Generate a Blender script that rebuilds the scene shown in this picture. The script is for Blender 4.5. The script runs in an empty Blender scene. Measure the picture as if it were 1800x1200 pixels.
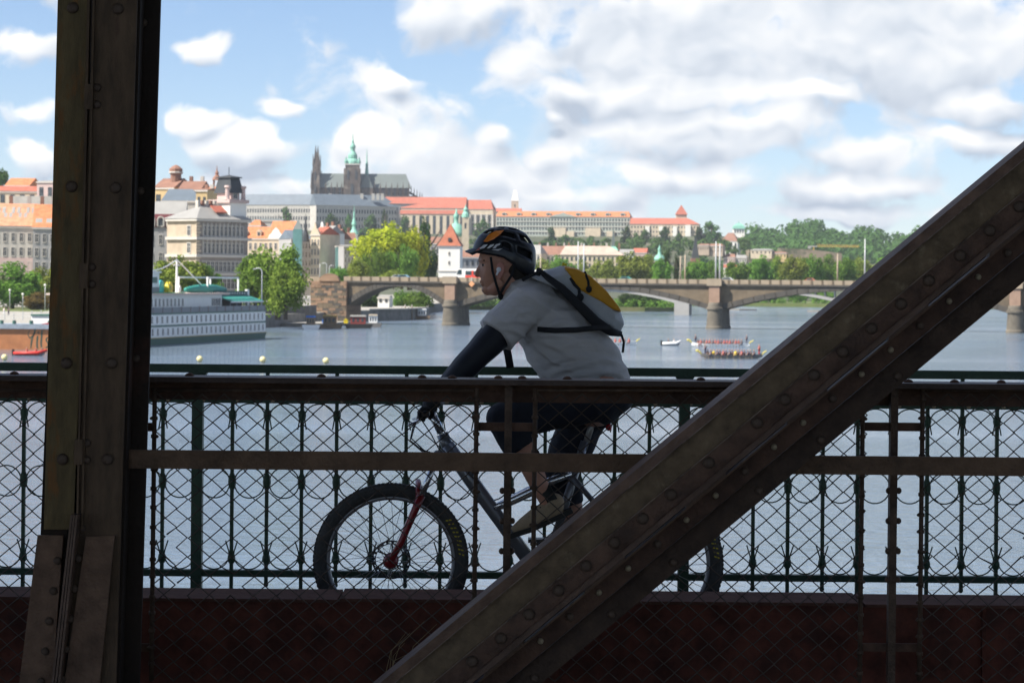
import bpy, bmesh, math, random
from mathutils import Vector, Matrix, Euler

# ------------------------------------------------------------------ camera
scene = bpy.context.scene
COL = scene.collection
F_PX, CXP, CYP = 4500.0, 900.0, 496.0          # focal length and principal point in photo pixels
CAM_Z = 11.0                                    # eye height above the river
ROLL = math.radians(0.5)
cam_data = bpy.data.cameras.new('camera')
cam = bpy.data.objects.new('camera', cam_data)
COL.objects.link(cam)
cam_data.sensor_width = 36.0
cam_data.lens = 36.0 * F_PX / 1800.0
cam_data.shift_y = -104.0 / 1800.0
cam_data.clip_start = 0.1
cam_data.clip_end = 30000.0
cam_data.dof.use_dof = True
cam_data.dof.focus_distance = 9.6
cam_data.dof.aperture_fstop = 14.0
CAM_R = Matrix.Rotation(math.radians(90), 3, 'X') @ Matrix.Rotation(ROLL, 3, 'Z')
cam.matrix_world = Matrix.Translation((0, 0, CAM_Z)) @ CAM_R.to_4x4()
scene.camera = cam

# ------------------------------------------------------------------ light
SUN_AZ = math.radians(114)      # counter-clockwise from the view direction (+Y): left and a little behind
SUN_EL = math.radians(50)
SUN_DIR = Vector((-math.sin(SUN_AZ) * math.cos(SUN_EL), math.cos(SUN_AZ) * math.cos(SUN_EL), math.sin(SUN_EL)))
sun_data = bpy.data.lights.new('sun', 'SUN')
sun_data.energy = 4.6
sun_data.angle = math.radians(0.5)
sun_data.color = (1.0, 0.95, 0.87)
sun = bpy.data.objects.new('sun', sun_data)
sun.rotation_euler = SUN_DIR.to_track_quat('Z', 'Y').to_euler()
COL.objects.link(sun)
scene.view_settings.view_transform = 'Standard'
scene.view_settings.look = 'None'
scene.view_settings.gamma = 1.0
scene.view_settings.use_curve_mapping = False
scene.view_settings.exposure = 1.0

world = bpy.data.worlds.new('World')
scene.world = world
world.use_nodes = True
world.cycles.sampling_method = 'MANUAL'
world.cycles.sample_map_resolution = 256
wn = world.node_tree
wn.nodes.clear()


def nd(tree, kind, **kw):
    n = tree.nodes.new(kind)
    for k, v in kw.items():
        setattr(n, k, v)
    return n


def mth(tree, op, a, b=None, c=None, clamp=False):
    n = tree.nodes.new('ShaderNodeMath')
    n.operation = op
    n.use_clamp = clamp
    for i, v in enumerate((a, b, c)):
        if v is None:
            continue
        if isinstance(v, (int, float)):
            n.inputs[i].default_value = v
        else:
            tree.links.new(v, n.inputs[i])
    return n.outputs[0]


def vmt(tree, op, a, b=None):
    n = tree.nodes.new('ShaderNodeVectorMath')
    n.operation = op
    for i, v in enumerate((a, b)):
        if v is None:
            continue
        if isinstance(v, (tuple, list, Vector)):
            n.inputs[i].default_value = v
        else:
            tree.links.new(v, n.inputs[i])
    return n


# cumulus field: cloud centres as (photo x, photo y, half width, half height, weight)
CLOUDS = [(790, 30, 120, 70, 1.0), (1190, 70, 290, 115, 1.2), (1560, 50, 350, 125, 1.2), (1010, 160, 90, 42, 1.0), (1180, 160, 230, 50, 1.15),
          (1450, 165, 150, 36, .95), (1720, 180, 140, 50, 1.0), (682, 150, 50, 34, .9), (500, 188, 62, 34, .75), (650, 240, 110, 48, .95),
          (430, 258, 130, 42, 1.0), (860, 243, 56, 40, .95), (840, 312, 100, 55, 1.0), (962, 212, 42, 18, .7), (1270, 232, 230, 62, 1.15),
          (1200, 310, 280, 60, .85), (1500, 265, 190, 60, .9), (1700, 250, 140, 40, .85), (1480, 330, 330, 50, .75), (600, 325, 260, 50, .9), (950, 345, 420, 44, .75), (1500, 372, 420, 26, .7),
          (345, 88, 80, 34, .5), (55, 278, 62, 42, 1.0), (30, 80, 120, 60, .7), (350, 215, 80, 44, .8), (960, 270, 80, 45, .8), (60, 200, 90, 40, .55)]


def cloud_density(g, d, off, details):
    """cumulus density seen in direction d; off is the billow offset shared by both samples"""
    dw = vmt(g, 'ADD', d, off).outputs[0]
    best = None
    for (px, py, rx, ry, wt) in CLOUDS:
        rx *= 1.08
        ry *= 1.12
        v = Vector(((px - CXP) / F_PX, 1.0, (CYP + (px - CXP) * math.tan(ROLL) - py) / F_PX)).normalized()
        s = vmt(g, 'SUBTRACT', dw, tuple(v)).outputs[0]
        s = vmt(g, 'MULTIPLY', s, (F_PX / rx, F_PX / rx, F_PX / ry)).outputs[0]
        ln = vmt(g, 'LENGTH', s).outputs['Value']
        val = mth(g, 'SUBTRACT', wt, ln)
        best = val if best is None else mth(g, 'MAXIMUM', best, val)
    # the same kind of sky all round
    n0 = nd(g, 'ShaderNodeTexNoise')
    n0.inputs['Scale'].default_value = 5.0
    n0.inputs['Detail'].default_value = 1.0
    mp = vmt(g, 'MULTIPLY', d, (1, 1, 2.2)).outputs[0]
    g.links.new(mp, n0.inputs['Vector'])
    best = mth(g, 'MAXIMUM', best, mth(g, 'MULTIPLY_ADD', n0.outputs['Fac'], 4.0, -2.2))
    best = mth(g, 'MINIMUM', best, .75)
    res = []
    nv_ = vmt(g, 'MULTIPLY', dw, (1, 1, 1.25)).outputs[0]
    for detail in details:
        n1 = nd(g, 'ShaderNodeTexNoise')
        n1.inputs['Scale'].default_value = 34.0 if detail > 5 else 23.0
        n1.inputs['Detail'].default_value = detail
        n1.inputs['Roughness'].default_value = .55 if detail > 5 else .46
        g.links.new(nv_, n1.inputs['Vector'])
        det = mth(g, 'MULTIPLY_ADD', n1.outputs['Fac'], 2.2, -1.2)
        res.append(mth(g, 'MULTIPLY_ADD', best, .9, det))
    return res


tc = nd(wn, 'ShaderNodeTexCoord')
ndir = vmt(wn, 'NORMALIZE', tc.outputs['Generated']).outputs[0]
wnz = nd(wn, 'ShaderNodeTexNoise')
wnz.inputs['Scale'].default_value = 40.0
wnz.inputs['Detail'].default_value = 2.0
wn.links.new(ndir, wnz.inputs['Vector'])
wsc = mth(wn, 'SUBTRACT', wnz.outputs['Fac'], .5)
wof = vmt(wn, 'SCALE', (.02, 0.0, .016))
wn.links.new(wsc, wof.inputs['Scale'])
dens, dens_soft = cloud_density(wn, ndir, wof.outputs[0], (8.0, 3.5))
sh = vmt(wn, 'ADD', ndir, (-.003, 0, .0056)).outputs[0]
dens_sun = cloud_density(wn, sh, wof.outputs[0], (3.5,))[0]
mr = nd(wn, 'ShaderNodeMapRange', interpolation_type='SMOOTHSTEP')
mr.inputs['From Min'].default_value = -.11
mr.inputs['From Max'].default_value = .31
wn.links.new(dens, mr.inputs['Value'])
mask = mr.outputs['Result']
lit = mth(wn, 'SUBTRACT', dens_soft, dens_sun)
lit = mth(wn, 'MULTIPLY_ADD', lit, .95, .5, clamp=True)
cr = nd(wn, 'ShaderNodeValToRGB')
cr.color_ramp.elements[0].position = .1
cr.color_ramp.elements[0].color = (.47, .54, .65, 1)
cr.color_ramp.elements[1].position = .85
cr.color_ramp.elements[1].color = (1.12, 1.1, 1.07, 1)
e = cr.color_ramp.elements.new(.42)
e.color = (.74, .79, .86, 1)
wn.links.new(lit, cr.inputs['Fac'])
sky = nd(wn, 'ShaderNodeTexSky', sky_type='NISHITA')
sky.sun_disc = False
sky.sun_elevation = SUN_EL
sky.sun_rotation = -SUN_AZ
sky.altitude = 200
sky.air_density = .75
sky.dust_density = .1
sky.ozone_density = 4.0
SKY_STRENGTH = .072
CLOUD_GAIN = .545
cc = vmt(wn, 'MULTIPLY', cr.outputs['Color'], (CLOUD_GAIN / SKY_STRENGTH,) * 3).outputs[0]
mx = nd(wn, 'ShaderNodeMix', data_type='RGBA')
wn.links.new(mask, mx.inputs[0])
stint = vmt(wn, 'MULTIPLY', sky.outputs['Color'], (1.02, .98, 1.0)).outputs[0]
wn.links.new(stint, mx.inputs[6])
wn.links.new(cc, mx.inputs[7])
bg = nd(wn, 'ShaderNodeBackground')
bg.inputs['Strength'].default_value = SKY_STRENGTH
wo = nd(wn, 'ShaderNodeOutputWorld')
wn.links.new(mx.outputs[2], bg.inputs['Color'])
wn.links.new(bg.outputs[0], wo.inputs['Surface'])


# ------------------------------------------------------------------ helpers
def at(px, py, D):
    """world point seen at photo pixel (px, py) at depth D metres in front of the camera"""
    v = Vector(((px - CXP) / F_PX * D, (CYP - py) / F_PX * D, -D))
    return CAM_R @ v + Vector((0, 0, CAM_Z))


def m_of(n, D):
    return n * D / F_PX


def sgn(v):
    return -1.0 if v < 0 else 1.0


class MB:
    def __init__(self):
        self.v = []
        self.f = []
        self.mi = []
        self.m = 0

    def add(self, vs, fs):
        b = len(self.v)
        self.v += [Vector(p) for p in vs]
        for q in fs:
            self.f.append([b + i for i in q])
            self.mi.append(self.m)
        return self

    def box(self, x0, x1, y0, y1, z0, z1):
        vs = [(x0, y0, z0), (x1, y0, z0), (x1, y1, z0), (x0, y1, z0), (x0, y0, z1), (x1, y0, z1), (x1, y1, z1), (x0, y1, z1)]
        return self.add(vs, [(0, 3, 2, 1), (4, 5, 6, 7), (0, 1, 5, 4), (1, 2, 6, 5), (2, 3, 7, 6), (3, 0, 4, 7)])

    def frustum(self, cx, cy, z0, z1, a, b, c, d):
        """half sizes a,b at z0 and c,d at z1"""
        vs = [(cx - a, cy - b, z0), (cx + a, cy - b, z0), (cx + a, cy + b, z0), (cx - a, cy + b, z0),
              (cx - c, cy - d, z1), (cx + c, cy - d, z1), (cx + c, cy + d, z1), (cx - c, cy + d, z1)]
        return self.add(vs, [(0, 3, 2, 1), (4, 5, 6, 7), (0, 1, 5, 4), (1, 2, 6, 5), (2, 3, 7, 6), (3, 0, 4, 7)])

    def prism(self, pts, vec):
        n = len(pts)
        vec = Vector(vec)
        vs = [Vector(p) for p in pts] + [Vector(p) + vec for p in pts]
        fs = [tuple(range(n)), tuple(range(2 * n - 1, n - 1, -1))]
        for i in range(n):
            j = (i + 1) % n
            fs.append((i, i + n, j + n, j))
        return self.add(vs, fs)

    def tube(self, pts, r, n=8, closed=False, caps=True, flat=1.0, up=None):
        pts = [Vector(p) for p in pts]
        m = len(pts)
        rr = r if isinstance(r, (list, tuple)) else [r] * m
        vs = []
        prev = None
        for i, p in enumerate(pts):
            if closed:
                t = pts[(i + 1) % m] - pts[i - 1]
            else:
                t = pts[min(i + 1, m - 1)] - pts[max(i - 1, 0)]
            if t.length < 1e-9:
                t = Vector((0, 0, 1))
            t.normalize()
            if prev is None:
                u = Vector(up) if up is not None else (Vector((0, 1, 0)) if abs(t.y) < .9 else Vector((1, 0, 0)))
            else:
                u = prev
            u = u - t * u.dot(t)
            if u.length < 1e-6:
                u = t.orthogonal()
            u.normalize()
            prev = u
            w = t.cross(u)
            for k in range(n):
                a = 2 * math.pi * k / n
                vs.append(p + (u * math.cos(a) * flat + w * math.sin(a)) * rr[i])
        fs = []
        rng = m if closed else m - 1
        for i in range(rng):
            j = (i + 1) % m
            for k in range(n):
                l = (k + 1) % n
                fs.append((i * n + k, i * n + l, j * n + l, j * n + k))
        if caps and not closed:
            fs.append(tuple(range(n - 1, -1, -1)))
            fs.append(tuple(range((m - 1) * n, m * n)))
        return self.add(vs, fs)

    def lathe(self, prof, cx=0, cy=0, n=12, sx=1.0, sy=1.0):
        vs = []
        for r, z in prof:
            for k in range(n):
                a = 2 * math.pi * (k + .5) / n
                vs.append((cx + r * sx * math.cos(a), cy + r * sy * math.sin(a), z))
        fs = []
        for i in range(len(prof) - 1):
            for k in range(n):
                l = (k + 1) % n
                fs.append((i * n + k, i * n + l, (i + 1) * n + l, (i + 1) * n + k))
        fs.append(tuple(range(n - 1, -1, -1)))
        fs.append(tuple(range((len(prof) - 1) * n, len(prof) * n)))
        return self.add(vs, fs)

    def sphere(self, c, r, nu=12, nv=8, rot=None):
        if isinstance(r, (int, float)):
            r = (r, r, r)
        c = Vector(c)
        vs = []
        for j in range(1, nv):
            t = math.pi * j / nv
            for i in range(nu):
                a = 2 * math.pi * i / nu
                p = Vector((r[0] * math.sin(t) * math.cos(a), r[1] * math.sin(t) * math.sin(a), r[2] * math.cos(t)))
                if rot is not None:
                    p = rot @ p
                vs.append(c + p)
        top = Vector((0, 0, r[2]))
        bot = Vector((0, 0, -r[2]))
        if rot is not None:
            top = rot @ top
            bot = rot @ bot
        it = len(vs)
        vs += [c + top, c + bot]
        fs = []
        for j in range(nv - 2):
            for i in range(nu):
                k = (i + 1) % nu
                fs.append((j * nu + i, (j + 1) * nu + i, (j + 1) * nu + k, j * nu + k))
        for i in range(nu):
            k = (i + 1) % nu
            fs.append((it, i, k))
            fs.append((it + 1, (nv - 2) * nu + k, (nv - 2) * nu + i))
        return self.add(vs, fs)

    def mesh(self, name, mats, smooth=False, off=None):
        me = bpy.data.meshes.new(name)
        vs = [v - off for v in self.v] if off is not None else self.v
        me.from_pydata([tuple(v) for v in vs], [], self.f)
        if not isinstance(mats, (list, tuple)):
            mats = [mats]
        for m in mats:
            me.materials.append(m)
        if len(mats) > 1:
            me.polygons.foreach_set('material_index', self.mi)
        if smooth:
            me.polygons.foreach_set('use_smooth', [True] * len(me.polygons))
        me.update()
        return me

    def build(self, name, mat, parent=None, smooth=False, world=False, fix=True):
        off = None
        if world and parent is not None:
            p = parent
            off = Vector((0, 0, 0))
            while p is not None:
                off += p.location
                p = p.parent
        me = self.mesh(name, mat, smooth, off)
        if fix:
            bm = bmesh.new()
            bm.from_mesh(me)
            bmesh.ops.recalc_face_normals(bm, faces=bm.faces)
            bm.to_mesh(me)
            bm.free()
        return link(name, me, parent)


def link(name, me, parent=None, loc=None, rot=None, scale=None):
    o = bpy.data.objects.new(name, me)
    COL.objects.link(o)
    if parent is not None:
        o.parent = parent
    if loc is not None:
        o.location = loc
    if rot is not None:
        o.rotation_euler = rot
    if scale is not None:
        o.scale = scale
    return o


def tag(o, label=None, cat=None, group=None, kind=None):
    if label:
        o['label'] = label
    if cat:
        o['category'] = cat
    if group:
        o['group'] = group
    if kind:
        o['kind'] = kind
    return o


def thing(name, loc, label, cat, group=None, rz=0.0):
    o = link(name, None)
    o.location = loc
    o.rotation_euler = (0, 0, rz)
    return tag(o, label, cat, group)


def copy_tree(o, parent=None, loc=None, rz=None, label=None):
    c = o.copy()
    COL.objects.link(c)
    if parent is not None:
        c.parent = parent
    if loc is not None:
        c.location = loc
    if rz is not None:
        c.rotation_euler = (0, 0, rz)
    if label:
        c['label'] = label
    for ch in list(o.children):
        copy_tree(ch, c)
    return c


# ------------------------------------------------------------------ materials
MATS = {}


def mat(name, col, rough=.75, metal=0.0, var=.18, scale=2.0, bump=0.0, bscale=None, col2=None, c2pos=(.5, .65), spec=.4, c2scale=None, detail=5.0, coat=0.0, stretch=None):
    if name in MATS:
        return MATS[name]
    m = bpy.data.materials.new(name)
    m.use_nodes = True
    t = m.node_tree
    b = t.nodes['Principled BSDF']
    b.inputs['Roughness'].default_value = rough
    b.inputs['Metallic'].default_value = metal
    b.inputs['Specular IOR Level'].default_value = spec
    b.inputs['Coat Weight'].default_value = coat
    tcn = nd(t, 'ShaderNodeTexCoord')
    vec = tcn.outputs['Object']
    if stretch:
        vec = vmt(t, 'MULTIPLY', vec, stretch).outputs[0]
    n = nd(t, 'ShaderNodeTexNoise')
    n.inputs['Scale'].default_value = scale
    n.inputs['Detail'].default_value = detail
    n.inputs['Roughness'].default_value = .6
    t.links.new(vec, n.inputs['Vector'])
    r = nd(t, 'ShaderNodeValToRGB')
    r.color_ramp.elements[0].position = .3
    r.color_ramp.elements[0].color = tuple(max(0, c * (1 - var)) for c in col) + (1,)
    r.color_ramp.elements[1].position = .7
    r.color_ramp.elements[1].color = tuple(min(1, c * (1 + var)) for c in col) + (1,)
    t.links.new(n.outputs['Fac'], r.inputs['Fac'])
    out = r.outputs['Color']
    if col2:
        n2 = nd(t, 'ShaderNodeTexNoise')
        n2.inputs['Scale'].default_value = c2scale or scale * .6
        n2.inputs['Detail'].default_value = 8.0
        n2.inputs['Roughness'].default_value = .65
        v2 = vmt(t, 'ADD', vec, (13.1, 7.7, 3.3)).outputs[0]
        t.links.new(v2, n2.inputs['Vector'])
        k = nd(t, 'ShaderNodeMapRange', interpolation_type='SMOOTHSTEP')
        k.inputs['From Min'].default_value = c2pos[0]
        k.inputs['From Max'].default_value = c2pos[1]
        t.links.new(n2.outputs['Fac'], k.inputs['Value'])
        mxn = nd(t, 'ShaderNodeMix', data_type='RGBA')
        t.links.new(k.outputs['Result'], mxn.inputs[0])
        t.links.new(out, mxn.inputs[6])
        mxn.inputs[7].default_value = tuple(col2) + (1,)
        out = mxn.outputs[2]
    t.links.new(out, b.inputs['Base Color'])
    if bump > 0:
        n3 = nd(t, 'ShaderNodeTexNoise')
        n3.inputs['Scale'].default_value = bscale or scale * 6
        n3.inputs['Detail'].default_value = 4.0
        t.links.new(vec, n3.inputs['Vector'])
        bp = nd(t, 'ShaderNodeBump')
        bp.inputs['Strength'].default_value = bump
        bp.inputs['Distance'].default_value = .02
        t.links.new(n3.outputs['Fac'], bp.inputs['Height'])
        t.links.new(bp.outputs['Normal'], b.inputs['Normal'])
    MATS[name] = m
    return m


def leaf_mat(name, col, col2, rnd=.25, transl=.35, scale=.35):
    if name in MATS:
        return MATS[name]
    m = bpy.data.materials.new(name)
    m.use_nodes = True
    t = m.node_tree
    t.nodes.clear()
    o = nd(t, 'ShaderNodeOutputMaterial')
    tcn = nd(t, 'ShaderNodeTexCoord')
    n = nd(t, 'ShaderNodeTexNoise')
    n.inputs['Scale'].default_value = 3.0
    n.inputs['Detail'].default_value = 6.0
    t.links.new(tcn.outputs['Object'], n.inputs['Vector'])
    r = nd(t, 'ShaderNodeValToRGB')
    r.color_ramp.elements[0].position = .35
    r.color_ramp.elements[0].color = tuple(col) + (1,)
    r.color_ramp.elements[1].position = .65
    r.color_ramp.elements[1].color = tuple(col2) + (1,)
    t.links.new(n.outputs['Fac'], r.inputs['Fac'])
    oi = nd(t, 'ShaderNodeObjectInfo')
    h = nd(t, 'ShaderNodeHueSaturation')
    h.inputs['Saturation'].default_value = .95
    t.links.new(mth(t, 'MULTIPLY_ADD', oi.outputs['Random'], rnd * 2, 1 - rnd), h.inputs['Value'])
    t.links.new(mth(t, 'MULTIPLY_ADD', oi.outputs['Random'], .03, .485), h.inputs['Hue'])
    t.links.new(r.outputs['Color'], h.inputs['Color'])
    d = nd(t, 'ShaderNodeBsdfDiffuse')
    tr = nd(t, 'ShaderNodeBsdfTranslucent')
    t.links.new(h.outputs['Color'], d.inputs['Color'])
    t.links.new(h.outputs['Color'], tr.inputs['Color'])
    mxs = nd(t, 'ShaderNodeMixShader')
    mxs.inputs[0].default_value = transl
    t.links.new(d.outputs[0], mxs.inputs[1])
    t.links.new(tr.outputs[0], mxs.inputs[2])
    t.links.new(mxs.outputs[0], o.inputs['Surface'])
    MATS[name] = m
    return m
# ================================================================== near railway bridge
random.seed(7)
M_POST = mat('painted_steel_olive', (.13, .09, .038), .62, 0, .42, 6.0, .35, 60, (.19, .085, .025), (.54, .66), c2scale=5, stretch=(3, 3, .8), spec=.22)
M_POST2 = mat('painted_steel_brown', (.105, .065, .037), .62, 0, .4, 7, .35, 60, (.1, .055, .035), (.6, .75), c2scale=6, stretch=(3, 3, .8), spec=.22)
M_DARK = mat('painted_steel_dark', (.026, .016, .010), .7, 0, .25, 4, .3, 50, (.07, .03, .018), (.58, .75), spec=.22)
M_DIAG = mat('worn_steel_faded', (.15, .10, .056), .6, 0, .4, 16, .5, 70, (.27, .20, .12), (.55, .74), c2scale=16, detail=9, spec=.22)
M_DIAG2 = mat('worn_steel_brown', (.155, .09, .056), .6, 0, .4, 12, .4, 70, (.16, .09, .06), (.62, .72), c2scale=7, spec=.22)
M_LIP = mat('worn_steel_lip', (.15, .095, .068), .6, 0, .3, 8, .4, 80, (.06, .045, .04), (.6, .7), spec=.22)
M_BAR = mat('rusty_flat_bar', (.125, .073, .042), .6, 0, .4, 9, .4, 60, (.22, .08, .03), (.66, .74), c2scale=8, spec=.22)
M_RIVET = mat('rivet_steel', (.09, .06, .042), .55, 0, .25, 20, .3, 120, spec=.22)
M_RIVET_B = mat('bare_rivet_steel', (.28, .22, .14), .5, 0, .4, 40, .3, 120, spec=.22)
M_FENCE = mat('fence_rail_steel', (.085, .044, .027), .65, 0, .45, 9, .4, 60, (.1, .04, .02), (.6, .75), spec=.22)
M_RAILTOP = mat('fence_rail_cap', (.075, .048, .036), .5, 0, .25, 9, .3, 60, spec=.22)
M_WIRE = mat('galvanised_wire', (.085, .062, .047), .7, 0, .3, 30, spec=.22)
M_ROD = mat('fence_rod_steel', (.095, .06, .04), .6, 0, .4, 20, .4, 100, spec=.22)
M_GIRD = mat('girder_red_oxide', (.10, .030, .018), .75, 0, .5, 9, .3, 40, (.05, .022, .016), (.45, .75), spec=.22)
M_FLANGE = mat('girder_flange_paint', (.10, .048, .035), .9, 0, .2, 8, .4, 60, (.07, .04, .03), (.62, .75), spec=.1)
M_GREEN = mat('railing_green_paint', (.033, .066, .036), .5, 0, .25, 12, .25, 80, (.05, .07, .04), (.62, .75))
M_DECK = mat('walkway_plate', (.1, .085, .07), .7, 0, .2, 4, .3, 50, spec=.22)
M_STRAW = mat('dry_grass', (.32, .22, .11), .8, 0, .3, 8, spec=.22)


def rivet_mesh(r, name, m):
    b = MB()
    prof = []
    n = 5
    for i in range(n + 1):
        a = math.pi / 2 * i / n
        prof.append((max(r * math.cos(a), r * .04), r * .7 * math.sin(a)))
    b.lathe(prof, 0, 0, 12)
    # lathe axis is z: turn it to face -y
    R = Matrix.Rotation(math.radians(90), 3, 'X')
    b.v = [R @ v for v in b.v]
    return b.mesh(name, m, True)


RIV_BIG = rivet_mesh(.021, 'rivet_big', M_RIVET)
RIV_MID = rivet_mesh(.015, 'rivet_mid', M_RIVET)
RIV_BARE = rivet_mesh(.011, 'rivet_bare', M_RIVET_B)
RIV_TOP = rivet_mesh(.018, 'rivet_top', M_FENCE)


def put_rivet(parent, px, py, D, me=RIV_BIG, rot=None):
    p = at(px, py, D)
    return link('rivet', me, parent, p - parent.location, rot)


def slab(mb, pts, D, t):
    """closed plate: outline in photo pixels at depth D (number or list), thickness t along +Y"""
    Ds = D if isinstance(D, (list, tuple)) else [D] * len(pts)
    mb.prism([at(p[0], p[1], d) for p, d in zip(pts, Ds)], (0, t, 0))
    return mb


def lerp(a, b, t):
    return a + (b - a) * t


# ---- railway deck below the tracks (camera stands on its near edge) and an added, unseen shade deck above
o = MB().box(-40, 40, -1.5, 9.75, CAM_Z - 2.0, CAM_Z - 1.60).build('railway_deck', M_DARK)
tag(o, kind='structure')
o = MB().box(-40, 40, 9.79, 12.75, CAM_Z - 1.75, CAM_Z - 1.555).build('footpath', M_DECK)
tag(o, kind='structure')
ud = MB()
ud.box(-45, 45, -8.0, 10.25, CAM_Z + 6.0, CAM_Z + 6.5)  # added slab out of view, sized to shade truss, cyclist and railing
for i in range(-9, 10):
    ud.box(i * 4.9 - .15, i * 4.9 + .15, -7.8, 10.2, CAM_Z + 5.5, CAM_Z + 6.0)
tag(ud.build('added_shade_deck', M_DARK), kind='structure')

# ---- vertical truss post
post = thing('truss_post', at(170, 1180, 9.0), 'tall riveted dark steel bridge post at left, full height of the picture', 'steel post')
mb = MB()
slab(mb, [(103, -60), (154.5, -60), (134, 930), (77, 930)], 9.0, .014)
mb.build('flange_plate', M_POST, post, world=True)
mb = MB()
slab(mb, [(154.5, -60), (159, -60), (137, 930), (133.5, 930)], 8.985, .05)
mb.build('flange_lip', M_POST2, post, world=True)
mb = MB()
slab(mb, [(166, -60), (243, -60), (203, 1230), (118, 1230)], 9.0, .014)
mb.build('flange_plate', M_POST2, post, world=True)
mb = MB()
slab(mb, [(164, -60), (168, -60), (146, 930), (142, 930)], 8.985, .05)
mb.build('flange_lip', M_POST2, post, world=True)
mb = MB()
slab(mb, [(240, -60), (284, -60), (244, 1230), (200, 1230)], 9.12, .02)
mb.build('side_channel', M_DARK, post, world=True)
mb = MB()
slab(mb, [(244, -60), (249, -60), (209, 1230), (204, 1230)], 9.02, .12)
mb.build('channel_edge', M_DARK, post, world=True)
mb = MB()
slab(mb, [(110, -60), (280, -60), (240, 1230), (60, 1230)], 9.3, .02)
mb.build('web_plate', M_DARK, post, world=True)
mb = MB()
slab(mb, [(80, 900), (118, 900), (118, 1230), (40, 1230)], 9.03, .02)
mb.build('foot_plate', M_DARK, post, world=True)
for yb in (148, 463, 772):
    xs = 161 - yb * .029
    mb = MB()
    slab(mb, [(xs - 8, yb), (xs + 7, yb), (xs + 6, yb + 44), (xs - 9, yb + 44)], 8.975, .03)
    mb.build('batten', M_POST2, post, world=True)
    for k in (6, 36):
        put_rivet(post, xs + 14, yb + k, 8.998, RIV_MID)
mb = MB()
slab(mb, [(66, 940), (111, 941), (90, 1230), (30, 1230)], 8.97, .012)
mb.build('gusset_plate', M_DIAG2, post, world=True)
mb = MB()
slab(mb, [(151, 943), (201, 941), (172, 1230), (108, 1230)], 8.97, .012)
mb.build('gusset_plate', M_DIAG2, post, world=True)
mb = MB()
for k in range(3):
    a = k * 4.5
    slab(mb, [(124 + a, 905), (127.5 + a, 905), (91 + a * 1.25, 1230), (87 + a * 1.25, 1230)], 8.92, .09)
mb.build('splice_strip', M_LIP, post, world=True)
for (x, y) in [(128, 14), (126, 328), (117, 638), (110, 807), (207, 16), (203, 330), (196, 638), (189, 807)]:
    put_rivet(post, x, y, 8.998)
for (x, y) in [(248, 40), (243, 336), (235, 630)]:
    put_rivet(post, x + 4, y, 9.118, RIV_MID)
for k in range(6):
    y = 928 + k * 53
    x = 147 - (y - 905) * .135
    put_rivet(post, x, y, 8.968 if y > 945 else 8.998, RIV_MID)
    put_rivet(post, x - 36, y + 4, 8.968, RIV_MID) if y > 945 else None

# ---- diagonal: strips between parallel lines, given by their height at photo x = 1800
SL = .831


def dline(y1800, x):
    return y1800 + (1800 - x) * SL


diag = thing('truss_diagonal', at(820, 1210, 8.8), 'broad riveted steel diagonal beam rising to the right, worn paint', 'steel beam')
XA, XB = 620, 2000


def dstrip(name, ya, yb, Da, Db, t, m, xa=XA, xb=XB):
    mb = MB()
    slab(mb, [(xa, dline(ya, xa)), (xb, dline(ya, xb)), (xb, dline(yb, xb)), (xa, dline(yb, xa))], [Da, Da, Db, Db], t)
    return mb.build(name, m, diag, world=True)


dstrip('top_edge', 257.5, 259.5, 9.02, 9.02, .1, M_GREEN)
dstrip('angle_leg', 259, 280.3, 8.83, 8.80, .20, M_DIAG2)
dstrip('flange_plate', 281.2, 337, 8.815, 8.80, .02, M_DIAG)
dstrip('cover_plate', 337, 383, 8.785, 8.785, .035, mat('cover_plate_steel', (.115, .064, .042), .6, 0, .45, 12, .5, 70, (.07, .042, .03), (.5, .7), c2scale=9, spec=.22))
M_EDGE = mat('bare_steel_edge', (.24, .17, .125), .55, 0, .4, 14, .3, 90, (.08, .05, .035), (.5, .62), c2scale=9, spec=.3)
dstrip('plate_edge', 335.6, 337.4, 8.782, 8.782, .02, M_EDGE)
dstrip('plate_edge', 279.6, 281.4, 8.797, 8.797, .02, M_EDGE)
dstrip('angle_lip', 382.5, 394, 8.76, 8.74, .07, M_LIP)
dstrip('slot_back', 393, 402, 8.95, 8.95, .02, M_DARK)
dstrip('angle_lip', 400, 404, 8.80, 8.80, .06, M_DIAG2)
dstrip('lower_flange', 404, 442, 8.85, 8.85, .02, M_FENCE)
dstrip('lower_plate', 443, 495, 8.90, 8.88, .03, mat('lower_plate_steel', (.062, .038, .025), .65, 0, .4, 10, .4, 70, spec=.2))
for k in range(7):
    xx = 1740 - k * 178
    dstrip('batten', 394.5, 400, 8.79, 8.79, .08, M_LIP, xx, xx + 70)
big = [(1792, 363), (1740, 405), (1688, 449), (1633, 493), (1584, 534), (1532, 577), (1482, 618), (1431, 659), (1380, 702), (1331, 743),
       (1246, 813), (1180, 869), (1130, 911), (1080, 953), (1030, 994), (982, 1037), (930, 1079), (881, 1121), (830, 1162)]
for (x, y) in big:
    put_rivet(diag, x, y, 8.783)
for k in range(17):
    x = 1566 + 205 - k * 51.3
    put_rivet(diag, x, dline(421, x) - 1, 8.848, RIV_BARE if k % 3 else RIV_MID)
for k in range(6):
    x = 1585 - k * 128 + random.uniform(-20, 20)
    put_rivet(diag, x, dline(476, x), 8.885, RIV_MID)

# ---- horizontal flat guard bar, fixed between post and diagonal
ZB0, ZB1 = at(900, 828, 9.1).z, at(900, 795.5, 9.1).z
bar = MB().box(at(225, 800, 9.1).x, at(2200, 800, 9.1).x, 9.08, 9.1, ZB0, ZB1).build('guard_bar', M_BAR)
tag(bar, 'rusty brown flat bar running level at half height of the fence', 'steel bar')

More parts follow.
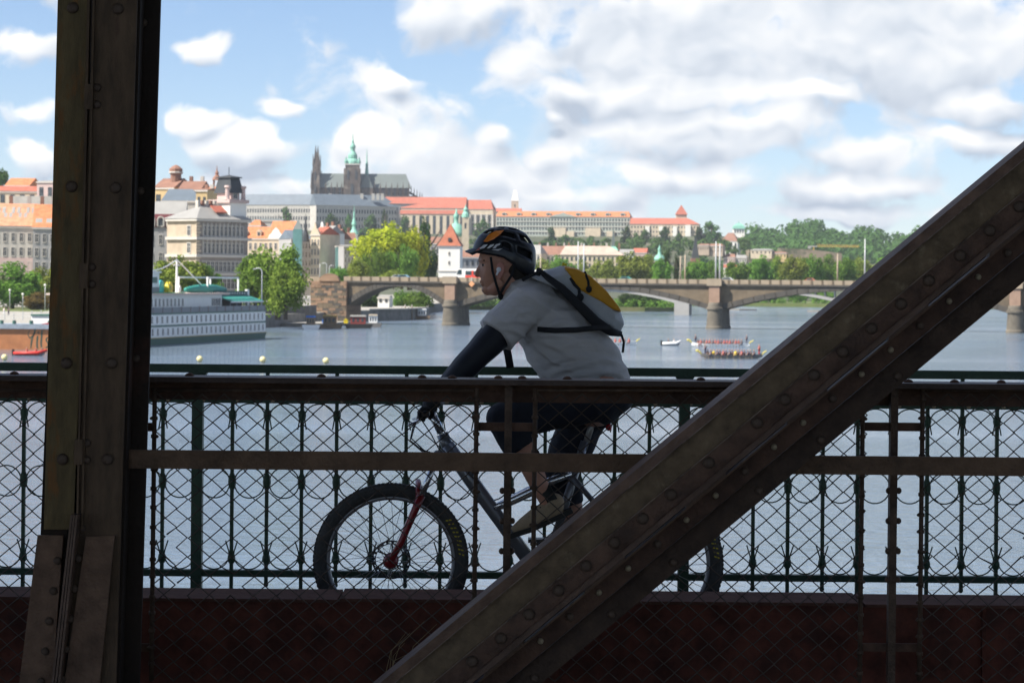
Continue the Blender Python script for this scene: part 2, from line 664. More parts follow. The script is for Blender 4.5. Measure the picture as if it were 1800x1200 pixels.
# ---- mesh fence: top rail, stanchions, framed chain-link panels
DF = 9.6
XL, XR = at(-500, 600, DF).x, at(2300, 600, DF).x
rail = thing('fence_top_rail', Vector((XL, 9.5, at(900, 709, DF).z)), 'dark brown riveted angle rail along the top of the mesh fence', 'steel rail')
zt, zm, zb = at(900, 667.5, 9.5).z, at(900, 677, 9.5).z, at(900, 707, 9.64).z
MB().box(XL, XR, 9.5, 9.72, zt - .02, zt).build('cap_flange', M_RAILTOP, rail, world=True)
MB().box(XL, XR, 9.635, 9.66, zb, zt - .02).build('web', M_FENCE, rail, world=True)
MB().box(XL, XR, 9.62, 9.635, zt - .045, zt - .02).build('angle', M_FENCE, rail, world=True)
for x in (333, 565, 742, 795, 876, 918, 997, 1232, 1597, 1678, 1760, 25):
    p = at(x, 667, 9.6)
    link('rivet', RIV_TOP, rail, Vector((p.x, 9.6, zt)) - rail.location, (math.radians(-90), 0, 0))

PANELS = [(-410, 170, 'at the left edge, seen beside the tall post'), (272, 838, 'between the tall post and the cyclist\'s knee'), (941, 1517, 'mostly behind the diagonal beam'), (1622, 2190, 'at the right edge')]
W2, H2 = .0405, .0357          # half diamond


def lean(x, y):
    """posts stand a little out of plumb"""
    return x - (y - 690) * .012


for pi, (xa, xb, where) in enumerate(PANELS):
    pa = thing('mesh_panel', at(lerp(xa, xb, .5), 1195, DF - .05), 'framed chain-link mesh panel ' + where, 'fence panel', 'chain-link panels of the fence')
    y0, y1 = 682, 1196
    for xr in (xa, xb):
        mb = MB()
        mb.tube([at(lean(xr, y0), y0, DF - .05), at(lean(xr, y1), y1, DF - .05)], .0088, 8)
        yy = y0 + 20
        while yy < y1:
            p = at(lean(xr, yy), yy, DF - .05)
            mb.tube([p + Vector((0, 0, -.006)), p + Vector((0, 0, .007))], .0125, 8)
            if random.random() < .5:
                mb.sphere(p + Vector((.012 * random.choice((-1, 1)), -.004, 0)), .006, 6, 4)
            yy += random.uniform(27, 36)
        mb.build('frame_rod', M_ROD, pa, world=True, smooth=True)
    mb = MB()
    mb.tube([at(xa, y0 + 4, DF - .05), at(xb, y0 + 4, DF - .05)], .006, 6)
    mb.build('frame_rod', M_ROD, pa, world=True, smooth=True)
    # zigzag wires
    p0 = at(lean(xa, y1), y1, DF - .052)
    wdt = at(xb, 900, DF).x - at(xa, 900, DF).x
    hgt = at(xa, y0 + 4, DF).z - p0.z
    ncol, nrow = int(wdt / W2), int(hgt / H2)
    cw = wdt / ncol
    mb = MB()
    lean_k = -.012
    for k in range(ncol):
        pts = []
        ph = random.uniform(-.002, .002)
        for j in range(nrow + 1):
            s = (k + ((j + k) % 2))
            z = j * H2
            bulge = .004 * math.sin(k * .7 + j * .45 + pi)
            pts.append(p0 + Vector((s * cw - lean_k * z + ph + random.uniform(-.0012, .0012), bulge + (.0016 if (j + k) % 2 else -.0016), z + .0015 * math.sin(k * 1.3 + pi) + random.uniform(-.001, .001))))
        gap = None
        if pi == 1 and k in (1, 2, 6, 7) or pi == 3 and k in (5, 8):
            gap = random.randint(9, 15)
        if gap:
            mb.tube(pts[:gap], .0033, 4, caps=False)
            q = pts[gap + 1:]
            q[0] = q[0] + Vector((.01, -.02, .012))
            mb.tube(q, .0033, 4, caps=False)
        else:
            mb.tube(pts, .0033, 4, caps=False)
    o = mb.build('wire_mesh', M_WIRE, pa, world=True, fix=False)
    o['kind'] = 'stuff'

BOSS = MB()
BOSS.sphere((0, 0, 0), (.011, .012, .0125), 8, 6)
BOSS = BOSS.mesh('stanchion_boss', M_ROD, True)
for (xc, xl, xr, lab) in ((894, 838, 941, 'slim riveted fence stanchion with cross bars in front of the cyclist\'s knee'), (1573, 1517, 1622, 'slim riveted fence stanchion with cross bars right of the diagonal beam'), (221, 165, 272, 'slim fence stanchion with cross bars half hidden by the tall post')):
    st = thing('fence_stanchion', at(lean(xc, 1195), 1195, DF), lab, 'fence post', 'stanchions of the mesh fence')
    mb = MB()
    y0, y1 = 674, 1200
    xo = lambda x, y: lean(x, y)
    slab(mb, [(xo(xc, y0) - 6.5, y0), (xo(xc, y0) + 6.5, y0), (xo(xc, y1) + 6.5, y1), (xo(xc, y1) - 6.5, y1)], DF - .04, .05)
    mb.build('shaft', M_ROD, st, world=True)
    for yb, hh in ((742, 15), (1130, 14)):
        mb = MB()
        slab(mb, [(xo(xl, yb), yb), (xo(xr, yb), yb + .9), (xo(xr, yb), yb + hh + .9), (xo(xl, yb), yb + hh)], DF - .028, .012)
        mb.build('cross_bar', M_FENCE, st, world=True)
    for yb in (862, 915, 968, 1018):
        for s in (-9, 9):
            link('boss', BOSS, st, at(xo(xc, yb) + s, yb, DF - .02) - st.location)

# ---- kerb girder behind the fence
gx0, gx1 = -6.5, 6.5
gz = at(900, 1056, 9.8).z
gird = thing('kerb_girder', Vector((0, 9.9, CAM_Z - 1.6)), 'dark red-brown plate girder along the foot of the fence', 'girder')
xs = [gx0, at(598, 1040, 9.9).x, at(1513, 1040, 9.9).x, gx1]
for i in range(3):
    mb = MB()
    dz = (.0, .004, .0)[i]
    mb.box(xs[i] + .004, xs[i + 1] - .004, 9.8, 10.13, gz - .012 + dz, gz + dz)
    mb.build('top_plate', M_FLANGE, gird, world=True)
MB().box(gx0, gx1, 9.84, 9.86, CAM_Z - 1.9, gz - .012).build('web', M_GIRD, gird, world=True)
for k in range(7):
    x = gx0 + 1.0 + k * 1.83
    MB().box(x - .006, x + .006, 9.805, 9.84, CAM_Z - 1.9, gz - .012).build('stiffener', M_GIRD, gird, world=True)

# ---- dry grass at the foot of the diagonal
gr = MB()
base = at(690, 1200, 8.95)
for k in range(9):
    x0 = random.uniform(660, 720)
    a = at(x0, 1204, 9.2 + random.uniform(-.1, .2))
    tipx = x0 + random.uniform(20, 110)
    tip = at(tipx, random.uniform(1080, 1165) if tipx < 800 else random.uniform(1040, 1090), 9.25 + random.uniform(-.1, .15))
    mid = (a + tip) / 2 + Vector((-.02, 0, .03))
    gr.tube([a, mid, tip], [.0014, .0011, .0005], 4)
tag(gr.build('dry_grass', M_STRAW), 'thin dry straw blades at the foot of the diagonal beam', 'dry grass', kind='stuff')

# ---- green ornamental railing on the far side of the footpath
DG = 12.3
gxw = lambda px: (px - 900) / F_PX * DG
gzw = lambda py: at(900, py, DG).z
rg = thing('footpath_railing', Vector((0, DG, CAM_Z - 1.555)), 'dark green iron railing with ring ornaments behind the cyclist', 'railing')
RX0, RX1 = gxw(-620), gxw(2420)
mb = MB()
mb.box(RX0, RX1, DG - .035, DG + .035, gzw(659), gzw(644.5))
mb.build('handrail', M_GREEN, rg, world=True)
MB().box(RX0, RX1, DG - .02, DG + .02, gzw(712), gzw(703)).build('top_rail', M_GREEN, rg, world=True)
MB().box(RX0, RX1, DG - .025, DG + .025, gzw(1008), gzw(1005)).build('bottom_rail_flange', M_GREEN, rg, world=True)
MB().box(RX0, RX1, DG - .012, DG + .012, gzw(1017), gzw(1008)).build('bottom_rail', M_GREEN, rg, world=True)


def arc_pts(cx, cz, rx, rz, a0, a1, n=14):
    return [Vector((cx + rx * math.cos(lerp(a0, a1, i / n)), 0, cz + rz * math.sin(lerp(a0, a1, i / n)))) for i in range(n + 1)]


gap = m_of(61, DG)
h_ = lambda n: m_of(n, DG)
mb = MB()
mb.tube([Vector((-h_(23), 0, -h_(45)))] + arc_pts(0, -h_(24), h_(26.5), h_(24), math.pi * 1.08, -math.pi * .08, 16) + [Vector((h_(23), 0, -h_(45)))], .0036, 6)
ARCH = mb.mesh('scroll_arch', M_GREEN, True)
mb = MB()
mb.tube(arc_pts(0, 0, h_(26.5), h_(27), 0, 2 * math.pi, 22)[:-1], .0036, 6, closed=True)
RING = mb.mesh('scroll_ring', M_GREEN, True)
mb = MB()
mb.tube([Vector((-h_(20), 0, h_(50)))] + arc_pts(0, h_(26), h_(26.5), h_(26), math.pi * .93, math.pi * 2.07, 16) + [Vector((h_(20), 0, h_(50)))], .0036, 6)
CUP = mb.mesh('scroll_cup', M_GREEN, True)
mb = MB().box(-.0085, .0085, -.011, .011, 0, gzw(712) - (CAM_Z - 1.555))
mb.sphere((0, 0, gzw(733) - (CAM_Z - 1.555)), (.02, .016, .03), 8, 6)
mb.sphere((0, 0, gzw(850) - (CAM_Z - 1.555)), (.02, .016, .045), 8, 6)
mb.sphere((0, 0, gzw(985) - (CAM_Z - 1.555)), (.02, .016, .03), 8, 6)
BAL_L = mb.mesh('baluster_long', M_GREEN)
zt_ = gzw(1030) - (CAM_Z - 1.555)
mb = MB().box(-.0085, .0085, -.011, .011, zt_, gzw(712) - (CAM_Z - 1.555))
mb.sphere((0, 0, zt_), (.012, .012, .014), 8, 6)
mb.sphere((0, 0, gzw(733) - (CAM_Z - 1.555)), (.02, .016, .03), 8, 6)
mb.sphere((0, 0, gzw(850) - (CAM_Z - 1.555)), (.02, .016, .045), 8, 6)
mb.sphere((0, 0, gzw(985) - (CAM_Z - 1.555)), (.02, .016, .03), 8, 6)
BAL_S = mb.mesh('baluster_short', M_GREEN)
mb = MB().box(-.026, .026, -.03, .03, 0, gzw(652) - (CAM_Z - 1.555))
mb.frustum(0, 0, gzw(668) - (CAM_Z - 1.555), gzw(659.5) - (CAM_Z - 1.555), .03, .034, .045, .035)
POST = mb.mesh('railing_post', M_GREEN)
STUB = MB().box(-.009, .009, -.009, .009, gzw(704) - (CAM_Z - 1.555), gzw(658) - (CAM_Z - 1.555)).mesh('rail_stub', M_GREEN)
k = 0
for i in range(-15, 40):
    px = 350 + i * 61.07
    if px < -600 or px > 2400:
        continue
    x = gxw(px)
    if i % 14 == 0:
        link('post', POST, rg, (x, 0, 0))
    else:
        link('baluster', BAL_L if i % 2 else BAL_S, rg, (x, 0, 0))
        if i % 2 == 0:
            link('stub', STUB, rg, (x, 0, 0))
    xm = x + gap / 2
    link('scroll_arch', ARCH, rg, (xm, 0, gzw(713) - (CAM_Z - 1.555)))
    link('scroll_ring', RING, rg, (xm, 0, gzw(852) - (CAM_Z - 1.555)))
    link('scroll_cup', CUP, rg, (xm, 0, gzw(1004) - (CAM_Z - 1.555)))
for i in range(-11, 26):
    px = 360 + i * 61.07
    link('rivet', RIV_BARE, rg, Vector((gxw(px), -.02, gzw(707) - (CAM_Z - 1.555))))
# ================================================================== river
def water_mat():
    m = bpy.data.materials.new('river_water')
    m.use_nodes = True
    t = m.node_tree
    b = t.nodes['Principled BSDF']
    b.inputs['Base Color'].default_value = (.125, .17, .22, 1)
    b.inputs['Roughness'].default_value = .1
    b.inputs['IOR'].default_value = 1.33
    g = nd(t, 'ShaderNodeNewGeometry')
    p = g.outputs['Position']
    n1 = nd(t, 'ShaderNodeTexNoise')
    n1.inputs['Scale'].default_value = .95
    n1.inputs['Detail'].default_value = 4
    n1.inputs['Roughness'].default_value = .6
    t.links.new(vmt(t, 'MULTIPLY', p, (.75, 1.0, 1)).outputs[0], n1.inputs['Vector'])
    n2 = nd(t, 'ShaderNodeTexNoise')
    n2.inputs['Scale'].default_value = .022
    n2.inputs['Detail'].default_value = 4
    t.links.new(vmt(t, 'MULTIPLY', p, (.10, 1.0, 1)).outputs[0], n2.inputs['Vector'])
    k = nd(t, 'ShaderNodeMapRange', interpolation_type='SMOOTHSTEP')
    k.inputs['From Min'].default_value = .38
    k.inputs['From Max'].default_value = .62
    k.inputs['To Min'].default_value = .15
    k.inputs['To Max'].default_value = 1.15
    t.links.new(n2.outputs['Fac'], k.inputs['Value'])
    bp = nd(t, 'ShaderNodeBump')
    bp.inputs['Distance'].default_value = .75
    t.links.new(k.outputs['Result'], bp.inputs['Strength'])
    t.links.new(n1.outputs['Fac'], bp.inputs['Height'])
    t.links.new(bp.outputs['Normal'], b.inputs['Normal'])
    return m


M_WATER = water_mat()
mb = MB()
mb.add([(-3000, -200, 0), (3000, -200, 0), (3000, 3000, 0), (-3000, 3000, 0)], [(0, 1, 2, 3)])
tag(mb.build('river', M_WATER), kind='structure')
# ================================================================== banks, hill
M_QUAY = mat('quay_stone', (.2, .19, .17), .85, 0, .3, .5, .5, 4)
M_PAVE = mat('quay_paving', (.34, .32, .28), .9, 0, .15, .3)
M_GRASS = mat('bank_grass', (.1, .13, .035), .95, 0, .3, .15, col2=(.16, .15, .07), c2pos=(.5, .7))
M_HILL = mat('hill_ground', (.075, .085, .045), .95, 0, .35, .02, col2=(.2, .17, .12), c2pos=(.55, .7), c2scale=.03)


def bank(name, pts, z0, z1, top, side):
    mb = MB()
    n = len(pts)
    mb.m = 0
    mb.add([(x, y, z1) for x, y in pts], [tuple(range(n))])
    mb.m = 1
    for i in range(n):
        a, b = pts[i], pts[(i + 1) % n]
        mb.add([(a[0], a[1], z0), (b[0], b[1], z0), (b[0], b[1], z1), (a[0], a[1], z1)], [(0, 1, 2, 3)])
    return tag(mb.build(name, [top, side]), kind='structure')


LB = [(-900, 250), (-96, 250), (-84, 400), (-76, 440), (-72, 500), (-64, 560), (-55, 605), (-48, 640), (-47, 664), (-40, 700), (-31, 720), (-25, 770), (-29, 900), (-25, 1000), (-25, 1500), (-900, 1500)]
bank('river_bank', LB, -2, 3.0, M_PAVE, M_QUAY)
bank('far_bank', [(-24.9, 1010), (20, 1005), (52, 1000), (70, 1012), (78, 1200), (86, 1290), (120, 1280), (170, 1250), (300, 1240), (900, 1200), (900, 1560), (-24.9, 1560)], -2, 1.6, M_GRASS, M_GRASS)
# lower landing stage and lawns
bank('quay_landing', [(-54.5, 606), (-47.5, 640), (-40, 640), (-44, 606)], -2, .9, M_PAVE, M_QUAY)
bank('quay_lawn', [(-140, 620), (-83, 600), (-78, 680), (-140, 700)], 3.01, 3.06, M_GRASS, M_GRASS)
bank('sand_bar', [(92, 1085), (96, 1080), (103, 1082), (104, 1088), (97, 1092)], -1, .5, M_QUAY, M_QUAY)
bank('sand_bar', [(120, 1040), (124, 1036), (132, 1038), (133, 1046), (125, 1048)], -1, .7, M_QUAY, M_QUAY)
bank('sloping_bank', [(-39, 700.5), (-30, 720.5), (-24.5, 760), (-34, 765)], 3.02, 3.4, M_PAVE, M_PAVE)


def smooth(a, b, x):
    t = min(1, max(0, (x - a) / (b - a)))
    return t * t * (3 - 2 * t)


def hill_h(x, y):
    k = x / max(y, 1) * F_PX + CXP
    top = 60.0
    if k > 1230:
        top = 60 - 14 * smooth(1230, 1400, k)
    h = 2.0 + top * smooth(2050, 2720, y)
    h += 2.0 * math.sin(x * .013 + y * .004) * smooth(1700, 2000, y)
    return h - 25 * smooth(3300, 4200, y)


mb = MB()
NX, NY = 90, 60
for j in range(NY + 1):
    y = 1490 + (4300 - 1490) * j / NY
    for i in range(NX + 1):
        x = (-.34 + .70 * i / NX) * y
        mb.v.append(Vector((x, y, hill_h(x, y))))
for j in range(NY):
    for i in range(NX):
        a = j * (NX + 1) + i
        mb.f.append([a, a + 1, a + NX + 2, a + NX + 1])
        mb.mi.append(0)
tag(mb.build('castle_hill', M_HILL, smooth=True), kind='structure')
mb = MB()
mb.add([(-2950, 1480, 1.2), (2950, 1480, 1.2), (2950, 6000, 1.2), (-2950, 6000, 1.2)], [(0, 1, 2, 3)])
tag(mb.build('ground', M_HILL), kind='structure')

# ================================================================== trees
M_BARK = mat('tree_bark', (.09, .07, .05), .9, 0, .3, 3)
L_MID = leaf_mat('leaves_mid_green', (.07, .155, .02), (.19, .33, .045))
L_DARK = leaf_mat('leaves_dark_green', (.025, .06, .016), (.07, .12, .028), .2)
L_BRIGHT = leaf_mat('leaves_bright_green', (.10, .17, .02), (.25, .33, .04), .12)
L_YEL = leaf_mat('leaves_yellow_green', (.28, .37, .012), (.52, .57, .02), .06)
L_OLIVE = leaf_mat('leaves_olive', (.14, .20, .03), (.30, .37, .06), .15)
L_BLUE = leaf_mat('leaves_bluish_green', (.04, .10, .028), (.12, .22, .05), .2)
L_BROWN = leaf_mat('leaves_bronze_hedge', (.13, .09, .03), (.22, .16, .05), .1)


def crown_mesh(name, seed, n, lumps, leaf, shape='round'):
    rnd = random.Random(seed)
    cs = []
    for _ in range(lumps):
        while True:
            p = Vector((rnd.uniform(-1, 1), rnd.uniform(-1, 1), rnd.uniform(-1, 1)))
            if .15 < p.length < 1:
                break
        if shape == 'poplar':
            p.x *= .55 * (1 - abs(p.z) ** 2 * .6)
            p.y *= .55 * (1 - abs(p.z) ** 2 * .6)
            r = rnd.uniform(.22, .34)
        elif shape == 'willow':
            p *= .74
            p.z = p.z * .8 + .1
            r = rnd.uniform(.22, .36)
        else:
            p *= .72
            r = rnd.uniform(.22, .40)
        cs.append((p, r))
    vs, fs = [], []
    for k in range(n):
        c, r = rnd.choice(cs)
        d = Vector((rnd.gauss(0, 1), rnd.gauss(0, 1), rnd.gauss(0, 1) + .25)).normalized()
        rr = r * (rnd.random() ** .35)
        p = c + d * rr
        if shape == 'willow' and rnd.random() < .6:
            p.z -= rnd.random() ** 1.5 * .75
        nrm = (d + Vector((rnd.gauss(0, .6), rnd.gauss(0, .6), rnd.gauss(0, .6)))).normalized()
        u = nrm.orthogonal().normalized()
        u = Matrix.Rotation(rnd.uniform(0, 6.28), 3, nrm) @ u
        w = nrm.cross(u)
        s = leaf * rnd.uniform(.6, 1.35)
        b = len(vs)
        hw = s * (.45 if shape == 'willow' else .8)
        if shape == 'willow':
            u = (u * .4 + Vector((0, 0, -1))).normalized()
            w = nrm.cross(u).normalized()
        vs += [p - u * s, p + w * hw, p + u * s, p - w * hw]
        fs.append((b, b + 1, b + 2, b + 3))
    me = bpy.data.meshes.new(name)
    me.from_pydata([tuple(v) for v in vs], [], fs)
    return me


def crown_with(me, m):
    key = me.name + '_' + m.name
    if key in bpy.data.meshes:
        return bpy.data.meshes[key]
    c = me.copy()
    c.name = key
    c.materials.clear()
    c.materials.append(m)
    return c


CR = [crown_mesh('crown_a', 1, 6500, 46, .046), crown_mesh('crown_b', 2, 6500, 36, .046), crown_mesh('crown_c', 3, 6500, 54, .046)]
CR_FAR = [crown_mesh('crown_far_a', 4, 900, 16, .10), crown_mesh('crown_far_b', 5, 900, 20, .10)]
CR_POP = crown_mesh('crown_poplar', 6, 2200, 30, .055, 'poplar')
CR_WIL = crown_mesh('crown_willow', 7, 4200, 26, .060, 'willow')
tb = MB()
tb.tube([(0, 0, 0), (.01, 0, .35), (0, .01, .7), (.02, 0, 1.0)], [.05, .04, .028, .01], 8)
for (dx, dy, z0) in ((.32, .1, .42), (-.3, .12, .48), (.1, -.32, .5), (-.12, .3, .58), (.22, -.2, .62)):
    tb.tube([(0, 0, z0), (dx * .5, dy * .5, z0 + .16), (dx, dy, z0 + .4)], [.022, .014, .005], 6)
TRUNK = tb.mesh('tree_trunk', M_BARK, True)


def tree(px, ytop, w, ybase, D, m, label, group, kind=0, name='tree', seed=0):
    """crown of pixel width w from ytop; trunk down to ybase"""
    p = at(px, ybase, D)
    h = m_of(ybase - ytop, D)
    hw = m_of(w, D) / 2
    t = thing(name, p, label, 'tree' if name != 'shrub' else 'shrub', group)
    if kind == 'poplar':
        me = CR_POP
        ch = h * .5
        link('crown', crown_with(me, m), t, (0, 0, h * .52), (0, 0, seed * 1.7), (hw * 1.2, hw * 1.2, ch))
    elif kind == 'willow':
        link('crown', crown_with(CR_WIL, m), t, (0, 0, h * .58), (0, 0, seed * 1.7), (hw, hw, h * .46))
    else:
        me = (CR if D < 1400 else CR_FAR)[(kind + seed) % (3 if D < 1400 else 2)]
        f = 0.0 if name == 'shrub' else .06
        ch = h * (1 - f) / 2
        link('crown', crown_with(me, m), t, (0, 0, h - ch), (0, 0, seed * 1.7), (hw * 1.05, hw * 1.05, ch * 1.05))
    link('trunk', TRUNK, t, None, (0, 0, seed), (h * .8, h * .8, h * .8))
    return t


G1 = 'trees along the left quay'
tree(22, 460, 120, 548, 660, L_MID, 'round green tree in front of the left row of houses, at the left edge', G1, 0, seed=1)
tree(80, 466, 80, 546, 675, L_OLIVE, 'paler green tree just left of the tall steel post', G1, 1, seed=2)
tree(66, 513, 62, 548, 640, L_BROWN, 'bronze hedge shrub under the quay trees at the left', 'shrubs on the quay', 1, 'shrub', 3)
tree(312, 446, 122, 540, 575, L_BRIGHT, 'bright green tree behind the ship, right of the steel post', G1, 1, seed=4)
tree(364, 466, 66, 540, 578, L_MID, 'small green tree behind the mast of the ship', G1, 2, seed=5)
tree(448, 438, 88, 556, 600, L_MID, 'darker green tree beside the corner house, left of the leafy pair', G1, 0, seed=6)
tree(488, 424, 118, 562, 585, L_BRIGHT, 'tall bright green tree left of the stone bridge end', G1, 2, seed=7)
tree(502, 462, 84, 562, 575, L_BRIGHT, 'lower bright green tree at the quay wall by the bridge end', G1, 0, seed=8)
G2 = 'trees on the bank behind the stone bridge'
tree(672, 386, 126, 506, 900, L_YEL, 'big yellow-green tree behind the bridge, larger left crown', G2, 2, seed=3)
tree(720, 394, 76, 510, 905, L_YEL, 'smaller yellow-green crown beside the poplar', G2, 2, seed=3)
tree(662, 430, 62, 508, 860, L_MID, 'weeping green willow below the yellow-green tree, left one', G2, 'willow', seed=2)
tree(706, 428, 66, 508, 862, L_MID, 'weeping green willow below the yellow-green tree, right one', G2, 'willow', seed=5)
tree(745, 376, 30, 508, 930, L_DARK, 'tall dark poplar left of the white tower', G2, 'poplar', seed=1)
tree(757, 432, 34, 508, 915, L_DARK, 'dark green tree at the foot of the white tower', G2, 0, seed=9)
tree(628, 452, 50, 508, 790, L_OLIVE, 'olive round tree above the bridge end', G2, 2, seed=10)
tree(592, 466, 44, 508, 800, L_MID, 'low green tree by the street lamp above the bridge end', G2, 0, seed=11)
tree(692, 474, 60, 508, 780, L_OLIVE, 'low olive shrub behind the bridge parapet near the blue car', 'shrubs behind the bridge', 1, 'shrub', 12)
tree(652, 505, 62, 552, 790, L_DARK, 'dark green tree seen under the left bridge arch', G2, 0, seed=13)
tree(735, 508, 60, 556, 800, L_MID, 'green tree under the left arch beside the first pier', G2, 1, seed=14)
tree(705, 508, 40, 550, 830, L_MID, 'green tree under the middle of the left arch', G2, 2, seed=15)
G3 = 'riverside trees beyond the bridge at centre and right'
riv = [(945, 452, 60, L_OLIVE, 'beside the back of the helmet'), (985, 446, 62, L_MID, 'above the backpack top'), (1022, 456, 56, L_OLIVE, 'between the two thin masts and the backpack'),
       (1062, 452, 58, L_OLIVE, 'below the small green church spire'), (1108, 440, 78, L_OLIVE, 'broad olive one right of the green spire'), (1140, 446, 52, L_OLIVE, 'in front of the green dome'),
       (1162, 452, 46, L_MID, 'left of the twin poplars'), (1222, 452, 54, L_MID, 'between the twin poplars and the lamp masts'), (1250, 458, 44, L_MID, 'just left of the paired lamp masts'),
       (1296, 456, 58, L_MID, 'right of the paired lamp masts'), (1336, 446, 58, L_MID, 'above the second arch of the bridge, first'), (1366, 450, 48, L_BRIGHT, 'above the second arch, second'),
       (1396, 446, 60, L_OLIVE, 'round olive crown above the second arch'), (1428, 444, 52, L_MID, 'below the crane arm'), (1456, 446, 48, L_MID, 'left of the wooden mast'),
       (1486, 450, 54, L_MID, 'between the two right-hand masts'), (1516, 448, 54, L_OLIVE, 'by the rightmost mast'), (1552, 452, 60, L_MID, 'half hidden by the diagonal beam'), (1600, 450, 64, L_MID, 'behind the diagonal beam')]
for i, (px, yt, w, m, wh) in enumerate(riv):
    tree(px, yt, w, 512, 1060 + (i % 3) * 40, m, 'riverside tree ' + wh, G3, i % 3, seed=i)
tree(1173, 434, 17, 510, 1090, L_DARK, 'left and taller of the twin dark poplars', G3, 'poplar', seed=3)
tree(1189, 444, 14, 510, 1095, L_DARK, 'right and lower of the twin dark poplars', G3, 'poplar', seed=5)
for i, (px, yt, w, yb, D, lab) in enumerate([(1108, 512, 60, 546, 1015, 'dark tree under the big arch, left of the concrete pier'), (1145, 514, 56, 546, 1020, 'dark tree under the big arch near its crown'),
                                         (1355, 508, 60, 534, 1300, 'tree on the island under the right arch, left one'), (1400, 506, 60, 534, 1310, 'tree on the island under the right arch, middle one'), (1446, 510, 56, 534, 1300, 'tree on the island under the right arch, right one')]):
    tree(px, yt, w, yb, D, L_DARK if i < 2 else L_MID, lab, 'trees seen under the bridge arches', i % 3, seed=i)
G4 = 'trees on the castle slope'
cas = [(455, 392, 22, 424, 'between the long palace wing and the orange roofs, small'), (478, 386, 26, 424, 'left of the dark crown under the palace wing'), (502, 362, 32, 424, 'dark crown in front of the bright palace wing'),
       (588, 374, 40, 424, 'dark broad crown below the shaded palace wing'), (612, 374, 20, 424, 'narrow dark one below the shaded palace wing'), (646, 376, 40, 424, 'pale crown above the yellow-green tree'),
       (676, 366, 16, 420, 'slim cypress below the red roofs'), (716, 378, 34, 424, 'beside the tall poplar under the old palace'), (845, 384, 36, 424, 'behind the visor of the helmet'),
       (966, 398, 30, 436, 'in front of the long grey-green palace'), (1000, 412, 46, 436, 'low one at the foot of the long palace'), (1040, 414, 30, 436, 'at the foot of the white buttress'),
       (1098, 396, 24, 436, 'beside the green church spire'), (1118, 408, 24, 436, 'yellowish one below the cream palace', ), (1138, 402, 28, 436, 'dark one below the cream palace'),
       (1168, 398, 34, 436, 'broad dark one below the cream palace'), (1190, 408, 24, 436, 'at the foot of the white corner tower'), (1250, 388, 44, 428, 'big dark crown right of the cream palace'), (1232, 398, 26, 428, 'dark crown touching the cream palace'),
       (4, 294, 26, 330, 'above the roofs at the far left edge')]
for i, (px, yt, w, yb, lab) in enumerate(cas):
    tree(px, yt, w, yb + 6, 2560 if px > 20 else 1200, L_BLUE if i % 3 else L_DARK, 'hillside tree ' + lab, G4, i % 2, seed=i)

# far wood on the ridge: one mass
rnd = random.Random(11)
mb = MB()
for k in range(620):
    px = rnd.uniform(1228, 2060)
    dep = rnd.uniform(2350, 2950)
    ytop_line = 400 + 8 * math.sin(px * .021) + 5 * math.sin(px * .06 + 1) + (12 if px < 1310 else 0) + (6 if 1440 < px < 1500 else 0)
    f = rnd.random()
    yc = ytop_line + 6 + f * 46
    D = 2900 - f * 620
    c = at(px, yc, D)
    r = m_of(rnd.uniform(9, 16), D)
    for q in range(70):
        d = Vector((rnd.gauss(0, 1), rnd.gauss(0, 1), rnd.gauss(0, 1) + .2)).normalized()
        p = c + Vector((d.x * r, d.y * r, d.z * r * .95)) * rnd.uniform(.75, 1.05)
        n_ = (d + Vector((rnd.gauss(0, .5), rnd.gauss(0, .5), rnd.gauss(0, .5)))).normalized()
        u = n_.orthogonal().normalized()
        w = n_.cross(u)
        s = rnd.uniform(1.0, 2.2)
        b = len(mb.v)
        mb.v += [p - u * s, p + w * s, p + u * s, p - w * s]
        mb.f.append([b, b + 1, b + 2, b + 3])
        mb.mi.append(0)
tag(mb.build('hillside_wood', L_BLUE, fix=False), 'dark green wood along the ridge at right', 'wood', kind='stuff')
# bushes lining the far bank under the bridge arches
mb = MB()
for k in range(230):
    f = rnd.random()
    if k % 3:
        x, y = lerp(-20, 66, f), 1004 + rnd.uniform(0, 22)
        r = rnd.uniform(1.2, 2.6)
    else:
        x, y = lerp(84, 175, f), 1285 + rnd.uniform(0, 14)
        r = rnd.uniform(.8, 2.0)
    c = Vector((x, y, 1.5 + r * .5))
    for q in range(60):
        d = Vector((rnd.gauss(0, 1), rnd.gauss(0, 1), rnd.gauss(0, 1) + .2)).normalized()
        p = c + d * r * rnd.uniform(.7, 1.05)
        n_ = (d + Vector((rnd.gauss(0, .5), rnd.gauss(0, .5), rnd.gauss(0, .5)))).normalized()
        u = n_.orthogonal().normalized()
        w = n_.cross(u)
        s = rnd.uniform(.2, .4)
        b = len(mb.v)
        mb.v += [p - u * s, p + w * s, p + u * s, p - w * s]
        mb.f.append([b, b + 1, b + 2, b + 3])
        mb.mi.append(0)
tag(mb.build('bank_bushes', L_MID, fix=False), 'green bushes lining the far bank seen under the arches', 'bushes', kind='stuff')
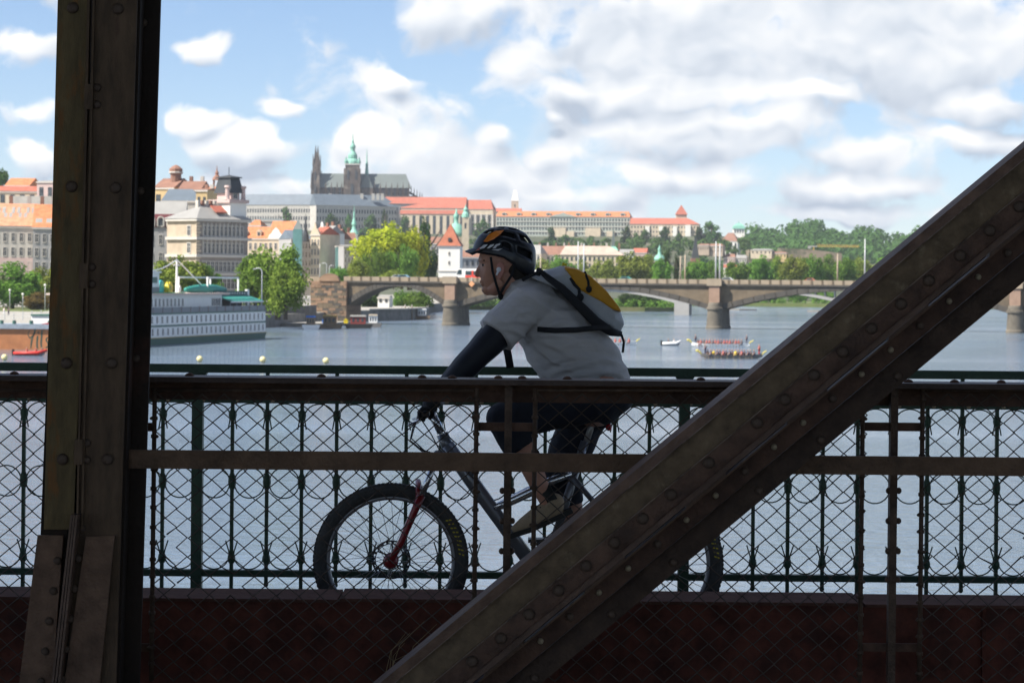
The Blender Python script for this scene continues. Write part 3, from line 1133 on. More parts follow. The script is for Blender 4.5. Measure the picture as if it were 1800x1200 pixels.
# scrub along the castle slope and the low bank
mb = MB()
for k in range(240):
    px = rnd.uniform(560, 1330)
    D = rnd.uniform(2150, 2500)
    c = at(px, rnd.uniform(424, 448), D)
    r = m_of(rnd.uniform(7, 13), D)
    for q in range(40):
        d = Vector((rnd.gauss(0, 1), rnd.gauss(0, 1), rnd.gauss(0, 1) + .2)).normalized()
        p = c + Vector((d.x * r, d.y * r, d.z * r * .7)) * rnd.uniform(.7, 1.05)
        n_ = (d + Vector((rnd.gauss(0, .5), rnd.gauss(0, .5), rnd.gauss(0, .5)))).normalized()
        u = n_.orthogonal().normalized()
        w = n_.cross(u)
        s = rnd.uniform(.9, 1.8)
        b = len(mb.v)
        mb.v += [p - u * s, p + w * s, p + u * s, p - w * s]
        mb.f.append([b, b + 1, b + 2, b + 3])
        mb.mi.append(0)
tag(mb.build('slope_scrub', L_BLUE, fix=False), 'low scrub covering the castle slope', 'scrub', kind='stuff')
# ================================================================== buildings
W_CREAM = mat('plaster_cream', (.58, .48, .35), .85, 0, .14, .3)
W_WHITE = mat('plaster_white', (.80, .77, .70), .85, 0, .05, .2)
W_PALE = mat('plaster_pale', (.47, .44, .39), .85, 0, .16, .3)
W_GREY = mat('plaster_grey', (.34, .33, .32), .85, 0, .1, .2)
W_PINK = mat('plaster_pink', (.56, .42, .38), .85, 0, .08, .2)
W_ROSE = mat('plaster_old_rose', (.34, .2, .19), .85, 0, .1, .2)
W_OCHRE = mat('plaster_ochre', (.55, .40, .20), .85, 0, .1, .2)
W_GREENISH = mat('plaster_grey_green', (.36, .39, .34), .85, 0, .1, .1)
W_DARKST = mat('gothic_stone', (.105, .082, .068), .9, 0, .35, .12, col2=(.25, .21, .17), c2pos=(.5, .7), c2scale=.1)
W_MAROON = mat('mansard_maroon', (.16, .035, .04), .7, 0, .15, .5)
R_ORANGE = mat('roof_orange_tile', (.50, .185, .08), .8, 0, .28, .8)
R_SALMON = mat('roof_salmon_tile', (.52, .25, .145), .8, 0, .22, .8)
R_RED = mat('roof_red_tile', (.40, .125, .08), .8, 0, .25, .5)
R_BROWN = mat('roof_brown_tile', (.25, .13, .09), .8, 0, .2, .3)
R_SLATE = mat('roof_slate', (.13, .16, .19), .6, 0, .12, .2)
R_GREY = mat('roof_grey_sheet', (.30, .29, .27), .6, 0, .12, .2)
R_LEAD = mat('roof_lead_green', (.15, .175, .165), .55, 0, .12, .05)
R_COPPER = mat('copper_green', (.22, .46, .36), .6, 0, .15, .3)
R_DARK = mat('roof_dark_slate', (.05, .055, .06), .6, 0, .2, .3)
T_TRIM = mat('stone_trim', (.55, .51, .45), .85, 0, .08, .3)
G_WIN = mat('window_glass', (.05, .055, .06), .2, 0, .9, .55, spec=.6)
G_TEAL = mat('teal_glass', (.12, .26, .25), .2, 0, .2, .3, spec=.6)

WIN_CACHE = {}


def win_mesh(w, h, frame=True, m=None, surround=T_TRIM):
    key = (round(w, 2), round(h, 2), frame, (m or G_WIN).name, surround.name)
    if key in WIN_CACHE:
        return WIN_CACHE[key]
    b = MB()
    b.box(-w / 2, w / 2, -.04, .06, 0, h)
    if frame:
        b.m = 1
        t = w * .14
        b.box(-w / 2 - t, -w / 2, -.12, .05, -t, h + t)
        b.box(w / 2, w / 2 + t, -.12, .05, -t, h + t)
        b.box(-w / 2, w / 2, -.12, .05, h, h + t * 1.4)
        b.box(-w / 2 - t, w / 2 + t, -.18, .05, -t * 1.6, -t * .2)
        b.box(-w * .04, w * .04, -.07, -.04, 0, h)
        b.box(-w / 2, w / 2, -.07, -.04, h * .62, h * .66)
    me = b.mesh('window', [m or G_WIN, surround])
    WIN_CACHE[key] = me
    return me


def windows(t, x0, x1, z0, z1, nx, ny, ww=.45, hh=.6, y=0.0, small=False, glass=None, side=None, frame=True, surround=T_TRIM):
    """grid of windows on the front (or side: 'L' left wall from y=x0..x1) of thing t"""
    dx, dz = (x1 - x0) / nx, (z1 - z0) / ny
    w, h = dx * ww, dz * hh
    if small:
        mb = MB()
        for i in range(nx):
            for j in range(ny):
                xc = x0 + dx * (i + .5)
                zc = z0 + dz * (j + .5)
                if side == 'L':
                    mb.box(y - .12, y + .05, xc - w / 2, xc + w / 2, zc - h / 2, zc + h / 2)
                else:
                    mb.box(xc - w / 2, xc + w / 2, y - .12, y + .05, zc - h / 2, zc + h / 2)
        o = mb.build('windows', glass or G_WIN, t)
        o['kind'] = 'stuff'
        return
    me = win_mesh(w, h, frame, glass, surround)
    for i in range(nx):
        for j in range(ny):
            xc = x0 + dx * (i + .5)
            zc = z0 + dz * (j + .5) - h / 2
            if side == 'L':
                link('window', me, t, (y, xc, zc), (0, 0, math.radians(-90)))
            else:
                link('window', me, t, (xc, y, zc))


def gable_roof(mb, x0, x1, y0, y1, z0, z1, hipl=0.0, hipr=0.0, over=.4):
    ym = (y0 + y1) / 2
    x0 -= over
    x1 += over
    y0 -= over
    y1 += over
    vs = [(x0, y0, z0), (x1, y0, z0), (x1, y1, z0), (x0, y1, z0), (x0 + hipl, ym, z1), (x1 - hipr, ym, z1)]
    mb.add(vs, [(0, 1, 5, 4), (1, 2, 5), (2, 3, 4, 5), (3, 0, 4), (0, 3, 2, 1)])
    return mb


def house(label, pl, pr, yr, ye, yb, D, wall, roof, depth=12, yaw=0, nx=5, ny=3, hip=(0, 0), small=False, cat='house', name='house', group=None, ww=.45, hh=.6, trim=True, glass=None, dorm=0, chim=0, zw=(0.06, .94), frame=True, surround=T_TRIM):
    a = math.radians(yaw)
    pc = (pl + pr) / 2
    D0 = D
    base = at(pc, yb, D0)
    w = m_of(pr - pl, D0) / math.cos(a)
    he = m_of(yb - ye, D0)
    hr = m_of(ye - yr, D0)
    t = thing(name, base, label, cat, group, a)
    MB().box(-w / 2, w / 2, 0, depth, -3, he).build('wall', wall, t)
    if hr > .3:
        gable_roof(MB(), -w / 2, w / 2, 0, depth, he + .02, he + hr, hip[0] * w, hip[1] * w, over=.02 * w if w < 25 else .5).build('roof', roof, t)
    if trim:
        MB().box(-w / 2 - .25, w / 2 + .25, -.3, -.003, he - .5, he - .02).build('cornice', T_TRIM, t)
    if nx:
        windows(t, -w / 2, w / 2, he * zw[0], he * zw[1], nx, ny, ww, hh, 0, small, glass, frame=frame, surround=surround)
    if dorm:
        for i in range(dorm):
            x = -w / 2 + w * (i + .5) / dorm
            s = w / dorm * .16
            z0 = he + hr * .18
            yy = depth / 2 * .14
            mb = MB()
            mb.box(x - s, x + s, yy, yy + depth * .3, z0, z0 + hr * .36)
            mb.prism([(x - s * 1.3, yy - .1, z0 + hr * .36), (x + s * 1.3, yy - .1, z0 + hr * .36), (x, yy - .1, z0 + hr * .58)], (0, depth * .32, 0))
            dm = mb.build('dormer', wall, t)
            MB().box(x - s * .6, x + s * .6, yy - .06, yy + .02, z0 + hr * .05, z0 + hr * .32).build('pane', G_WIN, dm)
    for i in range(chim):
        x = -w / 2 + w * (i + .6) / chim
        MB().box(x - .5, x + .5, depth * .52, depth * .52 + 1.0, he + hr * .6, he + hr * 1.18 + 1).build('chimney', W_PALE if i % 2 else R_BROWN, t)
    return t, w, he, hr


# ---- left row of houses
GL = 'houses on the left bank'
t, w, he, hr = house('long grey house with salmon roof and skylights at the left edge', -70, 57, 356, 397, 512, 690, W_PALE, R_SALMON, 16, 6, 9, 4, group=GL, ww=.4, hh=.56, chim=4)
MB().box(-w / 2, w / 2, -.06, -.004, 0, he * .52).build('base_storey', W_PINK, t)
for i in range(6):
    x = w * (-.1 + .1 * i)
    rm = Matrix.Rotation(math.atan2(hr, 8.0), 3, 'X')
    mb = MB()
    for k in range(2):
        p = Vector((x + k * 1.4, 2.4 + 2.0 * (i % 2), he + hr * (2.4 + 2.0 * (i % 2)) / 8.0 + .12))
        q = [p + rm @ Vector(c) for c in ((-.4, 0, 0), (.4, 0, 0), (.4, 2.6, 0), (-.4, 2.6, 0))]
        mb.prism(q, (0, 0, .08))
    mb.build('skylight', R_GREY, t)
t, w, he, hr = house('grey house with orange roof beside the tall steel post', 58, 150, 358, 400, 512, 686, W_GREY, R_ORANGE, 16, 6, 7, 4, group=GL, ww=.42, hh=.56, chim=5)
for i in range(4):
    x = w * (-.4 + .2 * i)
    rm = Matrix.Rotation(math.atan2(hr, 8.0), 3, 'X')
    p = Vector((x, 1.4, he + hr * 1.4 / 8 + .12))
    q = [p + rm @ Vector(c) for c in ((-.9, 0, 0), (.9, 0, 0), (.9, 1.8, 0), (-.9, 1.8, 0))]
    MB().prism(q, (0, 0, .08)).build('skylight', R_GREY, t)
house('small house with orange roof peeping over the left roofs', 8, 52, 312, 326, 352, 900, W_PALE, R_ORANGE, 12, -10, 4, 1, small=True, group=GL)
house('low red-roofed house behind the salmon roof', -40, 66, 326, 336, 362, 860, W_CREAM, R_RED, 12, -5, 6, 1, small=True, group=GL)
house('pink flat-topped house above the orange roof', 64, 96, 316, 319, 362, 850, W_PINK, R_GREY, 12, -14, 2, 1, small=True, group=GL)
t = MB().box(at(25, 360, 840).x, at(150, 360, 840).x, 838, 842, 20, at(60, 345, 840).z).build('retaining_wall', W_PALE)
tag(t, 'pale retaining wall between the left roofs', 'wall')

# ---- right of the post: mansard house and the corner house
t, w, he, hr = house('grey house with maroon mansard storey and arched dormers right of the steel post', 225, 322, 352, 400, 510, 668, W_GREY, R_GREY, 18, 4, 6, 3, trim=False, group=GL, ww=.34, hh=.5, zw=(.1, .95))
hm = m_of(24, 668)
mb = MB()
mb.add([(-w / 2 - .2, -.2, he), (w / 2 + .2, -.2, he), (w / 2, .9, he + hm), (-w / 2, .9, he + hm)], [(0, 1, 2, 3)])
mb.add([(-w / 2 - .2, -.2, he), (w / 2 + .2, -.2, he), (w / 2 + .2, 6, he), (-w / 2 - .2, 6, he)], [(0, 1, 2, 3)])
mb.add([(w / 2 + .2, -.2, he), (w / 2 + .2, 8, he), (w / 2, 8, he + hm), (w / 2, .9, he + hm)], [(0, 1, 2, 3)])
mb.build('mansard', W_MAROON, t)
for i in range(6):
    x = -w / 2 + w * (i + .5) / 6
    mb = MB()
    mb.tube([(x - .8, -.35, he + .4), (x - .8, -.35, he + 2.0)] + [(x + .8 * math.cos(math.pi * (1 - k / 6)), -.35, he + 2.0 + .8 * math.sin(math.pi * k / 6)) for k in range(1, 6)] + [(x + .8, -.35, he + 2.0), (x + .8, -.35, he + .4)], .22, 5)
    mb.box(x - .95, x + .95, -.3, .9, he + .2, he + .5)
    dm = mb.build('dormer', W_PALE, t)
    MB().box(x - .7, x + .7, -.3, .8, he + .5, he + 2.4).build('pane', G_WIN, dm)

cD = 640
ca = math.radians(50)
cw = m_of(80, cD) / math.cos(ca)
cl = m_of(26, cD) / math.sin(ca)
corner = at(345, 512, cD)
ch = m_of(512 - 384, cD)
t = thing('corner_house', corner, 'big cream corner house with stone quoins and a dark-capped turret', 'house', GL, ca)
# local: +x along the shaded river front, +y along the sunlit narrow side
MB().box(0, cw, 0, cl + 6, -2, ch).build('wall', mat('stone_grey_brown', (.27, .24, .215), .85, 0, .15, .3), t)  # river front's shade is put into this grey-brown; side wall stays lighter
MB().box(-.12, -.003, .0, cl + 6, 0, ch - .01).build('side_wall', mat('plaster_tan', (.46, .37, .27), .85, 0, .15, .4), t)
for zf in (.22, .47, .71, .965):
    MB().box(-.7, cw + .7, -.7, -.004, ch * zf, ch * zf + .7).build('cornice', T_TRIM, t)
    MB().box(-.75, -.13, .0, cl + 6, ch * zf, ch * zf + .7).build('cornice', T_TRIM, t)
for k in range(22):
    MB().box(-.3, .9 if k % 2 else 1.4, -.16, -.005, ch * .03 + k * ch * .0425, ch * .03 + k * ch * .0425 + ch * .03).build('quoin', W_CREAM, t)
for zf in (.04, .28, .53, .77):
    me = win_mesh(1.15, ch * .13, True)
    for i in range(10):
        link('window', me, t, (2.6 + i * (cw - 3.6) / 10, 0, ch * zf))
    link('window', me, t, (-.125, cl * .55, ch * zf), (0, 0, math.radians(-90)))
for i in range(10):
    MB().box(1.9 + i * (cw - 3.6) / 10, 2.15 + i * (cw - 3.6) / 10, -.3, -.006, ch * .53, ch * .94).build('pilaster', T_TRIM, t)
rf = MB()
rh = m_of(30, cD)
rf.add([(-.9, -.9, ch + .02), (cw + .9, -.9, ch + .02), (cw + .9, cl + 6.9, ch + .02), (-.9, cl + 6.9, ch + .02), (cw * .3, cl * .7 + 1, ch + rh * .8), (cw * .7, cl * .7 + 1, ch + rh * .8)],
       [(0, 1, 5, 4), (1, 2, 5), (2, 3, 4, 5), (3, 0, 4)])
rfo = rf.build('roof', R_GREY, t)
rp = MB()
rp.prism([(cw * .40, cl * .35 - 1.2, ch + rh * .36), (cw * .62, cl * .35 - 1.2, ch + rh * .36), (cw * .62, cl * .7 - .6, ch + rh * .75), (cw * .40, cl * .7 - .6, ch + rh * .75)], (0, 0, .3))
rp.build('tile_patch', R_RED, rfo)
for i in range(5):
    MB().box(cw * (.25 + .08 * i), cw * (.25 + .08 * i) + .8, cl * .7 + 1, cl * .7 + 2, ch + rh * .6, ch + rh * 1.12).build('chimney', R_BROWN if i % 2 else W_PALE, rfo)
# turret at the far end of the river front
tx = cw * .88
tw = m_of(27, cD)
tb_ = MB()
tb_.box(tx - tw * .95, tx + tw * .55, .6, 8, ch, ch + m_of(30, cD))
tur = tb_.build('turret', W_WHITE, t)
MB().box(tx - tw * 1.1, tx + tw * .7, .2, 8.4, ch + m_of(30, cD), ch + m_of(36, cD)).build('turret_cornice', W_PINK, tur)
zt0 = ch + m_of(36, cD)
MB().box(tx - tw * .55, tx + tw * .25, 2, 7, zt0, zt0 + m_of(22, cD)).build('lantern', W_PINK, tur)
link('window', win_mesh(1.3, 2.0), tur, (tx - tw * .15, 1.99, zt0 + .4))
for xx in (tx - tw * .95, tx + tw * .5):
    mb = MB()
    mb.lathe([(.75, zt0), (.6, zt0 + .4), (.55, zt0 + m_of(20, cD)), (.9, zt0 + m_of(22, cD)), (.7, zt0 + m_of(25, cD))], xx, 1.6, 8)
    mb.build('column', W_PINK, tur)
mb = MB()
zc = zt0 + m_of(12, cD)
mb.frustum(tx - tw * .1, 4.5, zc, zc + m_of(27, cD), tw * .58, 3.2, tw * .42, 2.2)
mb.frustum(tx - tw * .1, 4.5, zc + m_of(27, cD), zc + m_of(29, cD), tw * .52, 2.8, tw * .52, 2.8)
mb.frustum(tx - tw * .1, 4.5, zc + m_of(29, cD), zc + m_of(33, cD), tw * .5, 2.6, .1, .1)
mb.tube([(tx - tw * .1, 4.5, zc + m_of(33, cD)), (tx - tw * .1, 4.5, zc + m_of(47, cD))], .1, 6)
mb.build('mansard_cap', R_DARK, tur)

t = house('slate blue barrel roof behind the corner house', 284, 352, 331, 353, 380, 760, W_PALE, R_SLATE, 14, 0, 0, 0, hip=(.12, .3), group=GL)[0]
t, w, he, hr = house('ochre gabled house above the slate roof', 268, 306, 312, 330, 380, 800, W_OCHRE, R_BROWN, 14, -20, 2, 1, small=True, group=GL)
t = thing('chimney_turret', at(309, 335, 805), 'round brick chimney turret on the skyline right of the steel post', 'turret')
MB().lathe([(1.9, 0), (1.7, m_of(28, 805)), (2.1, m_of(30, 805)), (2.1, m_of(38, 805)), (1.3, m_of(42, 805)), (.3, m_of(45, 805))], 0, 0, 10).build('shaft', R_BROWN, t)
MB().lathe([(2.2, m_of(30, 805)), (2.3, m_of(31.5, 805)), (2.2, m_of(33, 805))], 0, 0, 10).build('collar', W_PALE, t)
house('brown-roofed house beside the chimney turret', 312, 352, 317, 334, 380, 790, W_OCHRE, R_BROWN, 14, -8, 3, 1, small=True, group=GL, chim=2)
house('ochre house with tall chimneys left of the turret', 344, 364, 330, 334, 385, 740, W_OCHRE, R_BROWN, 10, -15, 2, 1, small=True, group=GL, chim=2)
house('small orange roof left of the turret', 360, 386, 327, 338, 385, 780, W_PALE, R_ORANGE, 10, -10, 2, 1, small=True, group=GL)
t = thing('bell_turret', at(381, 345, 790), 'thin open bell turret left of the dark turret cap', 'turret')
mb = MB()
for s in (-1, 1):
    mb.box(s * .9 - .25, s * .9 + .25, -.4, .4, 0, 5)
mb.lathe([(1.6, 5), (1.2, 5.8), (.5, 6.6), (.6, 7.2), (.2, 8), (.06, 9.5)], 0, 0, 8)
mb.build('frame', R_BROWN, t)

# ---- houses above the bridge end
GM = 'houses behind the bridge end'
t, w, he, hr = house('orange-roofed palace with white dormers right of the corner house', 416, 490, 398, 419, 500, 1010, W_CREAM, R_ORANGE, 14, -10, 8, 4, hip=(.0, .1), group=GM, dorm=3)
t, w, he, hr = house('ornate cream gabled house next to the orange roof', 470, 516, 388, 419, 500, 1000, W_CREAM, R_ORANGE, 12, -14, 5, 4, group=GM)
mb = MB()
zz = he
mb.prism([(-w * .5, -.3, zz), (w * .12, -.3, zz), (w * .06, -.3, zz + 1.4), (-w * .02, -.3, zz + 2.0), (-w * .08, -.3, zz + 3.2), (-w * .19, -.3, zz + 4.2), (-w * .30, -.3, zz + 3.2), (-w * .36, -.3, zz + 2.0), (-w * .44, -.3, zz + 1.4)], (0, .6, 0))
mb.build('gable', W_WHITE, t)
house('pale green flat roof behind the orange roofs', 450, 496, 384, 387, 430, 1080, W_PALE, R_LEAD, 14, 0, 0, 0, group=GM)
house('house with orange hipped roof at the left of the palace slope', 436, 458, 386, 396, 430, 1060, W_PALE, R_ORANGE, 10, -10, 0, 0, hip=(.3, .3), group=GM)
house('grey house with a teal oriel and a slate corner spire', 512, 546, 404, 420, 505, 940, W_GREY, R_SLATE, 14, 24, 6, 5, group=GM)
t = thing('oriel', at(522, 505, 925), 'narrow teal glazed bay left of the slate spire', 'bay')
MB().box(-m_of(8, 925), m_of(8, 925), 0, 4, 0, m_of(102, 925)).build('bay', G_TEAL, t)
MB().frustum(0, 2, m_of(102, 925), m_of(118, 925), m_of(8, 925), 2, .2, .2).build('cap', R_LEAD, t)
t = thing('corner_spire', at(537, 425, 935), 'slender black slate spire above the grey houses', 'spire')
MB().lathe([(m_of(7, 935), 0), (m_of(6, 935), m_of(10, 935)), (m_of(3, 935), m_of(20, 935)), (m_of(1.6, 935), m_of(35, 935)), (.05, m_of(50, 935))], 0, 0, 8).build('spire', R_DARK, t)
for i, (pl, pr, yr, ye, wl, rf_, lab, yaw) in enumerate([(545, 562, 398, 412, W_CREAM, R_RED, 'cream house front with stepped gable left of the white gable', -30), (556, 575, 396, 410, W_WHITE, R_GREY, 'white gabled house among the cream fronts', -25),
                                                      (566, 586, 402, 420, W_CREAM, R_BROWN, 'cream house with brown roof right of the white gable', -28), (582, 606, 408, 428, W_PALE, R_SLATE, 'pale house with slate roof in the riverside row', 12),
                                                      (600, 626, 408, 430, W_PALE, R_ROSE if False else R_BROWN, 'house with brown roof below the green church spire', 10)]):
    t, w, he, hr = house(lab, pl, pr, yr, ye, 508, 930 + 10 * i, wl, rf_, 13, yaw, 3, 5, group=GM, chim=1, ww=.4)
    if i < 3:
        mb = MB()
        mb.prism([(-w / 2, -.3, he), (w / 2, -.3, he), (w * .3, -.3, he + 1.8), (w * .14, -.3, he + 2.4), (w * .1, -.3, he + 3.6), (0, -.3, he + 4.4), (-w * .1, -.3, he + 3.6), (-w * .14, -.3, he + 2.4), (-w * .3, -.3, he + 1.8)], (0, .7, 0))
        mb.build('gable', wl, t)
t = thing('glass_front', at(598, 508, 925), 'teal glass house front in the grey riverside row', 'house', GM, math.radians(8))
MB().box(-m_of(7, 925), m_of(7, 925), 0, 8, 0, m_of(74, 925)).build('wall', G_TEAL, t)
MB().box(-m_of(7.5, 925), m_of(7.5, 925), -.2, 8, m_of(74, 925) + .01, m_of(76, 925)).build('cornice', T_TRIM, t)
house('grey block with flat cornice behind the street lamps', 604, 640, 430, 432, 508, 915, W_GREY, R_GREY, 12, 14, 6, 5, group=GM)
t = thing('church_tower', at(622, 440, 1500), 'small white church tower with slim green onion spire', 'church tower')
s_ = m_of(1, 1500)
MB().box(-6 * s_, 6 * s_, -6 * s_, 6 * s_, 0, 28 * s_).build('drum', W_WHITE, t)
MB().lathe([(9 * s_, 28 * s_), (8 * s_, 31 * s_), (4 * s_, 37 * s_), (3 * s_, 42 * s_), (4.4 * s_, 46 * s_), (3 * s_, 52 * s_), (1.5 * s_, 57 * s_), (2 * s_, 62 * s_), (.6 * s_, 70 * s_), (.2 * s_, 80 * s_)], 0, 0, 10).build('spire', R_COPPER, t)

# ---- the castle on the ridge
DC = 2700
sc = DC / F_PX
t, w, he, hr = house('long pale palace wing with grey roof, the sunlit left part', 404, 561, 341, 360, 420, DC, W_PALE, R_SLATE, 18, -16, 34, 4, small=True, cat='palace', name='palace_wing', hip=(0, .0), ww=.5, hh=.5)
t, w, he, hr = house('palace wing with slate roof in front of the cathedral, the shaded part', 558, 700, 342, 362, 422, DC - 20, W_PALE, R_SLATE, 18, 26, 30, 4, small=True, cat='palace', name='palace_wing', hip=(0, .18), ww=.5, hh=.5)
for i, (px, wh_) in enumerate(((580, 'leftmost, below the western spires'), (636, 'below the great tower'), (656, 'right of the great tower'), (664, 'middle of the right-hand three'), (672, 'rightmost, by the red roof'))):
    t2 = MB().box(-1.6, 1.6, 0, 2.4, 0, 7).build('chimney_stack', W_PALE)
    t2.location = at(px, 352, DC - 12)
    tag(t2, 'pale chimney stack on the slate palace roof, ' + wh_, 'chimney', 'chimney stacks on the palace roof')
t, w, he, hr = house('old palace with a hipped red roof right of the cathedral', 664, 745, 346, 358, 422, DC, W_GREY, R_RED, 20, 8, 9, 3, small=True, cat='palace', name='palace', hip=(.2, .0), hh=.7)
MB().box(w * .1, w * .36, -.6, -.004, he * .3, he * .9).build('risalit', W_PALE, t)
t, w, he, hr = house('large red-roofed hall with tall arched windows below the castle chapel', 704, 818, 346, 366, 424, DC - 5, W_CREAM, R_RED, 26, -8, 0, 0, small=True, cat='palace', name='palace', hip=(.02, .02))
MB().box(-w / 2, w / 2, -3.2, -.004, 0, he * .82).build('front_range', W_CREAM, t)
gable_roof(MB(), -w / 2, w / 2, -3.4, -.1, he * .82 + .02, he * .94).build('lower_roof', R_RED, t)
windows(t, -w * .34, w * .5, he * .18, he * .8, 8, 1, .45, .9, -3.2, frame=False)
t, w, he, hr = house('red-roofed chapel with buttresses at the end of the hall', 816, 866, 351, 368, 424, DC - 8, W_CREAM, R_RED, 18, -10, 5, 1, cat='chapel', name='chapel', hip=(.0, .14), ww=.42, hh=.75)
for i in range(6):
    x = -w / 2 + w * i / 5
    MB().box(x - .8, x + .8, -2, -.005, 0, he * .85).build('buttress', T_TRIM, t)
house('low red roof between the chapel and the long palace', 862, 915, 366, 372, 424, DC + 30, W_CREAM, R_RED, 12, -5, 5, 2, small=True, cat='palace', name='palace')
t = thing('white_tower', at(905, 375, DC + 40), 'pale square tower with a steep stone helm above the long palace', 'tower')
MB().box(-6.5 * sc, 6.5 * sc, 0, 13 * sc, 0, 22 * sc).build('shaft', W_CREAM, t)
MB().frustum(0, 6.5 * sc, 22 * sc, 42 * sc, 6.9 * sc, 6.9 * sc, 2.6 * sc, 2.6 * sc).build('helm', W_WHITE, t)
link('window', win_mesh(2 * sc, 5 * sc, False), t, (0, 0, 11 * sc))
t, w, he, hr = house('very long grey-green palace with orange roof in the middle of the ridge', 872, 1106, 371, 381, 428, DC - 30, W_GREENISH, R_ORANGE, 18, -10, 44, 4, small=True, cat='palace', name='palace', hip=(.01, .02), zw=(.3, .97), dorm=9)
mb = MB()
mb.prism([(-w * .10, -.8, he), (w * .10, -.8, he), (w * .05, -.8, he + 2.4), (0, -.8, he + 3.4), (-w * .05, -.8, he + 2.4)], (0, 1.6, 0))
mb.build('pediment', W_GREENISH, t)
for z in (.42, .62, .8):
    MB().box(-w / 2, w / 2, -.5, -.006, he * z, he * z + .6).build('string_course', T_TRIM, t)
for i, f in enumerate((-.34, -.06, .06, .2, .36)):
    MB().box(w * f - 4, w * f + (12 if i in (1, 3) else 4), -4, -.007, -6, he * (.58 if i % 2 else .46)).build('buttress', W_CREAM, t)
t, w, he, hr = house('cream palace with red roof at the right end of the castle', 1108, 1228, 383, 394, 436, DC - 60, W_CREAM, R_RED, 20, -8, 22, 4, small=True, cat='palace', name='palace', hip=(.0, .18), zw=(.2, .97), ww=.42, hh=.42)
MB().box(w * .30, w * .38, -2.5, -.004, -4, he * .96).build('corner_turret', W_WHITE, t)
for i in range(3):
    MB().box(w * (-.28 + .2 * i), w * (-.22 + .2 * i), -1.5, -.005, -2, he * .9).build('projection', W_WHITE, t)
t = thing('black_tower', at(1198, 388, DC - 40), 'square tower with pointed red roof at the right end of the castle', 'tower')
MB().box(-9 * sc, 9 * sc, 0, 18 * sc, 0, 11 * sc).build('shaft', W_CREAM, t)
MB().frustum(0, 9 * sc, 11 * sc, 27 * sc, 10.5 * sc, 10.5 * sc, .3, .3).build('roof', R_RED, t)

# ---- cathedral
DK = 2800
k_ = DK / F_PX
cat_ = thing('cathedral', at(640, 420, DK), 'dark gothic cathedral with green-topped tower and twin western spires', 'cathedral')
cx_ = lambda px: (px - 640) * k_
cz_ = lambda py: (420 - py) * k_
mb = MB()
mb.box(cx_(560), cx_(718), 0, 24 * k_, 0, cz_(330))
mb.build('nave_wall', W_DARKST, cat_)
mb = MB()
y0, y1, zr, ze = -1.5 * k_, 25.5 * k_, cz_(305), cz_(330.2)
ym = (y0 + y1) / 2
mb.add([(cx_(560), y0, ze), (cx_(722), y0, ze), (cx_(722), y1, ze), (cx_(560), y1, ze), (cx_(560), ym, zr), (cx_(712), ym, zr)], [(0, 1, 5, 4), (1, 2, 5), (2, 3, 4, 5), (3, 0, 4)])
mb.build('nave_roof', R_LEAD, cat_)
mb = MB()
mb.add([(cx_(632), -8 * k_, ze), (cx_(656), -8 * k_, ze), (cx_(644), -8 * k_, zr), (cx_(644), ym, zr), (cx_(632), ym, ze), (cx_(656), ym, ze)], [(0, 1, 2), (0, 2, 3, 4), (1, 5, 3, 2)])
mb.build('transept_roof', R_LEAD, cat_)
MB().box(cx_(632.5), cx_(655.5), -8 * k_, 0, 0, ze).build('transept_wall', W_DARKST, cat_)
MB().box(cx_(562), cx_(728), -7 * k_, -.01, 0, cz_(344)).build('aisle_wall', W_DARKST, cat_)
MB().box(cx_(716), cx_(738), 2, 22 * k_, 0, cz_(345)).build('apse_chapels', W_DARKST, cat_)
spike = MB()
spike.frustum(0, 0, 0, 9 * k_, .9 * k_, .9 * k_, .8 * k_, .8 * k_)
spike.frustum(0, 0, 9 * k_, 17 * k_, 1.0 * k_, 1.0 * k_, .05, .05)
SPIKE = spike.mesh('pinnacle', W_DARKST)
for i, px in enumerate((572, 582, 592, 600, 658, 668, 678, 688, 698, 708, 718)):
    link('pinnacle', SPIKE, cat_, (cx_(px), -4 * k_, cz_(338)), None, (1, 1, 1.1))
    b = MB()
    b.prism([(cx_(px) - .4 * k_, -6.5 * k_, cz_(344)), (cx_(px) - .4 * k_, 0, cz_(331)), (cx_(px) - .4 * k_, 0, cz_(337)), (cx_(px) - .4 * k_, -5 * k_, cz_(349))], (.8 * k_, 0, 0))
    b.build('flying_buttress', W_DARKST, cat_)
for i, (px, py) in enumerate(((722, 338), (727, 341), (732, 344), (737, 348), (741, 350))):
    link('pinnacle', SPIKE, cat_, (cx_(px), 6 * k_, cz_(py + 3)), None, (.8, .8, .95))
    b = MB()
    b.prism([(cx_(px - 8), 6 * k_, cz_(py - 6)), (cx_(px), 6 * k_, cz_(py)), (cx_(px), 6 * k_, cz_(py + 4)), (cx_(px - 8), 6 * k_, cz_(py - 2))], (0, .8 * k_, 0))
    b.build('flying_buttress', W_DARKST, cat_)
lanc = win_mesh(2.4 * k_, 13 * k_, False)
for px in (577, 587, 597, 663, 673, 683, 693, 703, 713):
    link('window', lanc, cat_, (cx_(px), -.012 * k_ - .02, cz_(344)))
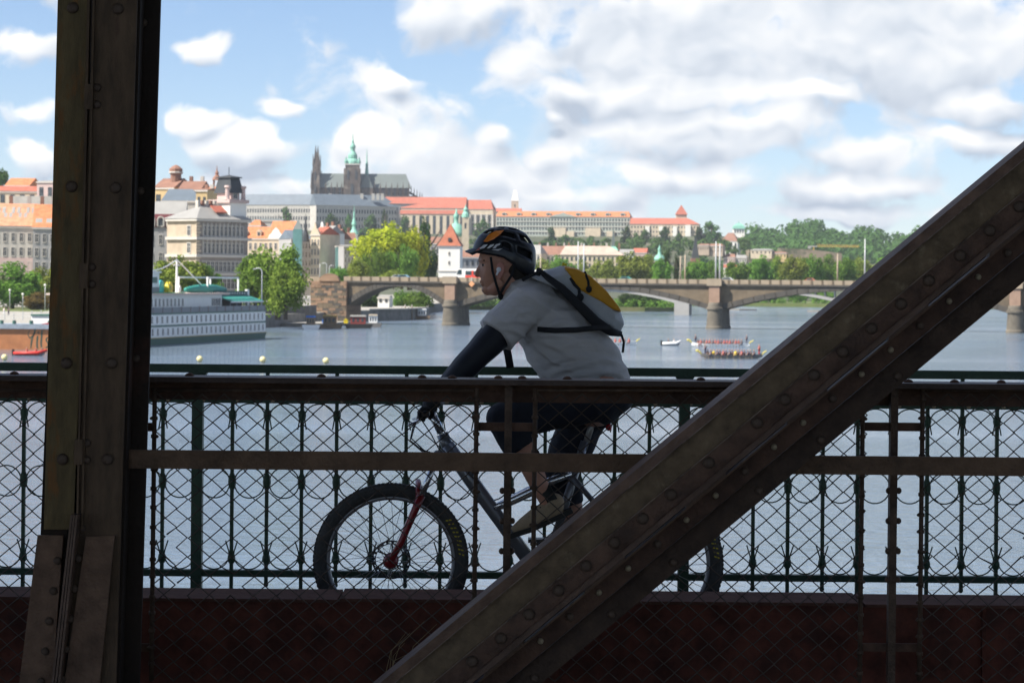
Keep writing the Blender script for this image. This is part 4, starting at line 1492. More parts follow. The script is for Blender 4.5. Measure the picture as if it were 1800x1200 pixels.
for dx, dy in ((0, 0), (2.5, 19 * k_)):
    b = MB()
    xc = cx_(553.5 + dx)
    yc = 2 * k_ + dy
    b.frustum(xc, yc, 0, cz_(330), 8.5 * k_, 8.5 * k_, 7.2 * k_, 7.2 * k_)
    b.frustum(xc, yc, cz_(330), cz_(290), 6.6 * k_, 6.6 * k_, 4.6 * k_, 4.6 * k_)
    b.frustum(xc, yc, cz_(290), cz_(256), 3.9 * k_, 3.9 * k_, .15, .15)
    for sx in (-1, 1):
        for sy in (-1, 1):
            b.frustum(xc + sx * 6.8 * k_, yc + sy * 6.8 * k_, cz_(332), cz_(300), 1.5 * k_, 1.5 * k_, .1, .1)
            b.frustum(xc + sx * 4.4 * k_, yc + sy * 4.4 * k_, cz_(292), cz_(272), 1.0 * k_, 1.0 * k_, .1, .1)
    wt_ = b.build('west_tower', W_DARKST, cat_)
    for z in (340, 318):
        link('window', win_mesh(2.6 * k_, 15 * k_, False), wt_, (xc, yc - (8.6 if z == 340 else 6.4) * k_, cz_(z)))
b = MB()
b.frustum(cx_(619), -4 * k_, 0, cz_(320), 15.5 * k_, 13 * k_, 14 * k_, 12 * k_)
b.frustum(cx_(619), -4 * k_, cz_(320), cz_(291), 13 * k_, 11 * k_, 12 * k_, 10.5 * k_)
for sx in (-1, 1):
    b.frustum(cx_(619) + sx * 12.5 * k_, -13 * k_, 0, cz_(297), 3.4 * k_, 3 * k_, 2.2 * k_, 2 * k_)
mt = b.build('great_tower', W_DARKST, cat_)
MB().box(cx_(606), cx_(632), -15.3 * k_, 7 * k_, cz_(291), cz_(288.5)).build('gallery', T_TRIM, mt)
for px in (612, 626):
    link('window', win_mesh(3.2 * k_, 16 * k_, False), mt, (cx_(px), -15.6 * k_, cz_(316)))
link('window', win_mesh(4.5 * k_, 18 * k_, False), mt, (cx_(619), -16.9 * k_, cz_(342)))
b = MB()
prof = [(12.8, 288.4), (12.5, 285), (11.2, 282), (8.0, 279.5), (8.6, 277), (8.2, 273), (6.4, 270), (4.2, 266), (4.0, 262), (5.2, 260), (5.0, 257), (3.2, 254), (2.0, 251), (2.3, 249), (1.0, 246), (.8, 241), (.3, 234)]
b.lathe([(r * k_, cz_(y)) for r, y in prof], cx_(619), -4 * k_, 12, 1, .9)
for sx in (-1, 1):
    for sy in (-1, 1):
        b.lathe([(2.2 * k_, cz_(288)), (2.4 * k_, cz_(284)), (1.2 * k_, cz_(281)), (.1, cz_(276))], cx_(619) + sx * 11.5 * k_, -4 * k_ + sy * 9.5 * k_, 8)
b.build('copper_cap', R_COPPER, mt, smooth=False)
b = MB()
b.lathe([(3.6 * k_, cz_(308)), (3.2 * k_, cz_(300)), (2.4 * k_, cz_(294)), (2.8 * k_, cz_(289)), (1.4 * k_, cz_(284)), (.8 * k_, cz_(272)), (.1, cz_(260))], cx_(643), ym, 8)
b.build('fleche', R_COPPER, cat_)

# ---- white water tower
DW = 890
s_ = m_of(1, DW)
t = thing('water_tower', at(789, 508, DW), 'white square water tower with steep red pyramid roof', 'tower', None, math.radians(-6))
MB().box(-19 * s_, 19 * s_, 0, 38 * s_, 0, 76 * s_).build('shaft', W_WHITE, t)
MB().box(-19.4 * s_, 19.4 * s_, -.25, -.005, 31 * s_, 32.5 * s_).build('string_course', T_TRIM, t)
b = MB()
b.frustum(0, 19 * s_, 76 * s_, 82 * s_, 21.5 * s_, 21.5 * s_, 17 * s_, 17 * s_)
b.frustum(0, 19 * s_, 82 * s_, 115 * s_, 17 * s_, 17 * s_, .5 * s_, .5 * s_)
rr = b.build('roof', mat('roof_tower_tile', (.36, .12, .065), .8, 0, .18, .6), t)
MB().box(-2.4 * s_, 2.4 * s_, .3 * s_, 8 * s_, 84 * s_, 90 * s_).build('dormer', R_DARK, rr)
for z in (24, 44, 60):
    link('window', win_mesh(2.6 * s_, 5 * s_, True), t, (0, 0, (z - (16 if z == 24 else 0)) * s_))

# ---- domed church behind the water tower
DN = 1950
s_ = m_of(1, DN)
t = thing('domed_church', at(805, 450, DN), 'baroque church with pale green dome and slim belfry behind the white tower', 'church')
MB().lathe([(17 * s_, 0), (17 * s_, 34 * s_)], 0, 10, 14).build('drum', W_CREAM, t)
b = MB()
b.lathe([(18 * s_, 34 * s_), (16.5 * s_, 42 * s_), (13 * s_, 50 * s_), (8 * s_, 56 * s_), (4 * s_, 58.5 * s_), (4 * s_, 66 * s_), (5 * s_, 68 * s_), (5 * s_, 72 * s_), (2.4 * s_, 76 * s_), (.3 * s_, 84 * s_)], -4 * s_, 10, 14)
b.build('dome', R_COPPER, t, smooth=True)
bf = MB().box(7 * s_, 19 * s_, -10 * s_, 2 * s_, 0, 68 * s_).build('belfry', W_CREAM, t)
MB().lathe([(7.5 * s_, 68 * s_), (6.5 * s_, 74 * s_), (4 * s_, 78 * s_), (4.4 * s_, 82 * s_), (1.4 * s_, 86 * s_), (.2 * s_, 92 * s_)], 13 * s_, -4 * s_, 10).build('belfry_cap', R_COPPER, bf)
link('window', win_mesh(3.4 * s_, 10 * s_, False), bf, (13 * s_, -10.02 * s_, 48 * s_))
house('low house with pinkish roof between the poplars and the water tower', 755, 775, 416, 428, 470, 1500, W_GREY, R_BROWN, 12, 0, 2, 2, small=True)
house('grey house behind the water tower, right', 806, 845, 440, 452, 500, 1000, W_GREY, R_BROWN, 12, 10, 4, 3, small=True)

# ---- low town right of the cyclist
GT = 'low town below the castle'
house('long low house with pale hipped roof behind the backpack', 985, 1096, 432, 448, 474, 1500, W_CREAM, mat('roof_pale_tile', (.50, .36, .29), .8, 0, .15, .2), 16, -4, 14, 2, small=True, hip=(.08, .25), group=GT, chim=5)
house('low house with reddish roof beside the helmet', 938, 996, 432, 448, 474, 1520, W_PALE, R_BROWN, 14, -4, 8, 2, small=True, hip=(.2, .05), group=GT, chim=4)
house('bright hipped roof end left of the reddish roof', 918, 950, 430, 446, 474, 1510, W_PALE, R_GREY, 12, -20, 4, 2, small=True, hip=(.2, .2), group=GT)
t = thing('chapel_tower', at(1078, 462, 1600), 'small white church tower with needle-thin green spire', 'church tower')
s_ = m_of(1, 1600)
MB().box(-8 * s_, 8 * s_, 0, 14 * s_, 0, 22 * s_).build('shaft', W_WHITE, t)
MB().frustum(0, 7 * s_, 22 * s_, 29 * s_, 9 * s_, 9 * s_, 3.5 * s_, 3.5 * s_).build('skirt_roof', R_COPPER, t)
MB().frustum(0, 7 * s_, 29 * s_, 68 * s_, 3 * s_, 3 * s_, .1, .1).build('needle_spire', R_LEAD, t)
link('window', win_mesh(2.6 * s_, 5 * s_, False), t, (0, 0, 8 * s_))
house('white house right of the needle spire', 1088, 1112, 438, 444, 466, 1620, W_WHITE, R_GREY, 10, -10, 4, 1, small=True, group=GT)
house('small pinkish house left of the green dome', 1112, 1136, 436, 444, 466, 1640, W_PINK, R_RED, 10, -12, 3, 1, small=True, group=GT)
t = thing('domed_chapel', at(1159, 476, 1500), 'white round chapel with pale green dome left of the poplars', 'chapel')
s_ = m_of(1, 1500)
MB().lathe([(10 * s_, 0), (10 * s_, 18 * s_)], 0, 0, 12).build('drum', W_WHITE, t)
MB().lathe([(11 * s_, 18 * s_), (10 * s_, 22 * s_), (7 * s_, 26.5 * s_), (3 * s_, 29 * s_), (2.6 * s_, 36 * s_), (3.4 * s_, 38 * s_), (1.5 * s_, 41 * s_), (.2 * s_, 46 * s_)], 0, 0, 12).build('dome', R_COPPER, t, smooth=True)
t = thing('brick_tower', at(1222, 478, 1450), 'dark tapering tower below the right end of the castle', 'tower')
s_ = m_of(1, 1450)
MB().frustum(0, 0, 0, 24 * s_, 9 * s_, 9 * s_, 8 * s_, 8 * s_).build('shaft', R_BROWN, t)
MB().frustum(0, 0, 24 * s_, 60 * s_, 6.5 * s_, 6.5 * s_, 1.2 * s_, 1.2 * s_).build('roof', R_DARK, t)
t, w, he, hr = house('white hillside house with steep red hipped roof below the summer palace', 1268, 1296, 409, 424, 446, 2400, W_WHITE, R_BROWN, 16, -14, 4, 2, small=True, hip=(.35, .35), group=GT)
for i, (pl, pr, yr, ye, yb, wl, rf_, lab) in enumerate([(1244, 1270, 428, 432, 444, mat('plaster_sand', (.42, .33, .25), .85, 0, .15, .2), R_BROWN, 'sandy hillside house left of the paired masts'), (1226, 1246, 428, 431, 442, mat('plaster_sand', (.42, .33, .25), .85, 0, .15, .2), R_BROWN, 'low pale house at the foot of the right palace'),
                                                     (1272, 1292, 446, 452, 470, W_PINK, R_BROWN, 'pinkish house right of the paired masts, left one'), (1290, 1312, 448, 453, 470, W_PALE, R_GREY, 'pinkish house right of the paired masts, right one'),
                                                     (1320, 1356, 437, 439, 448, W_CREAM, R_GREY, 'long low sunlit cream house on the slope, left one'), (1352, 1382, 442, 445, 454, W_OCHRE, R_BROWN, 'low sunlit ochre house on the slope, right one')]):
    house(lab, pl, pr, yr, ye, yb, 2050, wl, rf_, 12, -14, 5, 1 if yb - ye < 12 else 2, small=True, group=GT, hip=(.15, .15), ww=.3, hh=.4)
t = house('red-roofed shed behind the trees right of the paired masts', 1274, 1296, 465, 470, 480, 1300, W_PALE, R_RED, 8, 0, 0, 0, group=GT)
t = thing('summer_palace', at(1299, 420, 2650), 'small white pavilion with green hipped dome roof on the wooded ridge', 'pavilion')
s_ = m_of(1, 2650)
MB().box(-10 * s_, 10 * s_, 0, 16 * s_, 0, 18 * s_).build('wall', W_WHITE, t)
b = MB()
b.frustum(0, 8 * s_, 18 * s_, 23 * s_, 11 * s_, 9.5 * s_, 9.5 * s_, 8 * s_)
b.frustum(0, 8 * s_, 23 * s_, 27.5 * s_, 9.5 * s_, 8 * s_, 3.5 * s_, 2.5 * s_)
b.frustum(0, 8 * s_, 27.5 * s_, 32 * s_, .7 * s_, .7 * s_, .1, .1)
b.build('roof', R_COPPER, t)
windows(t, -9 * s_, 9 * s_, 9 * s_, 17 * s_, 4, 1, .4, .6, 0, True)
b = MB()
b.box(-16 * s_, 16 * s_, -4, 0, -4, 3 * s_)
b.build('terrace', W_PALE, t)
# terraced slope wall and crane
for i, (pa, pb, ya, yb2, D) in enumerate([(1316, 1390, 436, 452, 2150), (1372, 1480, 436, 449, 2200)]):
    a_, b_ = at(pa, ya + (3 if i == 0 else 0), D), at(pb, yb2 - 4, D)
    mb = MB()
    lo = at(pa, 462, D)
    lo2 = at(pb, 464, D)
    mb.prism([(a_.x, a_.y, lo.z), (b_.x, b_.y, lo2.z), (b_.x, b_.y, b_.z), ((a_.x + b_.x) / 2, (a_.y + b_.y) / 2, (a_.z * .7 + b_.z * .3)), (a_.x, a_.y, a_.z)], (0, 25, 0))
    tag(mb.build('earth_slope', mat('dug_earth', (.30, .23, .16), .95, 0, .3, .12, col2=(.09, .1, .05), c2pos=(.45, .6), c2scale=.08)), kind='structure')
t = thing('tower_crane', at(1430, 470, 2250), 'yellow tower crane with a long level jib in front of the wood', 'crane')
s_ = m_of(1, 2250)
M_CRANE = mat('crane_yellow', (.55, .36, .06), .6, 0, .1, 1)
MB().box(-1 * s_, 1 * s_, -1 * s_, 1 * s_, -20 * s_, 36 * s_).build('mast', M_CRANE, t)
b = MB()
x0, x1 = 6 * s_, 80 * s_
b.box(x0, x1, -.8 * s_, -.2 * s_, 36 * s_, 36.8 * s_)
b.box(x0, x1, .2 * s_, .8 * s_, 36 * s_, 36.8 * s_)
b.tube([(x0, 0, 40 * s_), (x1, 0, 39 * s_)], .4 * s_, 5)
for i in range(22):
    xa = lerp(x0, x1, i / 22)
    xb2 = lerp(x0, x1, (i + 1) / 22)
    b.tube([(xa, -.5 * s_, 36.5 * s_), ((xa + xb2) / 2, 0, 39.5 * s_), (xb2, -.5 * s_, 36.5 * s_)], .3 * s_, 4)
b.build('jib', M_CRANE, t)
b = MB()
b.box(-10 * s_, 6 * s_, -1 * s_, 1 * s_, 36 * s_, 38 * s_)
b.box(-10 * s_, -5 * s_, -1.4 * s_, 1.4 * s_, 33 * s_, 38 * s_)
b.build('counter_jib', W_PALE, t)
# ================================================================== stone arch bridge
M_SAND = mat('bridge_sandstone', (.17, .13, .085), .9, 0, .25, .35, .6, 2.0, (.11, .09, .065), (.48, .66), c2scale=.2)
M_VOUS = mat('bridge_voussoir', (.085, .076, .064), .9, 0, .2, .5, .5, 2.0)
M_PARA = mat('bridge_parapet', (.34, .27, .19), .9, 0, .15, .5)
M_GRAN = mat('pink_granite', (.33, .215, .15), .85, 0, .15, .6)
M_PIER = mat('pier_stone', (.15, .13, .10), .9, 0, .25, .4, .6, 2.0, (.09, .08, .065), (.5, .7))
M_BRICK = mat('abutment_stone', (.25, .16, .1), .9, 0, .35, .5, .6, 1.5, (.42, .32, .2), (.62, .7), stretch=(.4, .4, 2.5))
PA, PB = Vector((at(793, 572, 644).x, 644, 0)), Vector((at(1257, 578, 627).x, 627, 0))
ba = math.atan2(PB.y - PA.y, PB.x - PA.x)
SP = (PB - PA).length
br = thing('stone_bridge', PA, 'long sandstone arch bridge with granite piers across the river', 'bridge', None, ba)
PIERS = [0.0, SP, SP * 2 + 5, SP * 3 + 8]
XAB = -27.4
ZS, ZCR, ZCO = 4.7, 9.75, 10.55
BW = 10.0
PH = 1.75
spans = [(XAB, -PH)] + [(PIERS[i] + PH, PIERS[i + 1] - PH) for i in range(3)]
for (xa, xb) in spans:
    n = 28
    xs = [lerp(xa, xb, i / n) for i in range(n + 1)]
    zi = [ZS + (ZCR - ZS) * (1 - ((2 * (x - xa) / (xb - xa)) - 1) ** 2) for x in xs]
    mb = MB()
    for i in range(n):
        for yy in (0, BW):
            mb.add([(xs[i], yy, zi[i]), (xs[i + 1], yy, zi[i + 1]), (xs[i + 1], yy, ZCO), (xs[i], yy, ZCO)], [(0, 1, 2, 3)])
        mb.add([(xs[i], 0, zi[i]), (xs[i + 1], 0, zi[i + 1]), (xs[i + 1], BW, zi[i + 1]), (xs[i], BW, zi[i])], [(0, 1, 2, 3)])
    mb.build('spandrel', M_SAND, br)
    # voussoirs, one by one
    nv = 26
    for i in range(nv):
        f0, f1 = i / nv + .0012, (i + 1) / nv - .0012
        q = []
        for f, o_ in ((f0, 0), (f1, 0), (f1, 1), (f0, 1)):
            x = lerp(xa, xb, f)
            u = 2 * f - 1
            z = ZS + (ZCR - ZS) * (1 - u * u)
            dzdx = (ZCR - ZS) * (-2 * u) * 2 / (xb - xa)
            nn = Vector((-dzdx, 0, 1)).normalized()
            p = Vector((x, 0, z)) + nn * (1.3 * o_ + .02)
            p.y = -.22
            if p.z > ZCO - .06:
                p.z = ZCO - .06
            q.append(p)
        MB().prism(q, (0, .215, 0)).build('voussoir', M_VOUS, br)
for i, x in enumerate(PIERS):
    mb = MB()
    mb.box(x - PH, x + PH, -.05, BW + .05, 0, ZCO)
    mb.build('pier_core', M_SAND, br)
    # rounded base
    mb = MB()
    prof = []
    prof += [(2.2, -1.5), (2.18, .45), (2.02, .75)]
    for k in range(7):
        z_, r_ = .78 + k * .55, 2.0 - k * .034
        prof += [(r_, z_), (r_, z_ + .5), (r_ - .05, z_ + .52), (r_ - .05, z_ + .545)]
    prof += [(2.08, 4.75), (2.08, 5.25), (1.75, 5.35), (1.62, 6.2), (1.45, 6.5)]
    n = 14
    vs, fs = [], []
    ring = [(math.cos(math.pi + math.pi * k / n), math.sin(math.pi + math.pi * k / n)) for k in range(n + 1)]
    for r, z in prof:
        for c, s in ring:
            vs.append((x + c * r, -.8 + s * r * .9, z))
        vs.append((x + r, BW, z))
        vs.append((x - r, BW, z))
    m_ = n + 3
    for a in range(len(prof) - 1):
        for k in range(m_):
            l = (k + 1) % m_
            fs.append((a * m_ + k, a * m_ + l, (a + 1) * m_ + l, (a + 1) * m_ + k))
    fs.append(tuple(range((len(prof) - 1) * m_, len(prof) * m_)))
    mb.add(vs, fs)
    mb.build('pier_base', M_PIER, br)
    MB().box(x - 1.3, x + 1.3, -1.7, -.06, 6.5, ZCO - .05).build('granite_pilaster', M_GRAN, br)
    MB().box(x - 1.8, x + 1.8, -2.0, -.5, ZCO, ZCO + 1.75).build('refuge_parapet', M_PARA, br)
XE = PIERS[-1] + 40
MB().box(XAB - 1, XE, -.5, BW + .5, ZCO, ZCO + .45).build('cornice', M_VOUS, br)
MB().box(XAB - 1, XE, .35, BW - .35, ZCO + .45, ZCO + .6).build('roadway', M_PAVE, br)
ZP = ZCO + 1.55
for yy in (-.3, BW - .05):
    MB().box(XAB - 1, XE, yy, yy + .35, ZCO + .45, ZP).build('parapet', M_PARA, br)
PIL = MB().box(-.22, .22, -.12, .02, 0, ZP - ZCO - .45).mesh('parapet_pilaster', M_SAND)
x = XAB + 1
while x < XE - 1:
    if min(abs(x - p) for p in PIERS) > 2.2:
        link('parapet_pilaster', PIL, br, (x, -.305, ZCO + .453))
    x += 2.55
# abutment at the left end
mb = MB()
mb.box(XAB - 9.6, XAB, -1.0, BW + 1, -1, ZCO + .3)
mb.build('abutment', M_BRICK, br)
rs = random.Random(5)
for k in range(16):
    z0 = .2 + k * .64
    xx = XAB - 9.6
    while xx < XAB - .4:
        wd_ = min(rs.uniform(.7, 1.9), XAB - xx)
        MB().box(xx + .02, xx + wd_ - .02, -1.0 - rs.uniform(.04, .22), -.9, z0, z0 + .6).build('stone', rs.choice((M_BRICK, M_BRICK, M_SAND, M_VOUS)), br)
        xx += wd_
mb = MB()
mb.prism([(XAB - 4.6 + 2.7 * math.cos(math.pi * k / 10), -1.3, ZCO + .3 + 2.0 * math.sin(math.pi * k / 10)) for k in range(11)], (0, 1.2, 0))
mb.build('rounded_gable', M_BRICK, br)
MB().box(XAB - 12, XAB - 7.4, -.6, 0, ZCO + .3, ZCO + 1.4).build('end_parapet', M_PARA, br)

# ---- second, concrete bridge behind
M_CONC = mat('pale_concrete', (.40, .38, .35), .85, 0, .1, .3)
D2 = 905
c2 = thing('concrete_bridge', Vector((at(1198, 552, D2).x, D2, 0)), 'pale concrete arch bridge seen through the arches of the stone bridge', 'bridge', None, ba * .6)
MB().box(-2.6, 2.6, 0, 12, -1, 7.4).build('pier', M_CONC, c2)
MB().box(57, 62.5, 0, 12, -1, 7.4).build('pier', M_CONC, c2)
MB().box(-64, -58.5, 0, 12, -1, 7.4).build('pier', M_CONC, c2)
for (xa, xb) in ((-58.5, -2.6), (2.6, 57), (62.5, 118)):
    n = 20
    top, bot = [], []
    for i in range(n + 1):
        f = i / n
        u = 2 * f - 1
        x = lerp(xa, xb, f)
        bot.append((x, 0, 4.2 + 3.9 * (1 - u * u)))
        top.append((x, 0, 5.5 + 3.4 * (1 - u * u)))
    mb = MB()
    for i in range(n):
        mb.prism([bot[i], bot[i + 1], top[i + 1], top[i]], (0, 11, 0))
    mb.build('arch_rib', M_CONC, c2)
    for i in range(1, 16):
        f = i / 16
        u = 2 * f - 1
        x = lerp(xa, xb, f)
        z = 5.5 + 3.4 * (1 - u * u)
        if z < 8.7:
            MB().box(x - .25, x + .25, .5, 10.5, z - .1, 9.0).build('column', M_CONC, c2)
MB().box(-120, 190, -.6, 12.6, 9.0, 9.9).build('deck', M_CONC, c2)

# ---- on the bridge
M_POLE = mat('grey_pole', (.5, .51, .5), .5, 0, .1, 2)
M_POLE2 = mat('wood_mast', (.42, .33, .24), .7, 0, .1, 2)
M_BLACK = mat('black_rubber', (.02, .02, .02), .6)
M_GLASSV = mat('vehicle_glass', (.03, .05, .06), .1, spec=.7)


def on_bridge(px, y=3.0):
    k = (px - CXP) / F_PX
    # local x with world direction px at local depth y
    cb, sb = math.cos(ba), math.sin(ba)
    # PA.x + x cb - y sb = k (PA.y + x sb + y cb)
    x = (k * (PA.y + y * cb) - PA.x + y * sb) / (cb - k * sb)
    return Vector((PA.x + x * cb - y * sb, PA.y + x * sb + y * cb, ZCO + .6))


masts = [(1016, 424, M_POLE, 'first of the two masts above the backpack'), (1026, 428, M_POLE, 'second of the two masts above the backpack'), (950, 446, M_POLE2, 'short mast between helmet and backpack'),
         (1196, 450, M_POLE2, 'left of the pair of short masts left of the second pier'), (1204, 448, M_POLE2, 'right of the pair of short masts left of the second pier'),
         (1258, 424, M_POLE, 'left of the tall pair over the second pier'), (1265, 428, M_POLE, 'right of the tall pair over the second pier'), (1472, 446, M_POLE2, 'single brown mast over the right arch'), (1520, 420, M_POLE, 'tall grey mast next to the diagonal beam')]
for i, (px, yt, m, lab) in enumerate(masts):
    p = on_bridge(px, 1.2 if i % 2 else 10.5)
    t = thing('bridge_mast', p, 'thin bridge mast, ' + lab, 'mast', 'masts on the stone bridge')
    h = (at(px, yt, p.y).z - p.z)
    MB().tube([(0, 0, 0), (0, 0, h)], [.22, .13], 8).build('pole', m, t, smooth=True)
    MB().tube([(0, 0, 0), (0, 0, .7)], .34, 8).build('base', m, t)


def car(px, col, label, y=3.0, L=4.3):
    p = on_bridge(px, y)
    t = thing('car', p, label, 'car', 'cars on the stone bridge', ba)
    m = mat('car_paint_' + str(col), col, .3, 0, .05, 1, spec=.6)
    b = MB()
    hl = L / 2
    prof = [(-hl, .35), (-hl, .85), (-hl * .9, .95), (-hl * .5, 1.0), (-hl * .18, 1.5), (hl * .45, 1.52), (hl * .85, 1.0), (hl, .9), (hl, .35)]
    b.prism([(x, -.85, z) for x, z in prof], (0, 1.7, 0))
    b.build('body', m, t)
    b = MB()
    b.prism([(-hl * .42, -.87, 1.02), (-hl * .16, -.87, 1.44), (hl * .42, -.87, 1.46), (hl * .72, -.87, 1.02)], (0, 1.74, 0))
    b.build('window', M_GLASSV, t)
    for sx in (-.62, .62):
        for sy in (-.86, .66):
            b = MB()
            b.tube([(hl * sx, sy, .32), (hl * sx, sy + .2, .32)], .32, 12)
            b.build('wheel', M_BLACK, t)
    return t


car(707, (.16, .33, .45), 'light blue car on the bridge left of the white tower')
car(697, (.7, .7, .68), 'white car tight behind the light blue car', 8.0)
car(1097, (.05, .34, .25), 'green car on the bridge right of the backpack')
car(1422, (.62, .16, .03), 'orange car on the bridge over the right arch', 3.0, 3.4)
car(1276, (.68, .68, .66), 'white car on the bridge by the paired masts', 8.5)
p = on_bridge(833, 8.0)
t = thing('tram', p, 'white and red tram on the bridge in front of the cyclist\'s face', 'tram', None, ba)
M_TW, M_TR = mat('tram_white', (.7, .7, .68), .4, 0, .05, 1), mat('tram_red', (.6, .05, .03), .4, 0, .05, 1)
b = MB()
b.prism([(-4.6, -1.2, .4), (-4.4, -1.2, 1.6), (-3.8, -1.2, 3.2), (9, -1.2, 3.2), (9, -1.2, .4)], (0, 2.4, 0))
b.build('body', M_TW, t)
MB().box(-2.0, 9, -1.24, -1.204, .5, 1.5).build('red_panel', M_TR, t)
for i in range(5):
    MB().box(-1.9 + i * 2.1, -.3 + i * 2.1, -1.25, -1.203, 1.6, 2.6).build('window', M_GLASSV, t)
    MB().box(-.28 + i * 2.1, .18 + i * 2.1, -1.24, -1.202, 1.5, 2.7).build('pillar', M_TR, t)
MB().prism([(-4.25, -1.25, 1.7), (-3.75, -1.25, 2.9), (-2.9, -1.25, 2.9), (-2.9, -1.25, 1.7)], (0, .05, 0)).build('windscreen', M_GLASSV, t)
p = on_bridge(1004, 9.0)
t = thing('bus', p + Vector((-9, 0, 0)), 'white bus roof on the bridge just behind the cyclist\'s neck', 'bus', None, ba)
MB().box(-5.5, 5.5, -1.2, 1.2, .4, 3.0).build('body', M_TW, t)
for i in range(6):
    MB().box(-5.2 + i * 1.75, -3.7 + i * 1.75, -1.23, -1.202, 1.4, 2.4).build('window', M_GLASSV, t)
for sx in (-3.6, 3.6):
    MB().tube([(sx, -1.2, .5), (sx, -.9, .5)], .5, 12).build('wheel', M_BLACK, t)
# navigation board hung on the bridge
p = on_bridge(829, -.62)
t = thing('navigation_board', Vector((p.x, p.y, at(829, 499, p.y).z)), 'small orange diamond board hung on the bridge right of the first pier', 'sign', None, ba)
s_ = m_of(5.5, 640)
MB().prism([(0, 0, s_), (s_, 0, 0), (0, 0, -s_), (-s_, 0, 0)], (0, .12, 0)).build('board', mat('board_orange', (.72, .34, .16), .6, 0, .05, 1), t)
MB().box(-.07, .07, .02, .12, s_ * .9, s_ * 2.2).build('hanger', M_POLE, t)

# lamps on the quay and by the bridge end
def lamp(px, yt, yb, D, label, arm=0.0, head=True):
    p = at(px, yb, D)
    t = thing('street_lamp', p, label, 'street lamp', 'street lamps on the left bank')
    h = m_of(yb - yt, D)
    pts = [(0, 0, 0), (0, 0, h * .8)]
    if arm:
        pts += [(0, 0, h * .92), (arm * .25, 0, h * .985), (arm * .6, 0, h), (arm, 0, h * .985)]
    else:
        pts += [(0, 0, h)]
    MB().tube(pts, [.13] + [.1] * (len(pts) - 1), 8).build('pole', M_POLE, t, smooth=True)
    if arm:
        MB().box(min(arm, arm * 1.4), max(arm, arm * 1.4), -.14, .14, h * .965, h * .985).build('head', M_POLE, t)
    elif head:
        b = MB()
        b.sphere((0, 0, h + .25), .32, 10, 8)
        b.build('globe', W_WHITE, t, smooth=True)
    return t


lamp(460, 471, 545, 520, 'tall curved street lamp at the right end of the ship', -1.3)
lamp(574, 462, 500, 760, 'curved double lamp pole above the bridge end, left', -1.2)
lamp(579, 466, 500, 770, 'curved lamp pole above the bridge end, right', 1.0)
lamp(562, 464, 500, 765, 'straight grey pole above the bridge end', 0, False)
lamp(79, 503, 552, 620, 'straight lamp with white head beside the tall steel post', 0)
lamp(17, 512, 548, 640, 'white globe lamp at the left edge by the hedge', 0)
lamp(40, 519, 550, 630, 'thin globe lamp in front of the bronze hedge', 0)
# quay fence by the barge
t = thing('quay_fence', at(40, 572, 470), 'pale quay railing with posts above the terracotta barge', 'railing')
for i in range(12):
    px = -40 + i * 16
    a_ = at(px, 572 - i * 1.6, 470)
    MB().box(a_.x - .06, a_.x + .06, 469.9, 470.1, a_.z, a_.z + 1.7).build('post', M_POLE, t, world=True)
a_, b_ = at(-40, 560, 470), at(136, 542, 470)
for dz in (0, -.55):
    MB().tube([a_ + Vector((0, 0, dz)), b_ + Vector((0, 0, dz))], .05, 6).build('rail', M_POLE, t, world=True)
# quay wall block right of the ship
t = MB()
a_, b_ = at(466, 540, 610), at(556, 536, 632)
t.prism([(a_.x, a_.y, 0), (b_.x, b_.y, 0), (b_.x, b_.y, b_.z), (a_.x, a_.y, a_.z)], (0, 1.2, 0))
tag(t.build('quay_wall', mat('dark_quay_stone', (.13, .125, .12), .9, 0, .3, .4, .6, 2)), 'dark stone quay wall between the ship and the bridge end', 'wall')
# ================================================================== ship, barge, boats, buoys
S_WHITE = mat('ship_white', (.88, .86, .82), .5, 0, .05, .5)
S_GREEN = mat('ship_green', (.05, .13, .10), .5, 0, .15, .3)
S_TEAL = mat('ship_teal_canvas', (.025, .23, .185), .6, 0, .1, .5)
S_GOLD = mat('ship_gold_line', (.35, .27, .08), .5)
S_GREY = mat('ship_rail_grey', (.22, .23, .24), .6, 0, .1, .5)
S_DECK = mat('ship_deck_pink', (.62, .48, .40), .7, 0, .08, .5)
S_BLUE = mat('ship_turquoise', (.02, .42, .45), .5)
S_YEL = mat('ship_yellow', (.75, .55, .03), .5)
S_WIN = mat('cabin_glass', (.09, .10, .12), .2, spec=.6)
P1 = Vector((at(467, 596, 485).x, 485, 0))
ud_ = Vector((-12.9, -58.0)).normalized()
sa = math.atan2(ud_.y, ud_.x)
ship = thing('river_hotel_ship', P1, 'long white and green passenger ship moored at the left quay', 'ship', None, sa)


def ss(px):
    k = (px - CXP) / F_PX
    return (P1.x - 485 * k) / (-ud_.x + ud_.y * k)


LS, BM = 92.0, 11.0
# local x runs along the ship towards the viewer, local +y is the river side (0), -y inboard
hull = MB()
prof = []
pts_b = [(1.0, -1.2), (0, -.4), (LS - 8, -.4), (LS, -BM / 2), (LS - 8, -BM + .4), (0, -BM + .4), (1.0, -BM + 1.2)]
pts_t = [(.4, -.6), (-.4, 0), (LS - 6, 0), (LS + 3, -BM / 2), (LS - 6, -BM), (-.4, -BM), (.4, -BM + .6)]
n = len(pts_b)
hull.add([(x, y, -1.0) for x, y in pts_b] + [(x, y, 1.05) for x, y in pts_t], [(i, (i + 1) % n, n + (i + 1) % n, n + i) for i in range(n)] + [tuple(range(n, 2 * n))])
hull.build('hull', S_GREEN, ship)
MB().box(-.45, LS - 6, -.3, .03, 1.06, 1.22).build('gold_line', S_GOLD, ship)
MB().box(0, LS - 6.5, -BM + .05, -.05, 1.23, 2.98).build('lower_deck', S_WHITE, ship)
